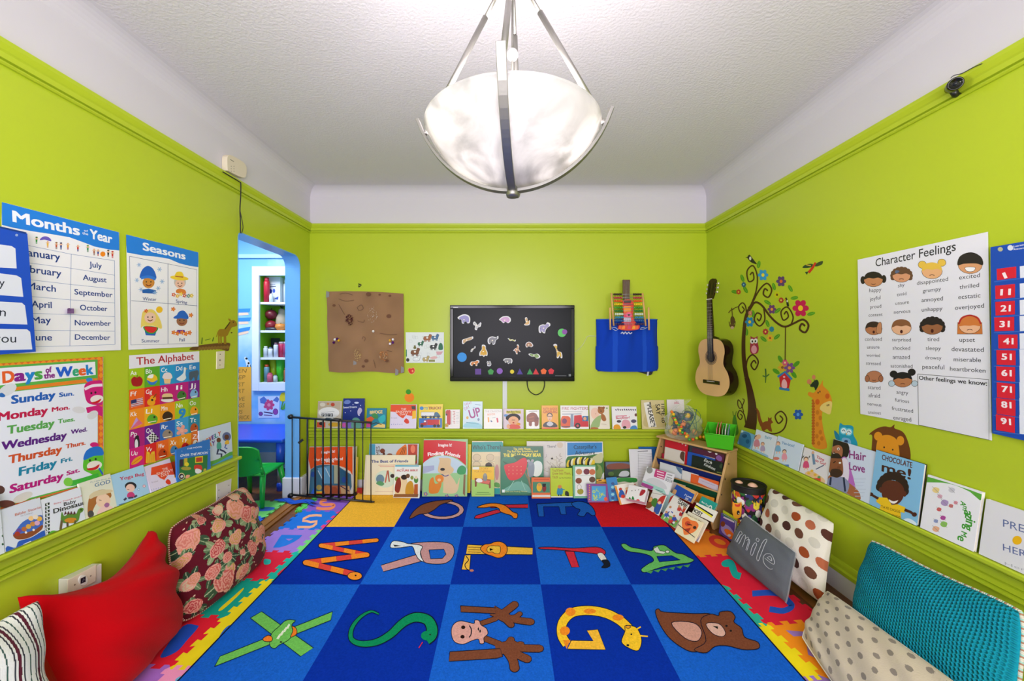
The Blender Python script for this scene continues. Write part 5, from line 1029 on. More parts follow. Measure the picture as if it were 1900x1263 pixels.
def b6(a):
    a.b([1480, 290, 1482, 255, 1500, 240, 1520, 255, 1520, 390, 1500, 400, 1480, 380], '#c42c2c'); a.r(1520, 250, 1535, 400, '#d8d0cc'); a.e(1486, 270, 20, 32, '#b82828'); a.e(1478, 408, 18, 20, '#e0a83a', o='#333'); a.e(1476, 290, 9, 12, '#222'); a.e(1480, 408, 9, 9, '#b06a2a')
    for k in range(8): a.l([1545+k % 2*8, 255+k*18, 1570, 258+k*18], 6, '#b83a3a')
    a.scrib(1580, 260, 1615, 390, 8, '#9aa0b0')
bback('small white board book with red engine printed sideways', 825.8, 852.8, 759.5, '#ece6e4', b6, t=.02, d0=.055)
def b7(a):
    a.t('UP', 1740, 335, 1858, 300, '#a01880', 100, .02); a.t('GREAT', 1675, 190, 1755, 172, '#c04a8a', 26); a.t('DAY', 1680, 245, 1735, 215, '#c04a8a', 34); a.t('for', 1770, 222, 1795, 214, '#4a7ab0', 16); a.l([1790, 178, 1850, 186], 6, '#6a8ab0'); a.e(1705, 325, 14, 16, '#d8a84a'); a.e(1828, 345, 12, 16, '#7a8ab0'); a.b([1662, 430, 1680, 390, 1760, 370, 1850, 395, 1866, 440, 1760, 436], '#9ad0e0'); a.l([1690, 375, 1830, 395], 5, '#4a8aa8')
bback('pale blue picture book with big purple letters on back ledge', 858.8, 895, 744.5, '#cfe4ee', b7)
def b8(a): a.t('THE CRAYONS', 190, 212, 332, 210, '#b8a8a0', 16); a.t('BOOK', 212, 240, 280, 236, '#e8842a', 18); a.l([218, 255, 222, 300], 12, '#f0a03a'); a.l([240, 285, 252, 298], 10, '#2a4a80'); a.l([296, 262, 302, 302], 14, '#d83a4a'); a.l([252, 262, 282, 256], 4, '#8aa0a0')
bback('white picture book with three crayons left of centre raceway', 897.6, 931.6, 758.5, '#efece8', b8, ZG)
def b9(a):
    a.r(358, 182, 530, 362, '#e4d4e0')
    for k in range(12): a.e(370+(k*53) % 155, 240+(k*37) % 110, 14, 12, ('#6a9ad0', '#d84a6a', '#e8a03a')[k % 3])
    a.p([375, 200, 505, 196, 508, 224, 378, 222], '#d8c84a'); a.t('Bye-Bye Time', 382, 214, 500, 216, '#4a5a1a', 16, .02); a.e(440, 262, 62, 40, '#241a1c'); a.e(386, 262, 14, 18, '#241a1c'); a.e(440, 285, 46, 38, '#f0b48a'); a.l([425, 280, 455, 280], 4, '#5a2a1a'); a.e(440, 304, 8, 6, '#c03a3a'); a.b([395, 355, 400, 325, 440, 318, 490, 328, 495, 355], '#e86a5a'); a.b([380, 330, 400, 315, 410, 345, 390, 355], '#f0b48a')
bback('picture book of a dark haired girl waving on back ledge', 934.7, 971.6, 758.5, '#e8c0d0', b9, ZG, t=.007, d0=.057, lean=4)
def b10(a): a.b([558, 290, 560, 240, 600, 215, 640, 225, 662, 270, 660, 320, 645, 335, 628, 330, 626, 300, 605, 300, 600, 332, 578, 330, 574, 300], '#8a3f1c'); a.e(645, 270, 20, 22, '#7a3416'); a.e(650, 265, 4, 4, '#111'); a.l([575, 205, 650, 202], 4, '#777'); a.l([575, 260, 620, 250], 8, '#b0602a'); a.l([575, 285, 620, 280], 6, '#b0602a')
bback('small white board book with a brown bear on back ledge', 976, 1001, 760, '#f0efee', b10, ZG, t=.014)
def b11(a):
    a.t('RUTH BADER', 702, 190, 826, 190, '#c0581e', 20, .02); a.t('GINSBURG', 702, 220, 826, 220, '#c0581e', 26, .03); a.b([705, 340, 715, 305, 760, 292, 810, 308, 822, 342], '#26242a'); a.b([735, 310, 760, 292, 790, 310, 785, 325, 762, 335, 738, 325], '#c8c8d0'); a.e(760, 240, 26, 24, '#2a2220'); a.e(760, 255, 20, 32, '#e8bc9c'); a.l([742, 250, 780, 250], 4, '#333'); a.e(760, 272, 6, 3, '#b0403a'); a.r(690, 346, 836, 358, '#e8682a')
bback('orange picture book with woman in black robe and white collar', 1005.3, 1036.4, 752, '#f0a82c', b11, ZG)
def b12(a):
    a.t('FIRE FIGHTERS', 868, 190, 1100, 190, '#c88a90', 24, .02); a.l([870, 205, 1050, 208], 4, '#aaa'); a.b([862, 340, 864, 255, 900, 245, 940, 260, 945, 340], '#e05a2a'); a.e(890, 290, 22, 24, '#7a2a5a'); a.p([940, 340, 945, 228, 968, 228, 972, 340], '#8a9ab0'); a.p([972, 340, 975, 240, 1040, 235, 1045, 258, 1098, 262, 1102, 340], '#cf1f34'); a.r(1048, 245, 1100, 290, '#2f6aa8'); a.e(1070, 268, 14, 16, '#e0a880'); a.l([870, 228, 1040, 226], 8, '#9aa4b8'); a.e(1006, 330, 25, 25, '#1a1a1a'); a.e(1006, 330, 11, 11, '#d04a5a'); a.r(862, 335, 940, 345, '#4a3a4a')
bback('white picture book with a large red fire engine', 1040.6, 1092.6, 752, '#f0eef0', b12, ZG)
def b13(a): a.b([1125, 240, 1128, 190, 1160, 172, 1195, 190, 1190, 250, 1150, 270], '#f0c8b4'); a.b([1120, 355, 1140, 290, 1180, 250, 1215, 240, 1205, 300, 1190, 345], '#9ab87a'); a.e(1212, 195, 30, 32, '#a86430'); a.e(1195, 172, 11, 11, '#8a4e22'); a.e(1235, 172, 11, 11, '#8a4e22'); a.b([1215, 225, 1245, 240, 1258, 280, 1235, 290, 1215, 270], '#a86430'); a.e(1204, 190, 3, 4, '#111'); a.e(1212, 202, 6, 5, '#3a2010'); a.b([1120, 350, 1150, 342, 1190, 352, 1170, 360, 1125, 362], '#b86a34'); a.e(1264, 176, 7, 7, '#5a9a4a'); a.l([1215, 315, 1260, 320], 4, '#c8b8a0'); a.e(1166, 225, 3, 5, '#c06a5a')
bback('cream picture book of baby hugging a teddy bear', 1094.7, 1131.6, 752, '#ece4d4', b13, ZG, t=.012)
def b14(a):
    rr = random.Random(2)
    for k in range(10): a.l([1340+k*19, 180+rr.uniform(0, 6), 1348+k*19, 196], 9, rr.choice(('#2a3a5a', '#5a2a4a', '#1f2a3a')))
    a.l([1342, 246, 1440, 243], 8, '#d85a7a'); a.t('BusyBear!', 1345, 272, 1465, 266, '#c02a5a', 20, .02); a.e(1370, 292, 20, 12, '#4a3a4a'); a.b([1395, 340, 1400, 290, 1430, 275, 1465, 295, 1470, 345, 1430, 355], '#e8a8b8'); a.e(1500, 290, 24, 16, '#4a4a6a'); a.b([1325, 360, 1330, 325, 1365, 320, 1385, 345, 1380, 362], '#e8a02a'); a.b([1470, 365, 1480, 335, 1520, 330, 1530, 368], '#4a8ac8'); a.e(1420, 345, 16, 12, '#2a2a2a'); a.e(1520, 235, 12, 14, '#6a3a3a')
bback('white picture book of baby animals overhanging the ledge', 1136.5, 1183, 754, '#f0eff2', b14, ZG, t=.012, d0=.055)
def b15(a):
    a.b([1590, 330, 1620, 200, 1700, 150, 1775, 300, 1740, 345], '#c8b880'); a.p([1588, 128, 1640, 120, 1702, 340, 1632, 346], '#eceae2')
    a.t('"PLEASE"!', 1612, 128, 1655, 340, '#1c1c1c', None, .02); a.t('SAY', 1692, 140, 1700, 235, '#222', None, .01); a.t('TIME to', 1742, 125, 1748, 305, '#222', None, .012)
bback('tan picture book with bold sideways lettering near the corner', 1191.6, 1234.7, 742, '#d6c896', b15, ZG, t=.01)
bback('white and yellow book half hidden behind the bead bag', 1240, 1272, 741, '#f0e8ea', lambda a: (a.p([1800, 310, 1835, 180, 1860, 330, 1815, 330], '#e8d82a'), a.t('ARE', 1858, 140, 1900, 136, '#d04a7a', 22, .01)), ZG, t=.006)
# --- left ledge, near to far
def l0(a): [a.e(30-(k % 2)*14, 300+k*24, 6, 7, '#2a5a3a') for k in range(9)]
bleft('white spiral bound book cut off at the left frame edge', -62, 9, 935, '#d6dde4', l0, t=.014)
def bible(a):
    a.b([38, 525, 40, 480, 90, 488, 110, 450, 180, 430, 262, 385, 264, 430, 150, 480], '#2a5ab8'); a.b([75, 410, 90, 390, 130, 340, 190, 310, 245, 300, 250, 340, 240, 370, 170, 410, 100, 430], '#3f6ac0'); a.b([76, 412, 130, 405, 200, 385, 246, 355, 240, 385, 170, 430, 100, 440], '#8a4a2a')
    for x, y, c in ((110, 390, '#6a4a9a'), (140, 380, '#b86a3a'), (165, 365, '#d8a84a'), (190, 350, '#c88a4a'), (215, 345, '#d8a8c8'), (228, 320, '#e8b04a'), (100, 408, '#a83a2a'), (180, 318, '#f0c88a'), (205, 310, '#e8dcd0')): a.e(x, y, 16, 14, c)
    a.e(150, 400, 7, 7, '#f0e8e0'); a.e(195, 385, 7, 7, '#f0e8e0'); a.t('Bible Stories', 86, 305, 248, 255, '#c87a6a', 16, .005); a.t('for Children', 118, 308, 190, 288, '#a8a8b0', 9); a.p([135, 468, 180, 448, 180, 462, 140, 480], '#e8ecf4')
bleft('white storybook of a wooden ark on a blue sea', 11, 84.6, 947, '#d5dbe6', bible, t=.016)
def dino(a):
    for k in range(9): a.p([262, 232+k*21, 288, 224+k*21, 288, 238+k*21, 262, 248+k*21], '#1a3a24' if k % 2 else '#142018'); a.e(274, 236+k*21, 5, 6, '#dfe6e0')
    a.b([280, 424, 300, 390, 360, 392, 420, 370, 515, 325, 515, 348, 400, 385], '#5aa82a'); a.b([352, 330, 358, 280, 372, 305, 400, 290, 440, 292, 452, 268, 470, 256, 484, 262, 478, 280, 465, 290, 455, 330, 430, 345, 400, 345, 370, 345], '#5a8a34'); a.b([372, 330, 400, 315, 440, 318, 435, 338, 400, 346], '#d0882a')
    a.l([358, 330, 350, 385], 14, '#6a5a3a'); a.l([390, 340, 392, 372], 12, '#5a4a34'); a.l([438, 330, 432, 356], 12, '#5a5a34'); a.e(470, 268, 5, 4, '#111')
    for x in (378, 395, 412, 430): a.p([x-8, 298, x, 274, x+9, 292], '#5a2a34')
    a.t('Baby', 372, 246, 442, 226, '#1c1c20', 22, .015); a.t('Dinosaur', 310, 290, 494, 236, '#1c1c20', 28, .015); a.t('Baby Touch and Feel', 312, 238, 500, 184, '#d05a6a', 9)
bleft('white board book with a green spiky dinosaur', 86, 158.8, 928, '#dfe4ee', dino, t=.016)
def god(a):
    a.t('GOD', 552, 136, 642, 112, '#3a6a98', 22, .01); a.t('My Little Book About', 525, 112, 665, 82, '#6a8a9a', 8); a.b([510, 300, 515, 210, 545, 165, 610, 150, 645, 170, 640, 200, 580, 210, 545, 260, 530, 310], '#a86a34'); a.e(600, 215, 42, 42, '#f0cdb0'); a.b([520, 185, 560, 158, 640, 150, 650, 165, 560, 190, 524, 205], '#d8c8a0'); a.l([575, 210, 590, 214], 3, '#5a3a2a'); a.b([560, 300, 590, 250, 640, 245, 665, 270, 650, 292, 590, 302], '#f0c8c0'); a.b([605, 240, 620, 226, 636, 234, 630, 250, 615, 254], '#a86a9a'); a.e(528, 292, 18, 20, '#4a4a4a'); a.l([655, 300, 668, 250], 4, '#c8a04a')
bleft('cream picture book of a girl wearing a flower wreath', 159.5, 217, 897, '#dfe0cc', god)
def yoga(a): a.t('Yoga Bug', 698, 98, 838, 66, '#c02a58', 20, .02); a.e(760, 130, 34, 24, '#1f1a2a'); a.e(758, 142, 26, 24, '#f0c8b8'); a.l([740, 150, 752, 152], 3, '#222'); a.b([740, 195, 745, 170, 770, 165, 785, 185, 778, 198], '#c83a7a'); a.l([735, 200, 720, 212], 12, '#3a3a5a'); a.l([780, 195, 796, 184], 11, '#3a3a5a'); a.l([745, 200, 775, 196], 10, '#3a3a5a'); a.e(806, 150, 6, 6, '#c8e4f4', o='#6a9ac8', ow=2); a.e(838, 130, 8, 7, '#e8c8d4', o='#c05a7a', ow=2); a.l([690, 240, 800, 208], 5, '#3a6aa0')
bleft('light blue picture book with a child doing yoga', 217, 277.6, 882, '#a5cfec', yoga)
def sn2(a): 
    f = lambda u, v: (281+50*u-3.5*v*(1-u), 866.5+50*v-13*u); snowy(a, 1, f)
bleft('smaller red and white snow picture book on left ledge', 281, 328, 866, '#dccfe6', sn2, PXV, d0=.056)
bleft('plain red book spine wedged behind the bedtime picture book', 309, 327, 862, '#e2492c', None, t=.006, d0=.025)
def moon(a):
    a.p([655, 300, 925, 240, 1130, 212, 1118, 575, 660, 640], '#1f7a3a'); a.t('THE MOON', 785, 124, 1030, 88, '#e8f0fa', 26, .02); a.t('OVER THE MOON', 672, 248, 1130, 192, '#e8f0fa', 42, .025, .15)
    a.p([660, 420, 665, 290, 720, 285, 722, 400], '#2a2440'); a.p([735, 400, 735, 272, 790, 262, 790, 385], '#c8b03a'); a.e(780, 370, 36, 34, '#e8d82a'); a.e(770, 440, 85, 30, '#a8a03a'); a.p([920, 350, 920, 245, 1050, 232, 1050, 340], '#e8d02a'); a.p([935, 335, 935, 262, 1036, 250, 1036, 325], '#b83a2a'); a.b([905, 450, 915, 385, 1000, 380, 1035, 410, 1030, 470, 960, 480], '#d83a2a'); a.b([920, 500, 930, 445, 990, 450, 1030, 480, 1000, 520, 950, 525], '#eef0f4'); a.b([1060, 530, 1065, 450, 1105, 450, 1100, 540], '#c8b03a'); a.b([940, 590, 980, 550, 1110, 520, 1112, 570], '#a8701f'); a.b([760, 610, 770, 555, 830, 550, 820, 590], '#f0a884'); a.e(695, 570, 52, 56, '#e8d8a0'); a.e(692, 572, 42, 46, '#1a1a2a'); a.b([670, 580, 700, 550, 720, 575, 695, 595], '#d8d8e0'); a.l([655, 683, 1100, 612], 7, '#c8d8ee')
    for x, y in ((1130, 130), (700, 150), (1165, 125)): a.e(x, y, 5, 6, '#e8f0fa', n=6)
bleft('bright blue picture book of a green bedroom on left ledge', 329, 391, 834, '#2474c8', moon, CL1, d0=.059, lean=2.5)
def lovely(a):
    for k, c in enumerate('LOVELY'): a.t(c, 1585+k*24, 778-k*13, 1606+k*24, 770-k*13, ('#3a6ad0', '#e8862a', '#c03a4a', '#5a3a9a', '#2a8a8a', '#d0502a')[k], 36, .03)
    for k, c in enumerate('DAY'): a.t(c, 1605+k*26, 808-k*10, 1628+k*26, 800-k*10, ('#c03a4a', '#e8862a', '#6a3a9a')[k], 38, .03)
    a.e(1708, 742, 17, 20, '#6a3a24'); a.b([1695, 810, 1695, 765, 1722, 760, 1728, 805], '#4aa898'); a.l([1705, 812, 1695, 850, 1730, 850, 1728, 900], 15, '#1c2a58'); a.l([1715, 815, 1750, 830, 1765, 845], 13, '#1c2a58'); a.e(1770, 715, 34, 36, '#5a6a9a'); a.e(1770, 718, 18, 20, '#5a3020'); a.b([1755, 775, 1765, 745, 1785, 745, 1788, 770], '#e8b83a'); a.l([1765, 775, 1755, 800, 1775, 810], 9, '#3a5ab0'); a.b([1560, 950, 1600, 920, 1700, 890, 1815, 830, 1820, 910, 1700, 940], '#5aa848'); a.b([1650, 940, 1700, 915, 1810, 860, 1820, 905, 1740, 935], '#4a9ad8')
bleft('white picture book with dancing children nearest the doorway', 373, 432, 799, '#c9d9ee', lovely, ZB, d0=.032, t=.007)
# --- right ledge, far to near
bright('small icy blue picture book beside the green bin', 1368, 1392.5, 797, '#7fb4d8', lambda a: (a.b([105, 350, 110, 290, 150, 275, 180, 300, 175, 370, 130, 375], '#3f7aa8'), a.e(140, 300, 16, 12, '#24507a'), a.e(160, 335, 12, 14, '#2a5a8a'), a.l([100, 372, 170, 390], 10, '#c8e0ec'), a.e(125, 272, 8, 7, '#e0eef4')))
def kids(skin, hair, dress, x, y, k): return lambda a: (a.e(x, y-24*k, 15*k, 16*k, hair), a.e(x, y-20*k, 12*k, 13*k, skin), a.b([x-18*k, y+30*k, x-12*k, y-8*k, x+12*k, y-8*k, x+18*k, y+30*k], dress), a.l([x-8*k, y+30*k, x-10*k, y+46*k], 7*k, skin), a.l([x+8*k, y+30*k, x+10*k, y+46*k], 7*k, skin))
def r2(a): kids('#f0c0a0', '#7a4a34', '#d88a9a', 218, 335, 1)(a); kids('#f0c0a0', '#a86a4a', '#b8a0c8', 255, 370, .8)(a); a.e(230, 305, 14, 15, '#f0c0a0'); a.t('Baby', 268, 315, 312, 322, '#5aa0c0', 18, .01); a.b([185, 420, 195, 385, 240, 400, 290, 425, 270, 435], '#9ac0dc')
bright('pale blue picture book with two brown haired toddlers', 1395, 1432, 796, '#dde6f2', r2)
def r3(a): kids('#f0c0a0', '#a06a4a', '#7ab0d8', 352, 370, .9)(a); kids('#f0c0a0', '#4a3028', '#e89ab0', 392, 420, .9)(a); a.t('Yes-boo!', 375, 350, 452, 372, '#4a8ac0', 18, .015); a.e(338, 442, 22, 10, '#d87a6a'); a.l([345, 465, 420, 490], 6, '#9ab8d4'); a.r(395, 480, 420, 500, '#4a7ac0')
bright('pale blue picture book with a pigtailed girl in pink', 1434.5, 1480, 808, '#cfdff0', r3)
def r4(a):
    kids('#f0c4a4', '#4a3024', '#d84a7a', 528, 470, 1)(a); a.l([505, 440, 515, 425], 5, '#222'); a.l([545, 440, 552, 425], 5, '#222'); a.l([570, 405, 580, 480], 16, '#6a8aa8'); a.e(572, 405, 9, 10, '#d8a888'); a.t('Time', 592, 438, 640, 460, '#c0304a', 18, .02); a.t('to Go!', 585, 460, 650, 486, '#c0304a', 18, .02); a.l([590, 510, 640, 485], 6, '#4a5a7a'); a.b([520, 540, 560, 520, 640, 570, 640, 600, 580, 580], '#e8c090'); a.r(580, 565, 620, 595, '#d8402a')
    for x, y in ((565, 520), (585, 545), (610, 560), (545, 535)): a.e(x, y, 10, 8, ('#d83a4a', '#e8b83a', '#5a9a5a', '#7a6ab0')[x % 4])
bright('white picture book with red spine and girl packing toys', 1483, 1534, 829, '#e2dfe2', r4, spine='#d0442c', t=.01)
def hair(a):
    a.b([668, 400, 665, 340, 700, 318, 770, 330, 800, 370, 790, 430, 750, 440, 700, 420], '#1c1614'); a.b([735, 470, 770, 430, 800, 480, 840, 640, 780, 660, 740, 560], '#b86ac0'); a.b([740, 560, 735, 500, 760, 440, 790, 455, 800, 520, 790, 590, 760, 600], '#e4dcec'); a.b([692, 400, 695, 370, 735, 358, 758, 380, 755, 425, 735, 438, 705, 425], '#a86a48'); a.e(732, 382, 8, 9, '#f4f0ec'); a.e(732, 383, 4, 5, '#1a1010'); a.e(706, 404, 7, 5, '#5a2a1a'); a.l([700, 408, 715, 412], 4, '#fff')
    a.b([655, 610, 665, 560, 700, 545, 790, 590, 860, 650, 866, 705, 790, 665], '#a8663e'); a.b([662, 605, 680, 560, 760, 560, 800, 600, 780, 662, 720, 640], '#8c94b4'); a.b([668, 510, 672, 440, 700, 420, 745, 430, 760, 480, 760, 540, 730, 560, 690, 545], '#8a5030'); a.b([672, 440, 690, 415, 730, 410, 750, 440, 700, 440], '#1c1412'); a.b([680, 545, 690, 510, 740, 510, 758, 540, 730, 562, 700, 558], '#3a2018'); a.e(742, 470, 8, 6, '#f0ece8'); a.e(735, 500, 12, 10, '#7a4426'); a.l([700, 470, 715, 460], 6, '#1a1010'); a.l([685, 560, 680, 610], 12, '#1f2a4a'); a.l([765, 560, 775, 650], 12, '#1f2a4a')
    a.t('Hair', 800, 440, 905, 458, '#8a1f7a', 52, .015); a.t('Love', 800, 510, 898, 532, '#8a1f7a', 48, .015); a.scrib(830, 560, 905, 690, 6, '#b8c8dc', 3)
bright('black and lilac picture book of girl on a bearded man\'s shoulders', 1534.5, 1613, 814, '#cfdcee', hair, d0=.052)
def choc(a):
    a.t('CHOCOLATE', 1005, 448, 1195, 502, '#5a2418', 34, .02); a.t('me!', 1005, 522, 1185, 574, '#3f1a12', 62, .018)
    for k in range(11): t = math.pi*1.05+k*math.pi*.1; a.e(1072+80*math.cos(t), 635+80*math.sin(t)*1.05, 26, 28, '#2a1814')
    a.e(1000, 640, 12, 18, '#5a2a1c'); a.e(1150, 665, 12, 18, '#5a2a1c'); a.b([1005, 660, 1010, 605, 1050, 580, 1110, 590, 1145, 630, 1140, 690, 1105, 730, 1060, 728, 1020, 700], '#5c2a1a'); a.b([1050, 700, 1080, 712, 1110, 705, 1090, 725, 1065, 722], '#f4f0ec')
    a.p([975, 685, 1040, 690, 1070, 735, 1105, 730, 1155, 750, 1150, 785, 1125, 780, 1130, 842, 985, 790, 1000, 735, 972, 715], '#eec41c'); a.l([985, 695, 950, 675, 935, 662], 16, '#4a2216', w1=12); a.l([1150, 765, 1190, 780, 1212, 800], 18, '#4a2216', w1=14); a.e(1212, 795, 16, 14, '#4a2216'); a.e(940, 668, 13, 12, '#4a2216')
    a.t('TAYE DIGGS', 1003, 752, 1122, 786, '#5a4410', 16, .005); a.t('SHANE W. EVANS', 990, 778, 1125, 818, '#5a4410', 12, .005); a.b([1160, 870, 1140, 830, 1180, 820, 1225, 850, 1222, 878], '#d8eaf4')
bright('sky blue picture book with smiling child in yellow shirt', 1613, 1701, 834, '#82bde2', choc, t=.012, spine='#1a1a22', d0=.054)
def amaz(a):
    a.p([1288, 556, 1320, 564, 1420, 594, 1560, 640, 1640, 670, 1636, 700, 1622, 706, 1560, 652, 1510, 628, 1470, 612, 1425, 600, 1380, 594, 1288, 592], '#5aa83a')
    for s, x, y, r_ in (('A', 1502, 722, 0), ('m', 1516, 752, 0), ('a', 1526, 778, 0), ('z', 1532, 800, 0), ('i', 1536, 822, 0), ('n', 1534, 846, 0), ('g', 1528, 872, 0), ('M', 1506, 912, 0), ('e', 1484, 938, 0)): k = 4 if s == 'i' else 14; a.t(s, x, y-k, x-3*k/14, y+k, '#3a9a2a', None, .02)
    for x, y, c, k in ((1345, 640, '#e8d08a', 22), (1445, 640, '#c8c8d0', 20), (1400, 720, '#a890c0', 24), (1440, 740, '#c86a6a', 14), (1365, 762, '#d05a5a', 15), (1390, 815, '#b03a9a', 17), (1345, 835, '#8a9ac8', 14), (1395, 855, '#8ac05a', 22), (1345, 885, '#e8b08a', 22), (1370, 680, '#d8a8b8', 16), (1470, 720, '#d88a9a', 13)): a.b([x-k, y, x-k*.3, y-k*.8, x+k, y-k*.3, x+k*.6, y+k*.8, x-k*.5, y+k*.7], c); a.l([x-k, y-k, x+k, y+k], 2, '#888')
bright('white book with green curved top edge and sideways title', 1707, 1806, 880, '#e9e9ee', amaz, t=.012, d0=.054)
def press(a): a.t('PRESS', 1768, 870, 1990, 935, '#5a6a9a', 48); a.t('HERE', 1768, 1020, 1960, 1082, '#5a6a9a', 44); a.e(1857, 957, 30, 28, '#e8b414'); a.t('Herve', 1780, 1110, 1990, 1180, '#b0b0b8', 18)
bright('plain white book with a single yellow dot at right edge', 1816, 1960, 925, '#dcdce0', press, t=.014)
# --- large books standing on the floor along the back wall
def neigh(a):
    a.p([190, 488, 800, 482, 800, 850, 770, 800, 690, 750, 600, 722, 500, 710, 400, 712, 320, 730, 255, 775], '#ea5412'); a.t('Imagine It!', 395, 570, 570, 556, '#f8f0e8', 34, .02); a.t('Our Neighborhood', 300, 668, 672, 655, '#f8f0e8', 40, .02); a.t('at Work', 400, 690, 560, 684, '#f8f0e8', 34, .02)
    a.p([255, 780, 320, 732, 400, 715, 600, 725, 780, 840, 790, 1000, 740, 1130, 230, 1130], '#3f6a80'); a.p([345, 760, 540, 720, 540, 960, 420, 960], '#6aa0c0'); a.l([350, 790, 420, 920], 10, '#d0dce0'); a.l([450, 760, 510, 880], 10, '#d0dce0'); a.p([560, 720, 630, 730, 630, 960, 560, 960], '#b0b090'); a.p([640, 760, 760, 850, 760, 960, 640, 960], '#2a5a78'); a.e(285, 840, 30, 36, '#2a4a90'); a.e(688, 910, 26, 40, '#2a4a9a'); a.p([430, 985, 700, 985, 720, 1130, 440, 1130], '#b0603a'); a.e(470, 1040, 40, 60, '#c8763a'); a.e(560, 1060, 50, 60, '#a04a2a'); a.p([330, 1070, 410, 1070, 410, 1130, 330, 1130], '#e05a20'); a.p([330, 1060, 410, 1060, 410, 1078, 330, 1078], '#f0c02a'); a.e(365, 1010, 36, 34, '#b09a4a'); a.p([225, 1130, 305, 1010, 310, 1130], '#2f5fc8'); a.p([640, 1000, 760, 990, 780, 1130, 660, 1130], '#c8a070'); a.l([640, 990, 760, 1060], 12, '#4a2a4a')
bfloor('big orange topped book standing behind the safety gate', 567, 655, 828.5, 3.49, '#d9cfc0', neigh, C8, t=.03, lean=10, pages='#efe4c0')
bfloor('tall yellow book edge just right of the orange topped book', 652, 661, 848, 3.545, '#f0d018', None, t=.02, lean=6)
bfloor('small dark red book lying at the foot of the gate', 662, 676, 905, 3.5, '#a82a20', lambda a: a.e(880, 1120, 30, 40, '#e8a03a'), C8, t=.02, lean=12)
def mes(a):
    a.p([600, 615, 690, 615, 690, 738, 600, 738], '#4a9ab8'); a.t('MES', 742, 735, 738, 640, '#7a6a6a', None, .02); a.e(770, 690, 28, 26, '#7a3a24'); a.e(785, 725, 14, 22, '#5a2a1c'); a.b([925, 740, 935, 690, 990, 640, 1030, 622, 1038, 700, 1025, 740], '#e07028'); [a.l([960+k*22, 735, 1000+k*12, 650], 5, '#2a1a14') for k in range(3)]; a.p([1050, 618, 1155, 618, 1150, 830, 1115, 830, 1115, 738, 1052, 738], '#b83a2a'); a.e(1105, 670, 26, 44, '#e87a5a'); a.e(1130, 770, 16, 40, '#4a8a3a'); a.e(850, 735, 30, 18, '#8a4a34')
bfloor('nature book with butterfly showing above the giraffe book', 680.6, 774, 823, 3.525, '#c4ccd2', mes, ZF, t=.012, lean=10)
def best(a):
    a.t('The Best of Friends', 648, 820, 1052, 815, '#243a80', 30, .025); a.l([725, 848, 905, 846], 5, '#c85a5a'); a.l([740, 862, 905, 862], 5, '#c85a5a'); a.e(800, 1000, 115, 95, '#cfe0cc'); a.e(745, 1000, 45, 50, '#6a8aa0'); a.l([800, 1040, 826, 910], 16, '#c06a5a'); a.l([830, 905, 845, 1030], 14, '#a8503a'); a.e(880, 965, 24, 22, '#3a2a2a'); a.b([700, 1050, 740, 1020, 790, 1050, 760, 1075], '#5a9a6a'); a.l([690, 1138, 890, 1138], 4, '#c8a0a0'); a.p([560, 745, 600, 745, 590, 1195, 556, 1195], '#e4d6bc')
bfloor('cream book with giraffe and blue title behind the gate', 674, 768, 844, 3.475, '#ece2c4', best, ZF, t=.012, lean=10)
def pbible(a):
    a.p([912, 845, 1175, 842, 1172, 862, 910, 864], '#5ab0c8'); a.t('PICTURE BIBLE', 930, 918, 1158, 914, '#c03034', 22, .025); a.t('My', 985, 888, 1010, 887, '#a03a3a', 12); a.e(930, 1000, 24, 26, '#6a9a3a'); a.e(1140, 1010, 24, 36, '#4a8a3a'); a.b([905, 1150, 930, 1020, 985, 960, 1035, 985, 1045, 1080, 1060, 1170, 960, 1190], '#e4cfa4'); a.b([905, 1120, 925, 1010, 960, 985, 975, 1060, 950, 1150], '#8a2f24'); a.e(1008, 980, 34, 28, '#2a1c18'); a.e(1050, 965, 22, 24, '#6a4a30'); a.b([1025, 1170, 1035, 1060, 1080, 1020, 1110, 1060, 1110, 1170], '#c8942a'); a.p([1115, 1190, 1120, 1060, 1160, 1055, 1160, 1190], '#b85a24'); a.p([900, 1165, 1165, 1165, 1160, 1200, 890, 1200], '#8a5a34'); a.e(1095, 985, 18, 22, '#8a9a4a'); a.e(1140, 985, 16, 18, '#e0d0b0')
bfloor('small illustrated book of two robed people embracing', 729.5, 778, 862.5, 3.41, '#e6ece8', pbible, ZF, t=.02, lean=8, roll=-1)
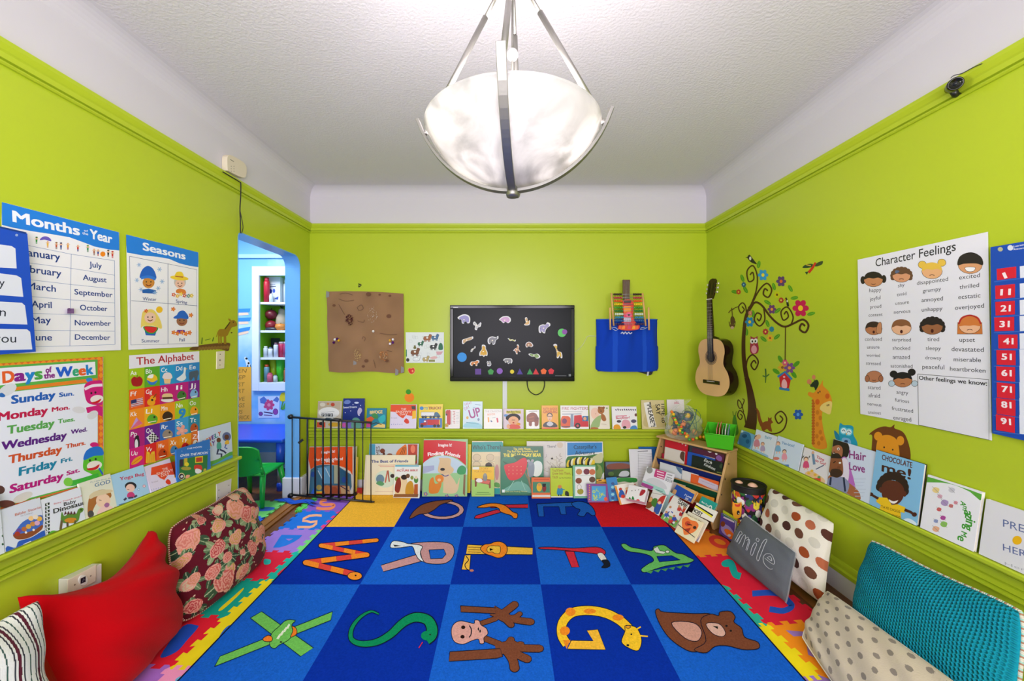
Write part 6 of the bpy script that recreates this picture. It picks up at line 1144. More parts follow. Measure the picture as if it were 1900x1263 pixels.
def finding(a):
    a.p([1215, 832, 1216, 690, 1218, 572, 1450, 569, 1690, 590, 1688, 850, 1600, 775, 1540, 752, 1480, 740, 1430, 736, 1380, 740, 1335, 750, 1290, 768], '#cf0d1e'); a.t('Imagine It!', 1385, 642, 1532, 642, '#f8f0f0', 34, .02); a.t('Finding', 1272, 748, 1445, 728, '#fbf4f4', 40, .03); a.t('Friends', 1460, 728, 1622, 766, '#fbf4f4', 40, .03)
    a.b([1212, 840, 1290, 775, 1400, 745, 1500, 752, 1600, 790, 1690, 870, 1680, 960, 1208, 960], '#c0d4e4'); a.p([1205, 1180, 1208, 940, 1690, 930, 1678, 1205], '#9ccb8e'); a.p([1205, 860, 1340, 850, 1340, 900, 1205, 945], '#a8b0d0'); a.b([1590, 920, 1610, 870, 1650, 850, 1690, 880, 1680, 940, 1620, 950], '#3a9a5a'); a.p([1655, 1160, 1665, 950, 1685, 950, 1680, 1190], '#8a6a4a'); a.b([1380, 900, 1400, 800, 1390, 770, 1440, 768, 1500, 770, 1525, 790, 1520, 850, 1555, 890, 1540, 930, 1480, 960, 1410, 940], '#dcbd90')
    a.b([1440, 1120, 1445, 960, 1500, 940, 1560, 1010, 1590, 1060, 1620, 985, 1600, 1120, 1550, 1160, 1440, 1150], '#e0c49c'); a.e(1432, 893, 26, 16, '#1a1414'); a.l([1420, 945, 1460, 968, 1500, 955], 9, '#4a3a8a', True); a.b([1350, 1000, 1365, 960, 1420, 955, 1445, 990, 1430, 1035, 1380, 1040], '#e8862a'); a.b([1285, 1150, 1290, 1020, 1330, 980, 1350, 1050, 1420, 1040, 1400, 1120, 1370, 1155], '#e08428'); a.e(1395, 1010, 20, 16, '#f0c08a')
    for x in (1245, 1585, 1480): a.flower(x, 1165 if x < 1400 else 1190, 26, '#8a5aa8', '#f0d04a', 5)
bfloor('yellow edged book directly behind the red topped dog book', 855, 872.5, 824, 3.52, '#f0d21c', None, t=.014, lean=9)
bfloor('big red topped book with a shaggy dog and orange cat', 783, 866.5, 814.5, 3.44, '#9ccb8e', finding, ZF, t=.014, lean=9)
def who(a):
    a.p([35, 475, 340, 470, 355, 495, 335, 560, 40, 562], '#12948e'); a.t("Who's There?", 78, 540, 328, 536, '#122a30', 40, .008)
    for x, y in ((118, 610), (235, 610), (115, 675), (235, 680)): a.e(x, y, 34, 30, '#d8c4a4', o='#6a5a44', ow=2); a.l([x-44, y+32, x+44, y+34], 6, '#b8b0a0')
    a.e(222, 680, 30, 26, '#3a3030'); a.r(275, 600, 318, 860, '#d8c8a8'); a.e(295, 740, 18, 70, '#c88a8a'); a.b([262, 860, 280, 830, 316, 840, 315, 875], '#5aa04a'); a.r(268, 880, 322, 948, '#17a09a')
bfloor('teal topped book with cottage windows left of the strawberry book', 874.5, 933.5, 818, 3.49, '#e6d3ac', who, t=.012, lean=10)
def bedb(a): a.r(74, 694, 268, 806, '#f2c02c'); a.r(74, 806, 268, 948, '#a4cf6a'); a.t('STORY', 140, 718, 220, 716, '#c89020', 18, .01); a.t('FOR EVENING', 98, 742, 245, 740, '#c89020', 18, .01); a.p([80, 694, 138, 692, 138, 716, 80, 716], '#e8e8dc'); a.p([98, 790, 240, 805, 240, 880, 226, 882, 222, 850, 118, 830, 116, 866, 100, 868], '#8a4a2a'); a.p([125, 800, 235, 815, 225, 845, 130, 830], '#d86a5a'); a.b([110, 815, 125, 795, 160, 800, 165, 825, 130, 830], '#efe8e8'); a.e(190, 785, 20, 36, '#8a8a84'); a.e(190, 762, 14, 14, '#9a9a94'); a.l([118, 918, 225, 918], 4, '#5a8a3a'); a.l([105, 934, 240, 934], 4, '#5a8a3a')
bfloor('yellow and green book with a little bed in front of teal book', 875, 917, 865.5, 3.44, '#b8cc5a', bedb, t=.01, lean=10)
def bear(a):
    a.b([330, 640, 430, 600, 560, 590, 705, 620, 705, 900, 600, 930, 330, 900], '#2f7a5a'); a.t('The Little Mouse,', 440, 545, 595, 543, '#ecd63a', 22, .02); a.t('The Red Ripe Strawberry, and', 385, 567, 655, 563, '#ecd63a', 20, .02); a.t('THE BIG HUNGRY BEAR', 352, 604, 682, 602, '#f0dc3c', 30, .035)
    a.b([345, 640, 400, 660, 470, 640, 440, 600, 520, 590, 600, 640, 500, 680, 400, 690], '#1f5a38'); a.b([358, 700, 372, 672, 450, 655, 510, 620, 545, 615, 562, 650, 545, 730, 500, 790, 430, 812, 390, 790], '#d8242c'); [a.e(400+k % 4*36, 690+k//4*32, 3, 4, '#f0c88a', n=6) for k in range(12)]
    a.b([600, 690, 640, 640, 690, 660, 690, 740, 650, 780, 610, 760], '#dce4e0'); a.b([565, 770, 568, 690, 590, 650, 620, 660, 625, 720, 610, 780], '#7f8a98'); a.e(590, 662, 22, 20, '#8a94a2'); a.e(572, 640, 14, 13, '#a8a0a8'); a.e(608, 638, 13, 12, '#a8a0a8'); a.l([540, 740, 570, 800, 590, 880], 9, '#8a6a4a'); a.l([560, 700, 600, 900], 7, '#b08a5a'); a.b([345, 905, 420, 850, 480, 820, 560, 850, 600, 920, 480, 900], '#6aa894'); a.l([445, 815, 390, 900], 5, '#9ac8b4'); a.l([510, 815, 545, 900], 5, '#9ac8b4'); a.r(340, 893, 364, 918, '#e8f0ec'); a.t('Don and Audrey Wood', 372, 915, 560, 915, '#dce090', 13)
bfloor('large dark green book with a giant red strawberry', 928.5, 1009.5, 828, 3.46, '#25684a', bear, t=.012, lean=11)
def small_o(a): a.r(610, 825, 762, 920, '#4a8a6a'); a.e(668, 872, 24, 38, '#e8b82a'); a.e(668, 850, 13, 14, '#d89a4a'); a.e(712, 880, 18, 34, '#8a2a2a'); a.e(710, 855, 15, 15, '#1a1a1a'); a.e(700, 846, 6, 6, '#1a1a1a'); a.e(722, 846, 6, 6, '#1a1a1a'); a.l([620, 805, 755, 803], 6, '#c8442a'); a.r(606, 940, 768, 958, '#e4e2dc')
bfloor('small orange book in front of the strawberry book', 986.5, 1021.5, 885.5, 3.40, '#e4713a', small_o, t=.006, lean=9)
def titch(a): a.t("You'll Soon", 782, 735, 880, 733, '#a07a1a', 24, .015); a.t('Grow Into Them,', 782, 762, 945, 760, '#a07a1a', 24, .015); a.t('Titch', 782, 795, 832, 794, '#a07a1a', 24, .015); a.t('by Pat Hutchins', 845, 795, 950, 794, '#4a4a1a', 11, .01); a.b([825, 935, 830, 880, 855, 872, 875, 890, 870, 935], '#2a8ab0'); a.e(848, 868, 18, 16, '#d88a3a'); a.l([870, 890, 892, 895], 8, '#2a8ab0'); a.b([895, 940, 900, 905, 925, 915, 930, 948, 915, 950], '#20241c'); a.l([838, 935, 838, 950], 10, '#1a2a4a'); a.l([858, 935, 860, 950], 10, '#1a2a4a'); a.r(772, 952, 965, 962, '#eef0e4')
bfloor('lime green book with figure in blue and black cat', 1022, 1063, 868, 3.42, '#bcd02a', titch, t=.006, lean=10)
def there(a):
    a.t('There?', 738, 526, 816, 522, '#6a6a70', 24, .008); rr = random.Random(6)
    for k in range(26): x, y = rr.uniform(725, 880), rr.uniform(560, 750); a.l([x, y, x+rr.uniform(-24, 24), y+rr.uniform(8, 24), x+rr.uniform(-24, 30), y+30], 3, rr.choice(('#8a7a7a', '#a89a9a', '#b8a890')), True)
    a.e(780, 620, 10, 8, '#3a3434'); a.e(850, 500, 28, 26, '#d8c8b8'); a.l([625, 520, 660, 560], 5, '#c8c0b8')
bfloor('pale sketched animal book behind the strawberry book', 978, 1052, 818.5, 3.53, '#dfd9d6', there, t=.008, lean=8)
def cat_(a):
    a.p([915, 480, 1222, 478, 1222, 560, 915, 592], '#2f83c8'); a.t("Caterpillar's", 972, 535, 1172, 530, '#12283a', 34, .008); a.t('Adventure', 985, 585, 1158, 582, '#12283a', 34, .008); a.b([908, 620, 960, 598, 1080, 596, 1220, 590, 1222, 760, 908, 760], '#3f7a3a'); a.b([1100, 640, 1150, 600, 1222, 570, 1222, 650, 1170, 660], '#c8c8a0'); a.e(1185, 740, 40, 70, '#8aa05a')
    for k in range(13): x = 925+k*18; y = 672-34*math.sin((k+1)/14*3.1); a.e(x, y, 15, 34, ('#e8c82a', '#1c1c18', '#e8e4c8')[k % 3], 14)
    a.l([1060, 640, 1100, 605, 1140, 610], 6, '#3a2a1a', True); a.e(1150, 700, 40, 30, '#5a8a3a')
bfloor('blue topped book with a striped caterpillar', 1051, 1122, 819, 3.51, '#e2e2e4', cat_, t=.012, lean=9)
def anim(a):
    a.r(984, 692, 1160, 950, '#eef0ec'); [a.e(x, y, 28, 26, c) or a.e(x+6, y-14, 12, 12, c2) for x, y, c, c2 in ((1018, 735, '#c88a5a', '#4a6aa0'), (1085, 735, '#7a3a4a', '#a05a3a'), (1135, 738, '#c8704a', '#8a4a3a'), (1015, 815, '#8a4a34', '#c89a6a'), (1030, 910, '#a8a03a', '#e8c04a'), (1135, 805, '#6a4a3a', '#e8b88a'), (1140, 900, '#b8683a', '#7a8a4a'))]; a.e(1020, 870, 18, 22, '#f0ece4', o='#888'); a.l([985, 770, 1155, 768], 3, '#b0c8c0')
bfloor('pale green framed board book of little animals', 1064.5, 1107, 863.5, 3.40, '#7fbf9c', anim, t=.016, lean=9)
def nature(a): a.p([1255, 650, 1480, 652, 1480, 700, 1255, 690], '#6a7a94'); a.b([1262, 700, 1280, 670, 1400, 660, 1475, 680, 1470, 705, 1300, 715], '#8a5448'); a.b([1290, 770, 1330, 720, 1420, 715, 1475, 730, 1470, 775], '#3f5a3a'); a.b([1370, 775, 1390, 735, 1440, 728, 1462, 750, 1440, 778], '#c8ccd4'); a.e(1300, 755, 26, 20, '#5a7a44')
bfloor('dark landscape photo book right of the caterpillar book', 1123.5, 1171, 856.5, 3.53, '#3a4450', nature, t=.012, lean=7)
def sheet(a): a.l([1535, 558, 1625, 552], 6, '#5a5a64'); [a.l([1535, 580+k*14, 1660, 572+k*14], 2, '#8a8e9a') for k in range(16)]; a.l([1540, 575, 1545, 800], 2, '#8a8e9a')
bfloor('white printed worksheet leaning behind the heap of books', 1172, 1215, 833, 3.49, '#dcdee6', sheet, t=.002, lean=12, name='paper_worksheet', cat='worksheet')
def pgirl(a): a.p([1690, 535, 1815, 530, 1815, 720, 1700, 720], '#2f1f6a'); [a.e(1700+(k*29) % 100, 600+(k*41) % 110, 6, 6, '#c8b8e0', n=6) for k in range(16)]; a.e(1745, 575, 50, 46, '#d8c8e0'); a.e(1745, 578, 38, 36, '#e88aa8'); a.e(1732, 572, 4, 6, '#5a2a3a'); a.e(1760, 572, 4, 6, '#5a2a3a'); a.l([1745, 615, 1750, 680], 14, '#e0e0e8')
bfloor('blue and purple book with a pink faced doll by the rack', 1186, 1236, 829, 3.605, '#2a6cb4', pgirl, t=.008, lean=2, zb=.0006)
# --- the heap of books in front of the book rack
HEAP = 'books heaped in front of the wooden book rack'
def heap(label, p, q, yt, lean, t, col, draw=None, z=ZH, on=RZ, **k):
    """p, q: bottom corners in the photo (x, y) standing on a surface at height on, or (x, y, depth)"""
    f = lambda c: atZ(c[0], c[1], on+.0016) if len(c) == 2 else atY(*c)
    return book(label, HEAP, f(p), f(q), yt, lean, t, col, draw, z, **k)
heap('yellow topped board book behind the purple maze book', (1109, 924.5), (1131, 924.5), 889, 20, .014, '#f0b42a', lambda a: (a.l([95, 728, 185, 736], 8, '#a0501a'), a.e(140, 720, 16, 5, '#5a2a10')))
def maze(a):
    a.r(75, 765, 185, 880, '#3a9ad0'); rr = random.Random(8)
    for k in range(14): x, y = rr.uniform(85, 170), rr.uniform(775, 860); a.l([x, y, x+rr.uniform(-14, 14), y+14, x+rr.uniform(-8, 14), y+20], 6, '#b8d03a')
    [a.e(58, 760+k*18, 5, 5, '#e8902a', n=6) or a.e(200, 780+k*18, 5, 5, '#e8902a', n=6) for k in range(7)]; a.e(185, 865, 14, 16, '#d8502a')
heap('purple board book with blue and green maze picture', (1091, 933), (1130, 933), 897, 22, .016, '#7d3a8c', maze)
heap('tall blue counting book right of the purple maze book', (1131, 931), (1151, 931), 886, 20, .014, '#2a80c4', lambda a: [a.e(240, 745+k*28, 13, 11, ('#1f4a90', '#8ad0e0')[k % 2]) for k in range(6)], roll=4)
heap('green and white children\'s book behind the orange spined one', (1149, 922), (1187, 921), 886, 22, .01, '#e8e8dc', lambda a: (a.b([275, 705, 330, 698, 420, 702, 428, 730, 380, 738, 330, 728, 280, 735], '#2f8a3a'), a.l([360, 755, 420, 750], 6, '#c84a3a')))
def kidsb(a): a.p([253, 765, 268, 762, 312, 915, 296, 915], '#e8952a'); a.e(300, 790, 13, 13, '#c03a34'); a.b([290, 850, 295, 800, 320, 800, 335, 850], '#2a5ab0'); a.b([340, 830, 350, 780, 375, 775, 385, 815], '#c8342c'); a.e(350, 785, 12, 12, '#e8b88a'); a.e(320, 845, 16, 14, '#d8402c'); a.e(370, 870, 14, 12, '#3a8a3a'); a.e(385, 790, 10, 10, '#e0a878')
heap('white book with orange spine and playing children', (1151, 938), (1188, 937), 900, 34, .014, '#ece8e2', kidsb, roll=7, spine='#e8952a')
def cbox(a): a.b([360, 880, 372, 850, 385, 868, 395, 842, 408, 870, 385, 892], '#1f7a34'); a.b([448, 835, 460, 800, 485, 792, 496, 805, 478, 830, 458, 840], '#a82430'); a.e(436, 880, 15, 13, '#d83a4a'); a.e(438, 898, 8, 6, '#4a8a3a'); [a.e(390+k*26, 800-k*3, 4, 4, '#555', n=6) for k in range(4)]
heap('thick white board book box with red and green shapes', (1160.5, 932, 3.20), (1196, 938, 3.11), 899, 46, .05, '#e6e3e6', cbox, pages='#d9c9d6', roll=-3)
def gnome(a): a.b([500, 930, 505, 860, 545, 850, 560, 900, 530, 935], '#8a5a2a'); a.e(530, 868, 20, 20, '#e8c07a'); a.b([585, 890, 620, 845, 680, 835, 675, 850, 640, 890, 600, 920], '#c8362c'); a.b([560, 960, 580, 900, 620, 900, 625, 960, 590, 985], '#2f5ab0'); a.e(605, 895, 14, 12, '#f0c8a8'); a.b([540, 900, 560, 860, 590, 870, 570, 930], '#4a8a3a'); a.e(560, 975, 14, 10, '#d86a3a'); a.l([540, 815, 640, 835], 5, '#b0b0a8')
heap('white picture book with red hatted gnome in the heap', (1198, 943), (1221, 957), 907, 28, .01, '#e6eae6', gnome)
def photo(a): a.p([575, 630, 660, 655, 640, 715, 560, 690], '#c03a7a'); [a.l([585, 648+k*20, 640, 664+k*20], 7, '#f0dce6') for k in range(3)]; a.t('BOOK', 650, 722, 705, 742, '#8a8a90', 22, .03); a.e(528, 640, 24, 26, '#8a8a88'); a.b([500, 720, 560, 700, 640, 740, 660, 790, 560, 760], '#c8c8d0'); a.p([455, 740, 480, 720, 640, 790, 660, 835, 560, 800], '#9ac8c0'); a.p([452, 755, 470, 735, 560, 770, 545, 795], '#a03a8a'); a.l([575, 790, 630, 810], 5, '#4a6a6a'); a.l([665, 672, 705, 684], 9, '#9a9aa0'); a.l([660, 692, 704, 706], 9, '#9a9aa0')
heap('silver white touch book with pink square atop the heap', (1189, 903, 3.31), (1240, 920, 3.13), 865, 34, .014, '#dcdce4', photo)
def daddy(a): a.p([735, 748, 880, 830, 848, 895, 700, 822], '#1f4aa8'); a.t('I Love', 800, 838, 852, 862, '#e8ecf8', 15, .02); a.t('my', 806, 860, 830, 872, '#e8ecf8', 13, .02); a.t('Daddy', 798, 876, 848, 902, '#e8ecf8', 15, .02); a.b([880, 850, 900, 810, 940, 820, 930, 880], '#d88a3a'); a.b([700, 820, 715, 790, 740, 800, 720, 840], '#c8986a')
heap('blue picture book with white title leaning on the rack', (1246, 917, 3.15), (1284, 935, 2.99), 896, 42, .012, '#d8a868', daddy)
heap('pale turquoise book edge behind the football book', (1222, 946), (1244, 963), 908, 24, .008, '#b8dce0', lambda a: a.p([690, 850, 720, 830, 700, 880, 672, 900], '#d03a34'))
def soccer(a):
    a.t('SOCCER', 752, 868, 828, 922, '#1c1c24', 26, .03, .1); a.t('GAME!', 745, 895, 812, 943, '#1c1c24', 24, .03, .1); a.b([606, 1003, 660, 985, 760, 1040, 722, 1088], '#7ab85a')
    for x, y, c, c2 in ((690, 950, '#e8e8f0', '#2a4ab0'), (660, 990, '#3a5ac0', '#e0e0e8'), (775, 985, '#c82c34', '#e8e8f0'), (800, 955, '#d03a34', '#1f2a5a'), (720, 1020, '#2f4ab8', '#c8342c'), (760, 945, '#c83a3a', '#e0e0e0'), (690, 1040, '#d03a3a', '#222')): a.b([x-16, y+12, x-10, y-16, x+12, y-14, x+18, y+14], c); a.e(x, y-22, 10, 10, '#c8906a'); a.l([x-8, y+12, x-22, y+30], 8, c2); a.l([x+8, y+12, x+20, y+26], 8, c2)
    a.e(716, 1050, 11, 10, '#f0f0f0', o='#333', ow=2)
heap('white picture book of children playing football in the heap', (1225.5, 962), (1252, 981), 919, 36, .01, '#eceae8', soccer)
heap('pale book with blue strip beneath the orange heart book', (1259, 986), (1294, 1007), 948, 36, .014, '#e2dccc', lambda a: (a.p([1010, 1040, 1030, 1030, 905, 1205, 885, 1200], '#8a90c0'), a.e(990, 1075, 12, 16, '#4a5aa0')))
def heart(a):
    a.t('HEADS FOR BABY', 818, 990, 940, 1050, '#6a4a34', 16, .01); a.b([780, 1070, 785, 1020, 820, 1005, 850, 1030, 890, 1040, 910, 1070, 890, 1110, 850, 1135, 800, 1145, 790, 1110], '#ee7a3a'); a.e(826, 1058, 22, 20, '#c8402a'); a.e(880, 1088, 14, 12, '#3a2018'); a.p([800, 1100, 850, 1090, 830, 1130], '#a82a1c'); a.l([745, 1060, 880, 1165], 6, '#2a1a1a'); a.l([820, 1060, 860, 1070], 7, '#2a1a14')
heap('cream picture book with a large orange heart in front', (1251.5, 988), (1286, 1009), 950, 36, .012, '#ece0bc', heart)
def noisy(a): a.t('NOISY', 862, 960, 930, 1000, '#1c1c1c', 30, .035); a.p([875, 905, 1020, 1000, 1012, 1012, 868, 918], '#e0d82a'); a.p([880, 900, 1025, 990, 1020, 1000, 876, 908], '#1a1a1a')
heap('white book with black and yellow band behind the heart book', (1284, 952, 2.84), (1322, 970, 2.70), 932, 38, .01, '#e6e2d8', noisy)
def tealb(a): a.t('Are You', 930, 890, 985, 925, '#e8f4f0', 15, .02); a.e(1000, 935, 15, 22, '#dff0ec', 20); a.e(1000, 935, 7, 13, '#1f9a90', 20); a.l([925, 905, 960, 925], 4, '#0f6a64')
heap('turquoise book with white lettering against the rack post', (1292, 942, 2.93), (1320, 957, 2.81), 920, 36, .01, '#1f9a90', tealb)
heap('lime yellow book behind the purple board book by the basket', (1339, 987), (1365, 1004.5), 946, 4, .005, '#c8d42a', None, on=.012)
def messy(a): a.l([1105, 1006, 1190, 1046], 12, '#dcd4ee'); a.p([1100, 978, 1210, 1036, 1205, 1048, 1098, 990], '#3a8a3a'); a.b([1085, 1100, 1100, 1060, 1150, 1080, 1190, 1140, 1170, 1170, 1110, 1140], '#a89ae0'); a.e(1100, 1060, 18, 22, '#8a4a2a'); a.b([1110, 1110, 1140, 1100, 1190, 1150, 1160, 1180], '#e8762a'); a.e(1150, 1150, 14, 10, '#c8d8f0')
heap('purple board book standing against the tall dark basket', (1333.5, 989), (1359.5, 1006.5), 951, 8, .014, '#5a4aa8', messy, on=.012)
# ---------------------------------------------------------------- wooden sling book rack
RO = V((1.797, 3.065, 0)); RU = V((-.55, .835, 0)).normalized(); RF = V((-RU.y, RU.x, 0))
def rk(u, d, z): return RO+RU*u+RF*d+V((0, 0, z))
OAK = '#c9a068'
rack = thing('book_rack', 'light wooden sling book rack standing across the right corner', 'book rack', rk(.3, .18, 0))
dz = lambda z: .12+.24*(.53-z)/.49
prof = [(0, .0008), (.325, .0008), (.345, .05), (.125, .52), (.11, .53), (0, .53)]
for u in (0, .582):
    p = G().hexa([rk(u, d, z) for d, z in prof], [rk(u+.018, d, z) for d, z in prof], OAK).build('side_panel', M_WOOD, rack, bevel=.003)
    for z in (.45, .345, .24, .13):
        c = rk(u-.001, dz(z)-.03, z); G().tube([c, c-RU*.003], .006, '#4a3a2a', 10).build('bolt', M_BLACK, p)
top = [(0, 0), (.02, -.02), (.15, -.02), (.165, -.005), (.15, 0)]
G().hexa([rk(-.004, -.005, .531), rk(-.004, .165, .531), rk(.604, .165, .531), rk(.604, -.005, .531)][::-1], [rk(-.004, -.005, .547), rk(-.004, .165, .547), rk(.604, .165, .547), rk(.604, -.005, .547)][::-1], OAK).build('top_board', M_WOOD, rack, bevel=.004)
g = G().hexa([rk(.018, 0, .01), rk(.018, .01, .01), rk(.018, .01, .53), rk(.018, 0, .53)], [rk(.582, 0, .01), rk(.582, .01, .01), rk(.582, .01, .53), rk(.582, 0, .53)], OAK); g.build('back_panel', M_WOOD, rack)
for z, c in ((.365, '#14246a'), (.255, '#0f4a2e'), (.145, '#8a1c26')):
    d = dz(z)-.012; P = [(d, z), (d-.006, z-.03), (d-.022, z-.062), (d-.05, z-.07), (d-.085, z-.05), (d-.105, z+.02)]
    G().grid(lambda a, b: (lambda k, f: rk(.02+.56*a, P[k][0]+(P[k+1][0]-P[k][0])*f, P[k][1]+(P[k+1][1]-P[k][1])*f-.006*math.sin(a*3.14)))(min(4, int(b*5)), b*5-min(4, int(b*5))), 20, 20, c).build('fabric_sling', M_CLOTH, rack)
    G().tube([rk(.018, d, z), rk(.582, d, z)], .006, '#b8905a').build('dowel', M_WOOD, rack)
def rb(label, u0, u1, zf, k, ztop, col, draw=None, z=C7, t=.007, lean=8):
    """book in the sling whose dowel is at height zf; k counts back from the front, u1 is its left edge seen from the room"""
    d = dz(zf)-.036-.009*k; zb = zf-.052+.004*k
    book(label, 'books in the slings of the wooden rack', rk(u1, d, zb), rk(u0, d, zb), 0, lean, t, col, draw, z, h=(ztop-zb)/math.cos(R(lean)), lift=False)
A_, B_, C_ = .365, .255, .145
rb('dark leafy book at back of the top sling', .22, .33, A_, 4, .52, '#3a4244', lambda a: [a.e(560+k*14, 360+(k % 3)*20, 10, 14, ('#6a7a6a', '#8a8a90')[k % 2]) for k in range(6)], t=.006)
rb('large red book at far end of the top sling', .335, .545, A_, 2, .527, '#c81f2a', lambda a: [a.e(380+k*38, 400+k*18-20, 9, 9, '#f0dcd0') for k in range(5)], t=.008)
rb('maroon book with white and purple marks in the top sling', .04, .30, A_, 3, .505, '#5a2438', lambda a: (a.l([715, 475, 735, 495, 760, 490, 755, 480], 12, '#ece4e0', True), a.b([800, 510, 815, 505, 830, 520, 810, 528], '#e8e0e0'), a.b([810, 560, 840, 530, 880, 560, 870, 600, 830, 590], '#8a5a9a')), t=.007)
rb('royal blue book behind the dark leaf covered book', .10, .325, A_, 1, .468, '#2350a8', lambda a: a.l([660, 530, 760, 560, 880, 600], 9, '#c8b48a', True), t=.007)
rb('cream fox picture book in front of the large red book', .345, .53, A_, 0, .462, '#d8d0c4', lambda a: (a.b([350, 440, 380, 420, 450, 440, 460, 470, 440, 480, 370, 470], '#e0ddd4'), a.b([390, 560, 400, 500, 430, 490, 470, 540, 480, 600, 440, 610], '#5a4030'), a.e(500, 490, 26, 22, '#e8a83a'), a.b([500, 610, 520, 570, 560, 590, 560, 640], '#b8b4c0')), t=.006)
rb('black and green book with white script in the top sling', .035, .28, A_, 0, .452, '#20281c', lambda a: (a.t('Each', 668, 600, 760, 640, '#e8ece4', 40, .0, .3), a.t('Kindness', 668, 650, 800, 712, '#e8ece4', 36, .0, .3), a.e(880, 660, 30, 26, '#3a4a2a'), a.e(840, 590, 30, 14, '#4a5a34'), a.l([820, 730, 900, 745], 14, '#6a7a3a')), t=.007)
rb('crimson book edge at far end of blue sling', .46, .56, A_, 1, .40, '#a01a34', None, t=.005)
rb('white and blue photo book in the green sling', .34, .545, B_, 1, .335, '#d4d8de', lambda a: (a.b([340, 640, 380, 650, 430, 740, 400, 750, 350, 690], '#5a7a9a'), a.b([440, 690, 480, 700, 520, 780, 480, 770], '#6a8aa8')), t=.006)
rb('bright blue book at back of the green sling', .24, .46, B_, 2, .31, '#2a78c0', None, t=.006)
rb('pale paper booklet in the middle of the green sling', .20, .335, B_, 1, .322, '#e0dedc', lambda a: a.scrib(590, 700, 690, 760, 5, '#b0b0b0'), t=.004)
rb('orange bordered book near the post in the green sling', .035, .255, B_, 0, .318, '#e2632c', lambda a: (a.p([615, 790, 850, 890, 830, 960, 600, 850], '#c8bccc'), a.l([640, 830, 800, 890], 4, '#9a8ab0')), t=.008)
rb('red rimmed white book at far end of the lowest sling', .28, .54, C_, 1, .222, '#e8e2da', lambda a: (a.l([440, 815, 600, 880], 8, '#c02a34'), a.e(410, 870, 22, 20, '#b8603a'), a.e(560, 930, 40, 30, '#c8c08a')), t=.008)
rb('orange book near the post in the lowest sling', .04, .25, C_, 0, .205, '#e8952a', lambda a: a.l([670, 950, 800, 1010], 12, '#f0c05a'), t=.008)
# green bin with books, on the rack
BC = rk(.085, .075, .5478); ba, bb = RU.copy(), RF.copy()
rot = Matrix.Rotation(R(24), 3, 'Z'); ba, bb = rot @ ba, rot @ bb
binn = thing('green_bin', 'bright green plastic bin of small books on the rack', 'storage bin', BC)
ba, bb = V((.82, -.57, 0)), V((.57, .82, 0))
bzt = R(16); bzv = UPZ*math.cos(bzt)-bb*math.sin(bzt); bbt = bb*math.cos(bzt)+UPZ*math.sin(bzt); BC = BC+V((0, 0, .028))
def bp(a, b, z): k = .86+.14*z/.12; return BC+ba*(a*k)+bbt*(b*k)+bzv*z
g = G(); hw, hd, T = .10, .095, .125
def wallq(c0, c1, hole):
    N = 10
    P = lambda s, z: (c0[0]+(c1[0]-c0[0])*s, c0[1]+(c1[1]-c0[1])*s, z)
    if not hole: g.hexa([bp(*P(0, 0)), bp(*P(1, 0)), bp(*P(1, T)), bp(*P(0, T))], [bp(*(q*.97 for q in P(0, 0)[:2]), 0), bp(*(q*.97 for q in P(1, 0)[:2]), 0), bp(*(q*.97 for q in P(1, T)[:2]), T), bp(*(q*.97 for q in P(0, T)[:2]), T)], '#4ac424'); return
    for s0, s1, z0, z1 in ((0, .28, 0, T), (.72, 1, 0, T), (.28, .72, 0, .066), (.28, .72, .096, T)):
        q = [P(s0, z0), P(s1, z0), P(s1, z1), P(s0, z1)]; g.hexa([bp(*c) for c in q], [bp(c[0]*.97, c[1]*.97, c[2]) for c in q], '#4ac424')
wallq((-hw, hd), (hw, hd), False); wallq((-hw, -hd), (hw, -hd), False); wallq((-hw, -hd), (-hw, hd), True); wallq((hw, -hd), (hw, hd), True)
g.hexa([bp(-hw, -hd, 0), bp(hw, -hd, 0), bp(hw, hd, 0), bp(-hw, hd, 0)], [bp(-hw, -hd, .004), bp(hw, -hd, .004), bp(hw, hd, .004), bp(-hw, hd, .004)], '#4ac424'); g.build('bin_body', M_PLAS, binn)
g = G(); E = [(-hw, -hd), (hw, -hd), (hw, hd), (-hw, hd)]; g.tube([bp(x, y, T) for x, y in E], .005, '#58d030', 8, True); g.build('rim', M_PLAS, binn)
for k, (s, col, lab, hh, w) in enumerate(((.052, '#5a7ab8', 'blue and white booklet nearest in the green bin', .135, .11), (.03, '#ece6e0', 'white booklet second from the front in the green bin', .14, .10), (.008, '#4aa04a', 'green booklet in the middle of the green bin', .13, .10), (-.014, '#d8502c', 'orange-red booklet behind the others in the green bin', .15, .12), (-.036, '#c82a24', 'red booklet at the back of the green bin', .145, .11))):
    p = bp(s, .0, .012)
    book(lab, 'small booklets in the green bin', p+bbt*(w*.5), p-bbt*(w*.5), 0, 4, .006, col, None, h=hh, lift=False)
# clear bag of bead toys
BG = rk(.40, .085, .5478)
bag = thing('bead_bag', 'clear plastic bag of colourful bead toys on the rack', 'bag', BG)
M_CLEAR = bpy.data.materials.new('clear_plastic'); M_CLEAR.use_nodes = True
def clear_nodes(m):
    nt = m.node_tree; L = nt.links.new; b = nt.nodes['Principled BSDF']; b.inputs['Roughness'].default_value = .08; b.inputs['Base Color'].default_value = (.95, .97, .95, 1)
    t = nt.nodes.new('ShaderNodeBsdfTransparent'); mx = nt.nodes.new('ShaderNodeMixShader'); lw = nt.nodes.new('ShaderNodeLayerWeight'); lw.inputs[0].default_value = .25
    mr = nt.nodes.new('ShaderNodeMapRange'); mr.inputs[3].default_value = .06; mr.inputs[4].default_value = .55
    L(lw.outputs['Facing'], mr.inputs[0]); L(mr.outputs[0], mx.inputs[0]); L(t.outputs[0], mx.inputs[1]); L(b.outputs[0], mx.inputs[2]); L(mx.outputs[0], nt.nodes['Material Output'].inputs[0])
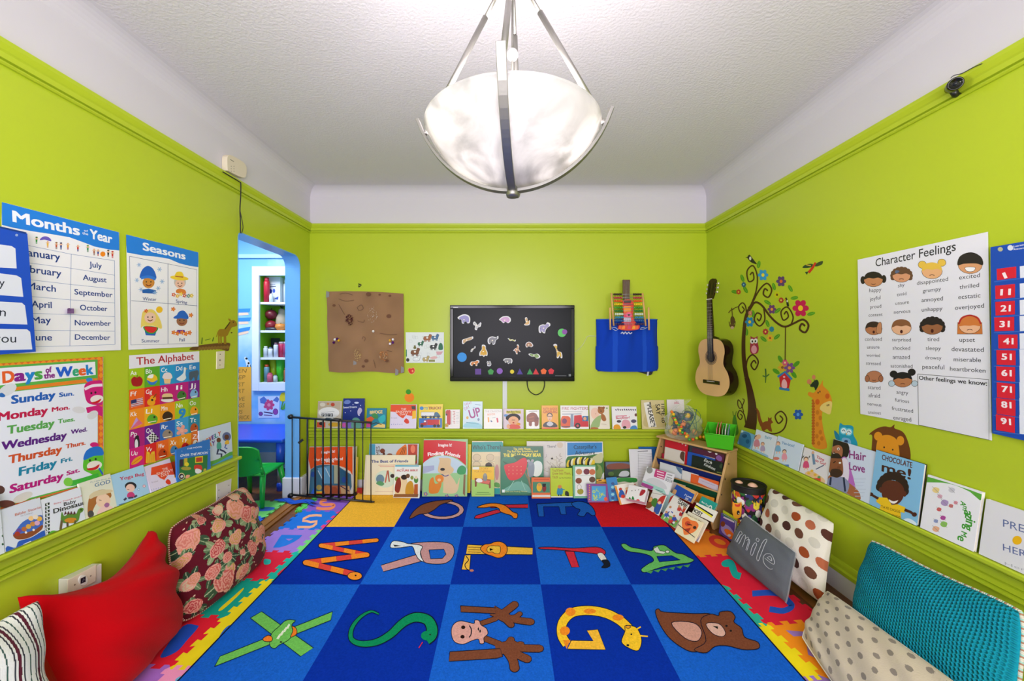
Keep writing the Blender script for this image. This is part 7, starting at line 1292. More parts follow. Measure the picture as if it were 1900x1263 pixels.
clear_nodes(M_CLEAR)
rn = random.Random(12)
def bagp(u, v):
    t = 2*math.pi*u; zz = v*.33; r = .135*min(1, (v*5+.55))*(1 if v < .55 else max(.12, 1-(v-.55)*2.1))*(1+.1*math.sin(5*t+v*9)+.06*math.sin(9*t-v*14))
    if v > .86: r = .02+(v-.86)*.32*(1+.3*math.sin(4*t))
    return BG+V((r*math.cos(t)*1.05, r*math.sin(t)*.62, .002+zz))
G().grid(bagp, 40, 24, '#fff').build('plastic_film', M_CLEAR, bag)
cols = ['#12303f', '#1a4a60', '#e8a02a', '#1c3f52', '#d8742a', '#1d4458', '#d8b04a', '#1f3440', '#16404f']
for k in range(44):
    t, r, zz = rn.uniform(0, 6.28), .1*math.sqrt(rn.random()), rn.uniform(.04, .22); r *= 1 if zz < .12 else .72
    G().ball(BG+V((r*math.cos(t), r*math.sin(t)*.55, zz)), rn.uniform(.024, .04), rn.choice(cols), 6, (1.2, .8, .7), Matrix.Rotation(rn.uniform(0, 3), 3, (1, 1, .3))).build('toy_piece', M_PLAS, bag)
for k in range(22):
    a_ = k/21; p = BG+V((-.13+.16*a_*(1+.2*math.sin(k)), -.085-.012*math.sin(k*1.7), .225*(1-a_)**1.6+.02)) if k < 17 else BG+V((-.02+.03*(k-16), -.095, .03+.012*math.sin(k)))
    G().ball(p, .0125, ('#e87a1e', '#f0c42a', '#3a9a3a', '#e05a1e', '#a8cc2a')[k % 5], 8).build('bead', M_PLAS, bag)
g = G()
for k in range(5):
    t0 = k*1.3; g.tube([BG+V((.1*math.cos(t0+s*.5), .075*math.sin(t0+s*.5)-.02, .08+.04*s+.03*math.sin(s+k))) for s in range(5)], .003, ('#2a7a4a', '#1f5a6a')[k % 2], 6)
g.build('cord', M_PLAS, bag)
g = G(); g.tube([BG+V((.06+.08*math.cos(t), -.02+.02*math.sin(t), .2+.06*math.sin(t))) for t in (k*.42 for k in range(15))], .0022, '#2f6a34', 6, True); g.build('wire_loop', M_PLAS, bag)
# tall dark basket with doll heads
bx_, by_ = 1.69, 2.75
bk = thing('animal_basket', 'tall black basket printed with bright jungle animals', 'basket', (bx_, by_, .0008))
rn = random.Random(9); sp = [(rn.random(), rn.random(), rn.uniform(.03, .08), rn.choice(['#e8a81c', '#c8302a', '#2a6a2a', '#3a2a8a', '#d85a1a', '#1a1a1a', '#8a2a7a', '#e8d23a', '#f0f0e8', '#1f5a3a', '#2a2a6a'])) for _ in range(520)]
def bcol(u, v):
    if v > .9: return lin('#141412')
    c = '#12120f'
    for x, y, r, cc in sp:
        dx = abs(u-x); dx = min(dx, 1-dx)
        if (dx*2.2)**2+((v-y)*1.1)**2 < r*r*.9: c = cc
    if .02 < (u*40 % 1) < .25 and v > .72 and c in ('#e8a81c', '#e8d23a'): c = '#1a1408'
    return lin(c)
G().grid(lambda u, v: V((bx_+(.094+.012*v)*math.cos(2*math.pi*u), by_+(.094+.012*v)*math.sin(2*math.pi*u), .001+.385*v)), 150, 70, bcol).build('printed_wall', M_MATPLAS, bk)
G().lathe([(.10, .386), (.107, .384), (.11, .389), (.106, .395), (.097, .392), (.094, .36), (.088, .02), (.001, .015)], (bx_, by_, 0), '#0f0f0f', 40).build('inner_lining', M_MATPLAS, bk)
a_ = []
g = G(); q = Art(g, V((bx_-.0665, by_-.0865, 0)), V((-.61, -.79, 0)), C7)
q.b([1005, 1090, 1010, 1075, 1030, 1090, 1090, 1090, 1105, 1075, 1112, 1100, 1110, 1200, 1095, 1260, 1030, 1270, 1005, 1200], '#e8a01c'); q.e(1072, 1205, 18, 26, '#1a1208'); q.b([1030, 1100, 1060, 1110, 1100, 1095, 1085, 1135, 1040, 1130], '#d03424'); q.e(1078, 1215, 6, 8, '#f0e8d8')
g.build('giraffe_print', M_MATPLAS, bk)
for x, y, s, lab in ((.01, -.03, .034, 'round doll head in front inside the black basket'), (-.045, .035, .028, 'smaller doll head at far side inside the black basket')):
    o = thing('doll_head', lab, 'doll', (bx_+x, by_+y, .33), 'doll heads in the black basket')
    G().ball((bx_+x, by_+y, .372), s, '#e8b8a0', 12).build('head', M_PLAS, o)
    for dx in (-.012, .012): G().ball((bx_+x+dx-.012, by_+y-s*.82, .382), .004, '#2a2220', 6).build('eye', M_PLAS, o)
    G().tube([(bx_+x-.02, by_+y-s*.85, .368), (bx_+x-.01, by_+y-s*.9, .364), (bx_+x, by_+y-s*.88, .368)], .002, '#b03a3a', 5).build('mouth', M_PLAS, o)
    G().tube([(bx_+x, by_+y, .03), (bx_+x, by_+y, .372-s*.9)], [.03, .016], '#e8b8a0', 10).build('body', M_PLAS, o)
# ---------------------------------------------------------------- guitar
gn = V((-.955, -.297, 0)).normalized(); gr = V((-gn.y, gn.x, 0)); gu = V((0, 0, 1))
GO = V((1.705, 3.265, .925))
gtr = thing('acoustic_guitar', 'classical acoustic guitar hanging on right wall by the corner', 'guitar', GO)
tilt = Matrix.Rotation(R(1.5), 3, gr); gu2 = tilt @ gu; gn2 = tilt @ gn
def gp(x, y, d): return GO+gr*x+gu2*y-gn2*d
half = [(0, 0), (.07, .004), (.13, .03), (.168, .085), (.176, .14), (.16, .2), (.13, .245), (.12, .275), (.126, .32), (.135, .36), (.13, .41), (.105, .45), (.06, .468), (0, .472)]
hs = cat_rom([(-half[1][0], half[1][1])]+half+[(-half[-2][0], half[-2][1])], False, 5)
hs = [p for p in hs[5:-5] if p[0] >= -1e-4]
outl = hs+[(-x, y) for x, y in hs[::-1][1:-1]]
n_ = len(outl)
g = G(); A = [gp(x, y, .001) for x, y in outl]; B = [gp(x, y, .092) for x, y in outl]
g.add(A+B, [(i, n_+i, n_+(i+1) % n_, (i+1) % n_) for i in range(n_)], '#1f100a', True); g.add(B, [tuple(range(n_))], '#24140c')
M_GTR = mat('lacquered_dark_wood', .15, var=(7, .15)); M_TOP = mat('spruce_top', .28, var=(5, .06))
g.build('body_sides', M_GTR, gtr)
g = G().hexa(A, [gp(x*.997, y*.998+.0005, -.001) for x, y in outl], '#d9ae74'); q = Art(g, gp(0, 0, -.0011), gn2)
def disc(cx, cy, r, col, lay):
    P = [gp(cx+r*math.cos(t), cy+r*math.sin(t), -.0012-.00015*lay) for t in (k*2*math.pi/40 for k in range(40))]; g.add(P, [tuple(range(40))], col)
for r, c, l in ((.062, '#7a5a34', 0), (.057, '#c8a878', 1), (.053, '#4a3220', 2), (.047, '#c09a62', 3), (.043, '#20140c', 4)): disc(0, .318, r, c, l)
g.build('soundboard', M_TOP, gtr)
g = G(); g.hexa([gp(x, y, -.001) for x, y in ((-.085, .098), (.085, .098), (.085, .13), (-.085, .13))], [gp(x, y, -.009) for x, y in ((-.083, .1), (.083, .1), (.083, .128), (-.083, .128))], '#1a100a'); g.build('bridge', M_GTR, gtr, bevel=.002)
G().hexa([gp(x, .118, -.0092) for x in (-.04, .04)]+[gp(x, .121, -.0092) for x in (.04, -.04)], [gp(x, .118, -.011) for x in (-.04, .04)]+[gp(x, .121, -.011) for x in (.04, -.04)], '#e8e2d0').build('saddle', M_PLAS, gtr)
g = G().hexa([gp(x, y, -.002) for x, y in ((-.029, .35), (.029, .35), (.026, .795), (-.026, .795))], [gp(x, y, -.008) for x, y in ((-.029, .35), (.029, .35), (.026, .795), (-.026, .795))], '#1c1512')
for k in range(17): y = .79-.44*(1-.5**(k/9)); g.hexa([gp(x, y, -.008) for x in (-.027, .027)]+[gp(x, y+.0015, -.008) for x in (.027, -.027)], [gp(x, y, -.0088) for x in (-.027, .027)]+[gp(x, y+.0015, -.0088) for x in (.027, -.027)], '#b8b4a8')
g.build('fretboard', M_GTR, gtr)
G().hexa([gp(x, y, d) for x, y, d in ((-.024, .46, .0), (.024, .46, 0), (.023, .795, -.002), (-.023, .795, -.002))], [gp(x, y, d) for x, y, d in ((-.014, .46, .03), (.014, .46, .03), (.013, .79, .016), (-.013, .79, .016))], '#2a160d').build('neck', M_GTR, gtr, bevel=.004)
G().hexa([gp(x, y, .0) for x, y in ((-.028, .44), (.028, .44), (.022, .5), (-.022, .5))], [gp(x, y, .085) for x, y in ((-.024, .45), (.024, .45), (.012, .476), (-.012, .476))], '#1f100a').build('neck_heel', M_GTR, gtr, bevel=.004)
hd_ = [(-.026, .797), (.026, .797), (.036, .83), (.036, .945), (.022, .962), (0, .967), (-.022, .962), (-.036, .945), (-.036, .83)]
g = G().hexa([gp(x, y, -.002+(y-.797)*.2) for x, y in hd_], [gp(x, y, .014+(y-.797)*.2) for x, y in hd_], '#2a1a10')
for x in (-.017, .017): g.hexa([gp(x-.006, y, -.003+(y-.797)*.2) for y in (.835, .93)]+[gp(x+.006, y, -.003+(y-.797)*.2) for y in (.93, .835)], [gp(x-.006, y, -.0035+(y-.797)*.2) for y in (.835, .93)]+[gp(x+.006, y, -.0035+(y-.797)*.2) for y in (.93, .835)], '#0c0806')
hdst = g.build('headstock', M_GTR, gtr)
G().hexa([gp(x, .794, -.003) for x in (-.026, .026)]+[gp(x, .8, -.003) for x in (.026, -.026)], [gp(x, .794, -.011) for x in (-.026, .026)]+[gp(x, .8, -.011) for x in (.026, -.026)], '#efe8d8').build('nut', M_PLAS, gtr)
for s in (-1, 1):
    for y in (.85, .885, .92):
        p = gp(s*.036, y, .006+(y-.797)*.2); e = gp(s*.056, y, .012+(y-.797)*.2); g = G().tube([p, e], .003, '#c8c4b0'); g.ball(e, .008, '#d8d4c0', 8, (1, 1, 1.3)); g.build('tuning_peg', M_METAL, hdst)
for k in range(6): x = -.02+.008*k; G().tube([gp(x*1.15, .12, -.0105), gp(x*.85, .797, -.0115)], .0006, '#d0c8b0', 4).build('string', M_METAL, gtr)
# ---------------------------------------------------------------- television with magnets
TX0, TX1, TZ1, TZ0 = atY(835, 566, 3.6).x, atY(1066, 566, 3.6).x, atY(835, 566, 3.6).z, atY(835, 707, 3.6).z
TYF = 3.595
tv = thing('television', 'black flat screen television mounted on the back wall', 'television', ((TX0+TX1)/2, 3.63, TZ0))
g = G(); fw = .032
g.bx(TX0, TX1, TYF, TYF+.04, TZ1-fw, TZ1, '#08090a').bx(TX0, TX1, TYF, TYF+.04, TZ0, TZ0+fw*1.2, '#08090a').bx(TX0, TX0+fw, TYF, TYF+.04, TZ0+fw*1.2, TZ1-fw, '#08090a').bx(TX1-fw, TX1, TYF, TYF+.04, TZ0+fw*1.2, TZ1-fw, '#08090a')
q = Art(g, V((0, TYF-.0005, 0)), V((0, -1, 0)), B2); q.r(110, 366, 158, 374, '#b0b4b8'); q.l([660, 1040, 722, 1040], 5, '#30343a'); q.r(1238, 1020, 1260, 1042, '#8a9094'); q.r(1105, 1032, 1215, 1040, '#5a5e64')
g.build('bezel', M_GLOSS, tv, bevel=.004)
G().bx(TX0+fw, TX1-fw, TYF+.008, TYF+.03, TZ0+fw*1.2, TZ1-fw, '#0b1016').build('screen', M_SCREEN, tv)
G().bx(TX0+.2, TX1-.2, TYF+.04, YB-.001, TZ0+.12, TZ1-.12, '#101010').build('wall_mount', M_BLACK, tv)
SP = V((0, TYF+.0078, 0)); SN = V((0, -1, 0))
def magnet(lab, draw, pts=None, base='#e8e8ee', smooth=True, col=None, name='animal_magnet', grp='animal magnets on the television screen', th=.0035):
    g = G(); a = Art(g, SP, SN, B2); a.slab(pts, col or base, th, smooth); 
    if draw: draw(a)
    tag(g.build(name, M_MATPLAS), lab, 'magnet', grp)
def grow(P, k=1.16):
    q = prs(P); cx, cy = sum(x for x, _ in q)/len(q), sum(y for _, y in q)/len(q); return [v for x, y in q for v in (cx+(x-cx)*k, cy+(y-cy)*k)]
AN = [('lilac elephant magnet in the top left of the screen', [158, 470, 185, 450, 225, 440, 262, 455, 272, 485, 266, 518, 245, 520, 240, 505, 220, 508, 215, 524, 198, 520, 192, 490, 170, 485], '#9a94cc'),
      ('black and white zebra magnet below the lilac elephant', [308, 522, 320, 510, 336, 525, 350, 540, 372, 518, 382, 525, 374, 555, 350, 565, 340, 588, 322, 578, 326, 550, 312, 540], '#c8c8cc'),
      ('pink pig shaped magnet at top centre of the screen', [562, 490, 580, 470, 600, 460, 640, 458, 665, 475, 668, 500, 655, 516, 640, 520, 620, 508, 605, 520, 590, 512, 580, 500], '#cfa2d0'),
      ('tan kangaroo magnet right of the pink pig', [812, 478, 825, 468, 834, 480, 838, 505, 855, 495, 858, 515, 850, 538, 815, 542, 806, 532, 820, 518], '#d8b078'),
      ('grey-lilac hippo magnet toward the upper right', [948, 575, 955, 550, 985, 538, 1010, 540, 1025, 520, 1050, 528, 1052, 550, 1030, 565, 1012, 590, 1005, 618, 985, 612, 975, 595, 968, 615, 952, 608], '#a09ac8'),
      ('brown leopard magnet on the left of the screen', [200, 705, 205, 685, 240, 672, 280, 660, 298, 655, 300, 675, 270, 690, 240, 700, 215, 722, 203, 720], '#c8a880'),
      ('grey rhino magnet left of screen centre', [450, 690, 460, 668, 490, 655, 525, 662, 545, 650, 546, 675, 525, 690, 515, 725, 495, 728, 490, 705, 470, 725, 455, 718], '#8a8a94'),
      ('little yellow-green snake magnet at screen centre', [645, 672, 658, 672, 672, 685, 690, 680, 705, 690, 718, 684, 714, 700, 700, 698, 685, 692, 668, 696, 655, 684], '#c8cc6a'),
      ('brown hedgehog magnet right of screen centre', [818, 740, 825, 718, 850, 706, 875, 718, 888, 742, 870, 755, 850, 748, 830, 758], '#b08468'),
      ('orange antelope magnet below screen centre', [700, 790, 715, 772, 735, 760, 732, 738, 745, 735, 752, 755, 748, 775, 765, 800, 752, 800, 738, 788, 738, 822, 725, 820, 718, 798], '#c89068'),
      ('yellow giraffe magnet at right of the screen', [1090, 742, 1108, 730, 1125, 742, 1120, 765, 1135, 795, 1165, 810, 1172, 855, 1158, 858, 1150, 832, 1138, 858, 1122, 856, 1122, 815, 1108, 765], '#d8b04a'),
      ('yellow lion magnet sitting in lower left area', [392, 742, 410, 738, 425, 748, 428, 775, 442, 805, 440, 838, 420, 836, 410, 848, 395, 836, 370, 838, 372, 805, 390, 780], '#d8a83a'),
      ('small grey bone shaped magnet beside the yellow lion', [282, 795, 290, 775, 308, 768, 318, 752, 326, 752, 324, 768, 308, 778, 298, 798, 286, 802], '#b8b8bc'),
      ('green crocodile magnet in the lower right area', [850, 825, 870, 820, 900, 828, 930, 822, 955, 845, 945, 862, 920, 865, 905, 850, 880, 848, 858, 838], '#8aa86a'),
      ('orange tiger magnet in the lower left area', [278, 918, 290, 900, 320, 898, 340, 886, 360, 890, 360, 908, 345, 918, 342, 938, 328, 936, 325, 922, 305, 922, 298, 938, 284, 934], '#d88a44'),
      ('small grey mouse magnet in the lower part of the screen', [440, 905, 448, 894, 458, 900, 468, 892, 475, 905, 480, 925, 470, 940, 446, 938, 444, 920], '#9a9a9e'),
      ('grey raccoon magnet at bottom centre of the screen', [602, 885, 615, 870, 645, 868, 678, 872, 685, 895, 675, 915, 662, 908, 650, 920, 635, 905, 620, 908, 615, 895], '#8c8c92')]
for lab, P, c in AN:
    cx, cy = sum(P[0::2])/len(P)*2, sum(P[1::2])/len(P)*2
    magnet(lab, lambda a: (a.b(grow(P, .86), c), a.e(cx-4, cy, 7, 5, '#fff3e0'), a.e(P[0]+12, P[1]+2, 3, 3, '#222', n=6)), grow(P, 1.08))
sh = 'shape magnets along the bottom of the television'
ng = lambda cx, cy, r, n, a0: [v for k in range(n) for v in (cx+r*math.cos(a0+2*math.pi*k/n), cy+r*math.sin(a0+2*math.pi*k/n))]
for lab, P, c, smo in (('purple square magnet at bottom of the screen', [325, 968, 383, 968, 383, 1024, 325, 1024], '#5f3a94', 0), ('green pentagon magnet at bottom of the screen', ng(477, 998, 31, 5, -1.57), '#3a9a4a', 0), ('lilac round magnet at bottom of the screen', ng(564, 990, 29, 24, 0), '#8f5cc0', 0), ('small yellow round magnet at bottom of the screen', ng(685, 996, 20, 20, 0), '#e8d42a', 0),
                       ('indigo triangle magnet at bottom of the screen', [760, 965, 790, 1022, 732, 1022], '#4a349a', 0), ('green triangle magnet at bottom of the screen', [858, 965, 888, 1022, 830, 1022], '#2f9a52', 0), ('red triangle magnet at bottom of the screen', [916, 963, 947, 1022, 888, 1022], '#d82f34', 0), ('orange pentagon magnet at bottom of the screen', ng(993, 994, 31, 5, -1.57), '#ec6a2a', 0), ('red pentagon magnet at bottom of the screen', ng(1066, 993, 31, 5, -1.57), '#dc2438', 0),
                       ('large blue round magnet at lower left of the screen', ng(196, 855, 46, 30, 0), '#2a92e4', 0), ('large green round magnet at the right of the screen', ng(1172, 617, 41, 30, 0), '#5cc864', 0)):
    magnet(lab, None, P, col=c, smooth=False, name='shape_magnet', grp=sh)
SP = SP-V((0, .0036, 0)); magnet('purple round magnet overlapping the green round one', None, ng(1198, 608, 25, 24, 0), col='#8a4aa8', smooth=False, name='shape_magnet', grp=sh)
# raceway, cords
o = G().bx(atY(932.5, 0, YB-.012).x, atY(941, 0, YB-.012).x, YB-.014, YB-.001, ledge('B', 0)+.001, TZ0+.05, '#dfe3e4').build('cable_raceway', M_PLAS, bevel=.002); tag(o, 'white cable raceway running down from the television', 'cable cover')
def cordY(name, lab, P, r, col, Y=YB-.02, z=PXV):
    Q = [(z[0]+x*z[2], z[1]+y*z[2]) for x, y in cat_rom(prs(P), False, 6)]; o = G().tube([atY(x, y, Y) for x, y in Q], r, col, 6).build(name, M_MATPLAS); return tag(o, lab, 'cord')
cordY('power_cord', 'black power cord looping below the television', [832, 1070, 835, 1130, 855, 1185, 915, 1222, 975, 1195, 1000, 1140, 1000, 1085, 975, 1075], .0045, '#141414', z=B2)
cordY('white_cord', 'thin white cord between television and blue bag', [1296, 800, 1320, 790, 1370, 740, 1405, 680, 1425, 650, 1470, 648, 1520, 650], .002, '#d8dcc8', YB-.006, B2)
# ---------------------------------------------------------------- blue bag, abacus and toy guitar on the back wall
bagb = thing('tote_bag', 'royal blue fabric bag hanging on the back wall', 'bag', atY(1164, 690, YB-.04))
def bagf(u, v):
    x = 1107+114*u+(1.5 if v > .5 else 0)*(u-.5)*2; y = 593+96*v
    d = .05+.028*math.sin(v*2.6)*math.sin(u*3.14)+.013*math.sin(u*17+(.5-u)*v*6)*min(1, v*3)*(1-v)**.5+.007*math.sin(u*37+v*5+(.5-u)*v*14)*(1-v)*min(1, v*4)-.035*((2*u-1)**8)
    p = atY(x, y, YB-.03); p.y = YB-max(.004, d); 
    if v < .06: p.y += .004
    k = (max(0, v-.93)/.07)**2*(abs(2*u-1)**6); p.x -= (u-.5)*.04*k; p.z += .01*k
    return p
def bcol2(u, v): return lin('#1f50c4') if (.25 < u < .32 or .72 < u < .79) else lin('#1440b4')
G().grid(bagf, 80, 50, bcol2).build('front_panel', M_CLOTH, bagb)
P = [(1107, 593), (1221, 593), (1222, 688), (1110, 689)]
G().hexa([V((*[atY(x, y, YB-.03)[i] for i in (0,)], YB-.004, atY(x, y, YB-.03).z)) for x, y in P], [V((atY(x, y, YB-.03).x, YB-.001, atY(x, y, YB-.03).z)) for x, y in P], '#123a9c').build('back_panel', M_CLOTH, bagb)
G().tube([bagf(k/30, 0)+V((0, -.002, .002)) for k in range(31)], .005, '#2a5fd0', 6).build('hem', M_CLOTH, bagb)
tag(G().hexa([atY(x, y, YB-.012) for x, y in ((1170, 686), (1212, 688), (1210, 694), (1206, 696))], [atY(x, y, YB-.002) for x, y in ((1170, 686), (1212, 688), (1210, 694), (1206, 696))], '#14181c').build('black_folder', M_MATPLAS), 'black folder corner showing beneath the blue bag', 'folder')
flat('bag_label', 'white label tag at lower right beneath the blue bag', 'tag', (V((0, YB-.0135, 0)), V((0, -1, 0))), B3, None, [660, 928, 676, 930, 668, 968, 654, 966], '#d8dcdc')
YA = YB-.155
aba = thing('abacus', 'wooden abacus with rainbow beads hanging before the blue bag', 'abacus', atY(1168, 612, YA))
W3 = lambda x, y, d=0: atY(B3[0]+x*B3[2], B3[1]+y*B3[2], YA)+V((0, d, 0))
for P in (([348, 250, 368, 535]), ([618, 250, 646, 535])): G().tube([W3(P[0], P[1]), W3(P[2], P[3])], .008, '#d8a86a', 8).build('upright', M_WOOD, aba)
for P in (([330, 378, 334, 570]), ([664, 376, 668, 572])): G().tube([W3(P[0], P[1], -.02), W3(P[2], P[3], -.02)], .008, '#dcae72', 8).build('foot_post', M_WOOD, aba)
rowc = ['#3a2a1a', '#b8424a', '#e0641e', '#e8cc1c', '#3f9a24', '#2a7a2c', '#d8e4d0', '#2f88b0', '#1f5a9a', '#3a2a5a']
for k in range(10):
    y = 262+k*28.5; xa, xb = 352+k*2.2, 622+k*2.4
    w = G().tube([W3(xa, y), W3(xb, y)], .0018, '#b8bcc0', 5).build('wire', M_METAL, aba)
    for j in range(10):
        x = xa+20+j*15 if j < 5 else xb-20-(9-j)*15
        G().lathe([(.001, -.0072), (.007, -.0068), (.0105, -.003), (.0105, .003), (.007, .0068), (.001, .0072)], W3(x, y), rowc[k], 10, Matrix.Rotation(math.pi/2, 3, 'Y')).build('bead', M_PLAS, w)
g = G(); g.tube([W3(345, 545), W3(380, 548), W3(408, 566), W3(385, 576), W3(350, 556)], .002, '#dfe4e8', 5); g.tube([W3(640, 545), W3(605, 552), W3(598, 566), W3(630, 562), W3(660, 548)], .002, '#dfe4e8', 5); g.build('tie', M_PLAS, aba)
# colourful toy guitar behind the wires
uk = thing('toy_guitar', 'small colourful toy guitar with brown neck behind abacus beads', 'toy', atY(1166, 612, YA+.03))
U3 = lambda x, y, d=0: atY(B3[0]+x*B3[2], B3[1]+y*B3[2], YA+.035)+V((0, d, 0))
N_ = [(446, 135), (508, 135), (506, 235), (503, 318), (452, 318), (447, 235)]
G().hexa([U3(*p, -.008) for p in N_], [U3(*p, .012) for p in N_], '#5a3e2a').build('neck', M_WOOD, uk, bevel=.002)
bp_ = cat_rom([(455, 312), (440, 345), (445, 400), (452, 450), (440, 500), (410, 530), (415, 565), (490, 575), (575, 565), (585, 530), (548, 500), (530, 450), (532, 400), (535, 345), (515, 312)], True, 4)
g = G().hexa([U3(*p, -.02) for p in bp_], [U3(*p, .02) for p in bp_], '#d8362c'); q = Art(g, U3(490, 400, -.0202), V((0, -1, 0)), B3)
for y0, y1, c in ((312, 335, '#2a1c2a'), (335, 362, '#b8243a'), (362, 412, '#f0942a'), (412, 430, '#e05a3a'), (430, 465, '#e83a6a'), (465, 500, '#c8c0d8'), (500, 530, '#c83a5a')): q.r(456, y0, 518, y1, c)
for x, c in ((420, '#e8602a'), (452, '#f0882a'), (500, '#d03a6a'), (540, '#f0a02a'), (565, '#e86a2a')): q.p([x-14, 562, x-6, 535, x+16, 535, x+12, 562], c)
q.e(500, 440, 26, 24, '#f05a8a'); q.e(500, 440, 10, 9, '#3a1a2a'); g.build('body', M_PLAS, uk)
for k in range(4): G().tube([U3(462+k*11, 150, -.011), U3(470+k*15, 540, -.023)], .0009, '#e0e0e0', 4).build('string', M_METAL, uk)
g = G(); q = Art(g, V((0, YB-.083, 0)), V((0, -1, 0)), B3); q.l([430, 602, 445, 590, 455, 604, 470, 588, 482, 604, 498, 590, 510, 602, 528, 592], 9, '#c8d0e8', True); g.build('printed_logo', M_VINYL, bagb)
# ---------------------------------------------------------------- small things on the walls
def plate(name, lab, cat, X, quad, th, col, dots, sgn=1):
    n = V((1, 0, 0)); g = G(); a = Art(g, V((X, 0, 0)), n); a.slab(quad, col, th)
    o = tag(g.build(name, M_PLAS, bevel=.0015), lab, cat)
    for k, (x, y, r, c) in enumerate(dots):
        p = hit(x, y, a.P, n); G().tube([p-V((.001, 0, 0)), p+V((.0012, 0, 0))], r, c, 10).build('screw' if r < .005 else 'socket', M_METAL if r < .005 else M_BLACK, o)
    return o
plate('phone_jack_plate', 'cream telephone jack plate beneath the donkey sticker', 'wall plate', XL+.0005, [401, 652, 416, 650.5, 415, 683, 400.5, 685], .005, '#e4dcc0', [(408.5, 657, .003, '#4a4638'), (408, 668, .006, '#8a8470'), (408, 677, .003, '#4a4638')])
plate('blank_wall_plate', 'white blank double wall plate behind the floral cushion', 'wall plate', XL+.0005, [400.5, 898, 428.5, 887.5, 427, 914, 400.5, 938], .005, '#d8d6d8', [(406, 909, .003, '#55555a'), (424.5, 900, .003, '#55555a'), (405.5, 923, .003, '#55555a'), (424.5, 913.5, .003, '#55555a')])
ob = thing('outlet_box', 'white surface outlet box above the red cushion', 'outlet', atX(142, 1085, XL+.02))
g = G(); a = Art(g, V((XL+.0005, 0, 0)), V((1, 0, 0))); a.slab([108, 1074, 171, 1045, 171, 1080, 108, 1112], '#dcdad6', .042); g.build('housing', M_PLAS, ob, bevel=.002)
g = G(); a = Art(g, a.P, a.n); a.slab([124, 1076, 177, 1047, 176, 1078, 124, 1106], '#e6dccf', .004); fp = g.build('face_plate', M_PLAS, ob, bevel=.001)
g = G(); a = Art(g, a.P, a.n); a.slab([v for k in range(20) for v in (153.5+8.2*math.cos(k*.314), 1076+9.5*math.sin(k*.314))], '#eef0f2', .003); a.p([149.5, 1073, 159, 1068.5, 159, 1079, 149.5, 1083], '#141a30'); a.l([153, 1080, 155, 1073, 158, 1076], 1, '#8a90a8'); g.build('socket', M_PLAS, ob)
for x, y in ((138.5, 1084.5), (168, 1068)): p = hit(x, y, V((XL+.0465, 0, 0)), V((1, 0, 0))); G().tube([p, p+V((.001, 0, 0))], .003, '#a8a49c', 8).build('screw', M_METAL, fp)
ch = thing('chime_box', 'beige wall box perched on the left picture rail', 'alarm box', atX(429, 328, XL+.03))
g = G(); a = Art(g, V((XL+.005, 0, 0)), V((1, 0, 0)), ZD); a.slab(cat_rom(prs([110, 50, 118, 30, 140, 28, 215, 70, 235, 95, 240, 120, 236, 165, 222, 174, 190, 166, 122, 132, 112, 120]), True, 3), '#e0d5bc', .035); a.l([165, 55, 190, 70], 5, '#8a8270'); [a.e(172+k % 2*18, 100+k//2*16, 3.5, 4, '#b0a890') for k in range(6)]; g.build('housing', M_PLAS, ch, bevel=.006)
def cordX(name, lab, P, r, col, X, z=PXV, par=None):
    Q = [(z[0]+x*z[2], z[1]+y*z[2]) for x, y in cat_rom(prs(P), False, 6)]; G().tube([atX(x, y, X) for x, y in Q], r, col, 6).build('cord', M_MATPLAS, par)
cordX('chime_cord', 'black cord hanging from the beige wall box to doorway', [118, 136, 175, 170, 225, 200, 234, 215, 233, 300, 229, 375, 231, 440, 232, 535], .0035, '#1a1a14', XL+.044, ZD, ch)
cordX('chime_cord', 'second thin black cord bowing beside the doorway corner', [230, 390, 240, 440, 249, 495, 240, 535], .0025, '#20241a', XL+.02, ZD, ch)
cm = thing('webcam', 'black webcam clipped to the right picture rail', 'camera', atX(1752, 180, XR-.06))
M_ = V((1.80, 0, 0)); cp = atX(1768, 160, XR-.05); fwd = (atX(1745, 172, XR-.16)-cp).normalized(); fwd = V((-.62, -.74, -.26)).normalized()
rotm = fwd.to_track_quat('Z', 'Y').to_matrix()
G().lathe([(.001, -.055), (.014, -.054), (.019, -.04), (.02, -.01), (.021, .022), (.024, .03), (.024, .05), (.021, .054), (.018, .05), (.001, .048)], cp, '#16170f', 24, rotm).build('body', M_GLOSS, cm)
G().lathe([(.0215, .0), (.0225, .0), (.0225, .02), (.0215, .02)], cp, '#8a8c84', 24, rotm, cap=False).build('silver_band', M_METAL, cm)
G().ball(cp+fwd*.048, .008, '#2a2c30', 8).build('lens', M_GLOSS, cm)
g = G().tube([cp+V((.012, .01, -.01)), cp+V((.03, .016, -.025)), cp+V((.042, .02, -.02))], .012, '#1a1c14', 10); g.build('clip', M_BLACK, cm)
cordX('webcam_cord', 'thin dark cord running along the rail from webcam', [1764, 145, 1770, 140, 1785, 136, 1800, 128, 1812, 122, 1822, 118], .0016, '#3a3a44', XR-.04, PXV, cm)
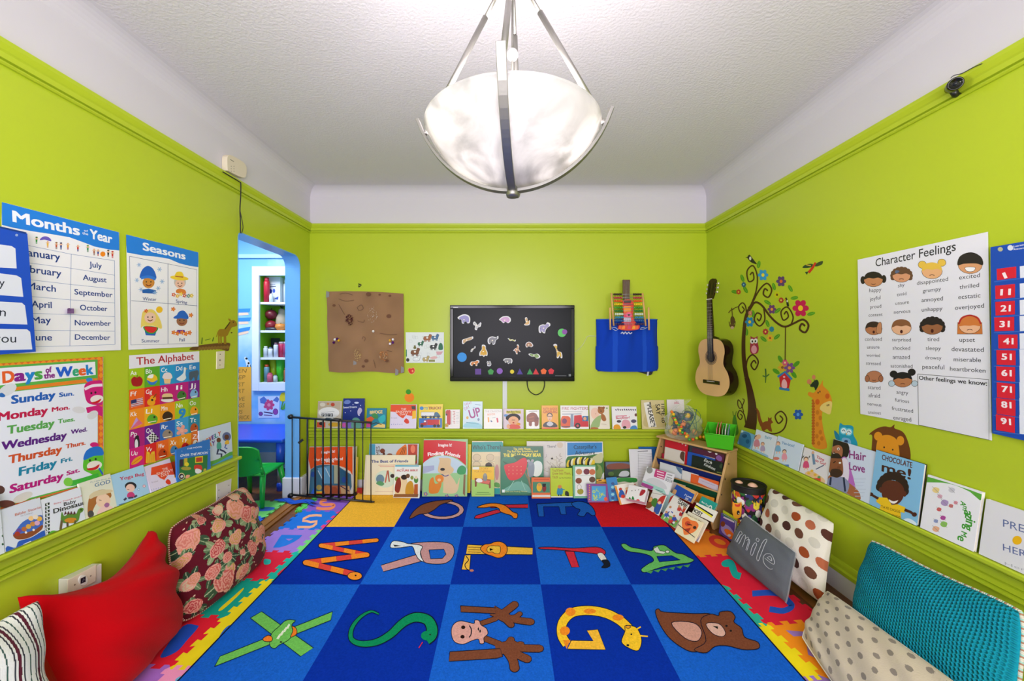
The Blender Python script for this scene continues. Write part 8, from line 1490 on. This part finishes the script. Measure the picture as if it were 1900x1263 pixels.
# ---------------------------------------------------------------- safety gate
ga, gb = V((-1.855, 3.44, 0)), V((-1.114, 3.312, 0)); gd = (gb-ga).normalized(); gl = (gb-ga).length
gt = thing('safety_gate', 'black metal child safety gate standing open beside the doorway', 'gate', ga*.5+gb*.5+V((0, 0, .022)))
gq = lambda s, z: ga+gd*(s*gl)+V((0, 0, z))
for nm, z0, z1, r in (('top_rail', .715, .695, .009), ('bottom_rail', .042, .034, .009)): G().tube([gq(0, z0), gq(1, z1)], r, '#1b1c20', 10).build(nm, M_BLACK, gt)
for k in range(11):
    s = .01+.98*k/10; r = .0045 if k in (0, 1, 9, 10) else .008
    G().tube([gq(s, .038), gq(s, .708-.012*s)], r, '#1a1b1f', 8).build('bar', M_BLACK, gt)
for s, z in ((-.01, .72), (-.01, .035)): p = gq(s, z); G().lathe([(.001, -.016), (.018, -.014), (.022, 0), (.02, .014), (.001, .016)], p, '#141519', 20, Matrix.Rotation(math.pi/2, 3, 'X')).build('hinge', M_BLACK, gt)
g = G().tube([gq(.44, .709), gq(.62, .706)], .0135, '#16171b', 10); g.build('latch_handle', M_BLACK, gt); g = G().tube([gq(.46, .036), gq(.62, .035)], .013, '#16171b', 10); g.build('lower_latch', M_BLACK, gt)
g = G().tube([gq(.99, .034), gq(1.03, .034)], .007, '#16171b', 8); g.build('lock_pin', M_BLACK, gt)
G().box(gq(.12, .51), (.05, .006, .02), '#1c2026', Matrix.Rotation(R(-40), 3, 'Y')).build('tape_strip', M_MATPLAS, gt)
# blue cloth at the foot of the door jamb
def rag(u, v):
    p = V((-1.93+.34*u+.03*math.sin(v*9), 3.40-.07*v-.05*u+.02*math.sin(u*11), .0205+.012*abs(math.sin(u*9+v*5))*(1-abs(2*v-1))+.004)); return p
tag(G().grid(rag, 24, 12, '#1f56c8').build('blue_cloth', M_CLOTH), 'crumpled blue cloth on the floor under the gate', 'cloth')
# ---------------------------------------------------------------- things beyond the doorway
cab = thing('built_in_shelf', 'white framed built-in shelf with green back beyond the doorway', 'shelf', (-2.35, YF, .815))
W_ = '#dfe4ee'
for x0, x1, z0, z1 in ((CXL-.075, CXL, CZ0-.09, CZ1+.1), (CXR, CXR+.07, CZ0-.09, CZ1+.1), (CXL, CXR, CZ1, CZ1+.1), (CXL, CXR, CZ0-.09, CZ0)): G().bx(x0, x1, YF-.03, YF-.001, z0, z1, W_).build('frame_board', M_COVE, cab, bevel=.004)
G().bx(CXL-.005, CXR+.005, YF+.02, YF+.15, CZ0-.02, CZ0, W_).build('bottom_board', M_COVE, cab)
g = G(); YBk = YF+.28; g.bx(CXL-.02, CXL, YF, YBk, CZ0-.02, CZ1+.02, '#6fb01c').bx(CXR, CXR+.02, YF, YBk, CZ0-.02, CZ1+.02, '#6fb01c').bx(CXL-.02, CXR+.02, YBk, YBk+.02, CZ0-.02, CZ1+.02, '#6fb01c').bx(CXL, CXR, YF, YBk, CZ1, CZ1+.02, '#6fb01c').bx(CXL, CXR, YF+.15, YBk, CZ0-.02, CZ0, W_); g.build('green_back', M_WALL, cab)
SH = [CZ0]
for z in (1.195, 1.49, 1.797): G().bx(CXL, CXR, YF+.0, YBk, z-.024, z, W_).build('shelf_board', M_COVE, cab); SH.append(z)
def on(px, shelf, Y=YF+.12): p = atY(px, 600, Y); return V((p.x, Y, SH[shelf]+.0006))
grp = 'things on the built-in shelf'
def jar(name, lab, cat, px, sh_, r, h, col, lid=None, Y=YF+.1, prof=None):
    p = on(px, sh_, Y); o = thing(name, lab, cat, p, grp)
    G().lathe(prof or [(.001, 0), (r, 0), (r, h*.8), (r*.8, h*.86), (.001, h*.86)], p, col, 16).build('body', M_PLAS, o)
    G().lathe([(.001, h*.85), (r*.72, h*.85), (r*.72, h), (.001, h)], p, lid or col, 16).build('lid', M_PLAS, o)
jar('bottle', 'red bottle on the top built-in shelf', 'bottle', 495, 3, .03, .27, '#c4203a', '#d8304a', YF+.04); jar('cup', 'small clear white cup before the red bottle', 'cup', 503, 3, .019, .09, '#d8e0ea', '#e6ecf2', YF+.035)
bxo = thing('cardboard_box', 'white box with blue emblem on the top built-in shelf', 'box', on(511, 3)); p = on(514, 3, YF+.15)
g = G().bx(p.x-.075, p.x+.075, YF+.08, YF+.22, p.z, p.z+.29, '#d4dae6'); q = Art(g, V((0, YF+.0795, 0)), V((0, -1, 0)), C4); q.e(300, 295, 16, 18, '#1f3a9a'); q.e(330, 292, 10, 16, '#3a5ac0'); q.l([290, 262, 345, 258], 6, '#3a4a7a'); q.p([330, 355, 365, 335, 362, 362], '#2a4ab0'); q.l([300, 245, 340, 243], 4, '#6a7aa8'); g.build('carton', M_PRINT, bxo)
jar('jar', 'white labelled jar at the jamb on the top shelf', 'jar', 531, 3, .029, .26, '#cdd6e2', '#e0e6ec', YF+.14); 
for px, dz_, Y, c, lab in ((503, 0.057, YF+.12, '#8a1f30', 'lower red apple on the built-in shelf'), (503, .177, YF+.12, '#6d1a2c', 'upper dark red apple on the built-in shelf')):
    p = on(px, 2, Y)+V((0, 0, dz_)); o = thing('apple', lab, 'fruit', p-V((0, 0, .056)), grp)
    G().ball(p, .06, c, 14, (1, 1, .93)).build('fruit_body', M_PLAS, o); G().tube([p+V((0, 0, .05)), p+V((.006, 0, .075))], .004, '#4a2a14', 6).build('stem', M_WOOD, o)
p = on(522.5, 2, YF+.17); o = thing('gourd', 'mottled cream gourd with dark stem on built-in shelf', 'gourd', p, grp); G().lathe([(.001, 0), (.045, .004), (.06, .08), (.058, .15), (.036, .185), (.034, .21), (.03, .235), (.001, .25)], p, '#b4a898', 18).build('fruit_body', M_MATTE, o); g = G(); [g.tube([p+V((0, 0, .245)), p+V((.03*math.cos(k*1.3), 0, .275+.01*k))], .005, '#1f3a1c', 5) for k in range(4)]; g.build('stem', M_MATTE, o)
p = on(521, 2, YF+.06); o = thing('pumpkin', 'small orange pumpkin below the gourd on built-in shelf', 'pumpkin', p, grp); G().lathe([(.001, 0), (.04, .002), (.058, .035), (.05, .068), (.001, .075)], p, '#d8863a', 20).build('fruit_body', M_PLAS, o); G().tube([p+V((0, 0, .07)), p+V((0, 0, .082))], .005, '#5a5a2a', 6).build('stem', M_MATTE, o)
p = on(503, 2, YF+.03); tag(G().lathe([(.001, 0), (.06, 0), (.064, .012), (.056, .028), (.001, .036)], p, '#2a2e3a', 24, Matrix.Diagonal((1, .42, 1))).build('dark_dish', M_PLAS), 'dark lidded dish in front of the red apples', 'dish', grp)
jar('bottle', 'black bottle at the jamb beside the gourd', 'bottle', 534, 2, .018, .19, '#14181c', None, YF+.22)
p = on(511, 1, YF+.2); o = thing('basket', 'dark woven basket on the third built-in shelf', 'basket', p, grp); G().lathe([(.001, 0), (.038, 0), (.045, .21), (.041, .21), (.034, .01), (.001, .01)], p, '#2f3a3c', 20).build('basket_body', M_CLOTH, o)
for px, c, l, hh, lab in ((493, '#c8d0d8', '#e8ecf0', .12, 'small white bottle left of the dark basket'), (502, '#e0e4ec', '#4a5a7a', .11, 'white jar with navy top before dark basket'), (512, '#d8dce8', '#6a4a5a', .16, 'pale bottle right of the dark basket')): jar('bottle', lab, 'bottle', px, 1, .023, hh, c, l, YF+.04)
for px, Y, r, c, lab in ((523, YF+.1, .042, '#b82a5a', 'magenta candy jar on the third built-in shelf'), (531, YF+.04, .029, '#a83a6a', 'pink candy jar at the jamb on the third shelf')): jar('jar', lab, 'jar', px, 1, r, .17, c, '#c8b0c0', Y)
jar('bottle', 'small orange capped bottle on lowest built-in shelf', 'bottle', 495, 0, .028, .19, '#6a9ab0', '#d8522c', YF+.06); jar('cup', 'pink tub on the lowest built-in shelf', 'tub', 501, 0, .029, .10, '#d0607a', '#c8506a', YF+.03)
for px, c, l, hh, Y, lab in ((508, '#a4c01c', '#7aa020', .24, YF+.13, 'yellow-green squeeze tube on lowest built-in shelf'), (520, '#3fbc2c', '#2a9a24', .26, YF+.1, 'bright green squeeze tube on lowest built-in shelf')):
    jar('tube', lab, 'tube', px, 0, .04, hh, c, c, Y, [(.001, 0), (.026, 0), (.026, .03), (.036, .035), (.045, hh), (.001, hh)])
jar('jar', 'small white lidded jar before the green tubes', 'jar', 511, 0, .021, .075, '#c8d8d0', '#8aa0b0', YF+.03); jar('bottle', 'brown bottle at the jamb on the lowest shelf', 'bottle', 531, 0, .025, .15, '#a8603a', None, YF+.06)
PF = lambda off: (V((0, YF-off, 0)), V((0, -1, 0)))
for k, (y0, x1, lab) in enumerate(((430, 146, 'topmost blue banner sticker with peach label beyond doorway'), (500, 150, 'middle blue banner sticker with peach label beyond doorway'), (572, 146, 'lowest tilted blue banner sticker with peach label beyond doorway'))):
    s = 18 if k == 2 else 0
    flat('banner_sticker', lab, 'sticker', PF(.0012), C4, lambda a: (a.p([40, y0+34+s, 128, y0+32, 132, y0+50, 44, y0+56+s], '#f0c8b0'),), [20, y0+4+s, x1, y0, x1-8, y0+28, 20, y0+36+s], '#3a86d4', group='banner stickers beyond the doorway')
flat('cow_sticker', 'black and white cow sticker above the orange sign', 'sticker', PF(.0012), C4, lambda a: (a.b([98, 815, 112, 808, 125, 830, 140, 850, 150, 885, 138, 885, 128, 868, 118, 885, 108, 850], '#e4e6ea'), a.e(115, 822, 9, 8, '#1a1a1a'), a.e(132, 858, 8, 9, '#222'), a.l([125, 870, 120, 888], 6, '#222'), a.l([144, 870, 148, 888], 5, '#222')), m=M_VINYL)
def osign(a):
    for s, x0, x1, y in (('BEEN', 30, 152, 205), ('KEEP', 30, 140, 252), ('LAST', 35, 135, 305), ('HEART', 10, 135, 352), ('LOVE', 30, 138, 410), ('HUGS', 30, 135, 458), ('US', 75, 120, 505), ('BRICK', 80, 168, 545)): a.t(s, x0, y, x1, y-3, '#9a6a1e', 30, 0, .2)
flat('orange_sign', 'handwritten orange paper sign on wall beyond the doorway', 'sign', PF(.002), ZE, osign, [-10, 160, 182, 160, 184, 556, -10, 562], '#f2aa38')
def dr(a): a.flower(312, 438, 42, '#d04a7a', '#e88aa0', 7); a.p([245, 395, 275, 375, 298, 400, 280, 430, 250, 425], '#5a78c0'); a.p([340, 405, 370, 376, 388, 395, 375, 420], '#5a78b8'); a.e(252, 503, 14, 14, '#8a4a9a', o='#4a1a5a', ow=3); a.e(360, 488, 18, 22, '#9a4aa0', o='#4a1a5a', ow=3); a.l([275, 490, 340, 500], 8, '#4a2a5a'); a.l([275, 512, 335, 516], 6, '#6a3a7a'); a.b([390, 400, 400, 355, 430, 350, 440, 395, 415, 415], '#e8d02a'); a.l([415, 410, 400, 470], 8, '#5a9a3a'); a.b([405, 470, 430, 420, 440, 440, 425, 470], '#5aa03a')
flat('flower_drawing', 'white child drawing of flowers below the built-in shelf', 'drawing', PF(.002), ZE, dr, [232, 375, 390, 372, 388, 532, 236, 534], '#ccd8ec')
# low blue table and green chair
TZ = .482
tb = thing('play_table', 'low royal blue plastic table beyond the doorway', 'table', (-2.62, 3.93, .001))
tx0, tx1, ty0, ty1 = -3.25, -2.02, 3.60, 4.265
G().bx(tx0, tx1, ty0, ty1, TZ-.035, TZ, '#1c4fd8').build('tabletop', M_PLAS, tb, bevel=.012)
for x, y in ((tx1-.05, ty0+.05), (tx0+.05, ty0+.05), (tx1-.05, ty1-.05), (tx0+.05, ty1-.05)):
    lg = G().tube([(x, y, .24), (x, y, TZ-.03)], .036, '#1a48cc', 14).build('leg', M_PLAS, tb)
    G().tube([(x, y, .05), (x, y, .25)], .024, '#b0b8bc', 12).build('metal_tube', M_METAL, lg); G().lathe([(.001, .0), (.03, 0), (.032, .06), (.024, .075), (.001, .075)], (x, y, .001), '#1a44c4', 14).build('foot_cap', M_PLAS, lg)
GC = '#17a63c'
cx_, cy_ = -2.14, 3.40; chr_ = thing('child_chair', 'green plastic child chair at the blue table beyond doorway', 'chair', (cx_, cy_, .0125))
def rotz(p, a=R(0)): return V((cx_+p[0]*math.cos(a)-p[1]*math.sin(a), cy_+p[0]*math.sin(a)+p[1]*math.cos(a), p[2]+.0135))
g = G(); S_ = [(-.15, -.13), (.15, -.13), (.145, .14), (-.145, .14)]; S_ = [(x, y) for x, y in S_]
g.grid(lambda u, v: rotz((-.15+.30*u, -.14+.29*v, .27-.012*math.sin(u*3.14)*math.sin(v*3.14))), 12, 12, GC); g.grid(lambda u, v: rotz((.15-.30*u, -.14+.29*v, .255)), 1, 1, GC)
E = [rotz(p) for p in ((-.15, -.14, .262), (.15, -.14, .262), (.15, .15, .262), (-.15, .15, .262))]; g.tube(E, .012, GC, 8, True); g.build('seat', M_PLAS, chr_)
def backp(u, v, o): x = -.15+.30*u; return rotz((x, -.15-.05*v-.03*(1-(2*u-1)**2)+o, .30+.21*v-.03*(abs(2*u-1)**5)*(v > .5)-.03*(1-v)*(1-(2*u-1)**2)))
g = G().grid(lambda u, v: backp(u, v, .0), 16, 10, GC).grid(lambda u, v: backp(1-u, v, -.014), 16, 10, GC)
g.tube([backp(k/12, 1, -.007) for k in range(13)]+[backp(1, 1-k/6, -.007) for k in range(1, 7)]+[backp(1-k/12, 0, -.007) for k in range(1, 13)]+[backp(0, k/6, -.007) for k in range(1, 6)], .009, GC, 8, True); g.build('backrest', M_PLAS, chr_)
for s in (-1, 1):
    G().tube([rotz((s*.145, -.13, .26)), rotz((s*.15, -.17, .34))], [.016, .014], GC, 8).build('back_post', M_PLAS, chr_)
    G().tube([rotz((s*.135, -.12, .26)), rotz((s*.165, -.18, .006))], [.024, .017], GC, 10).build('leg', M_PLAS, chr_); G().tube([rotz((s*.135, .125, .26)), rotz((s*.165, .18, -.007))], [.024, .017], GC, 10).build('leg', M_PLAS, chr_)
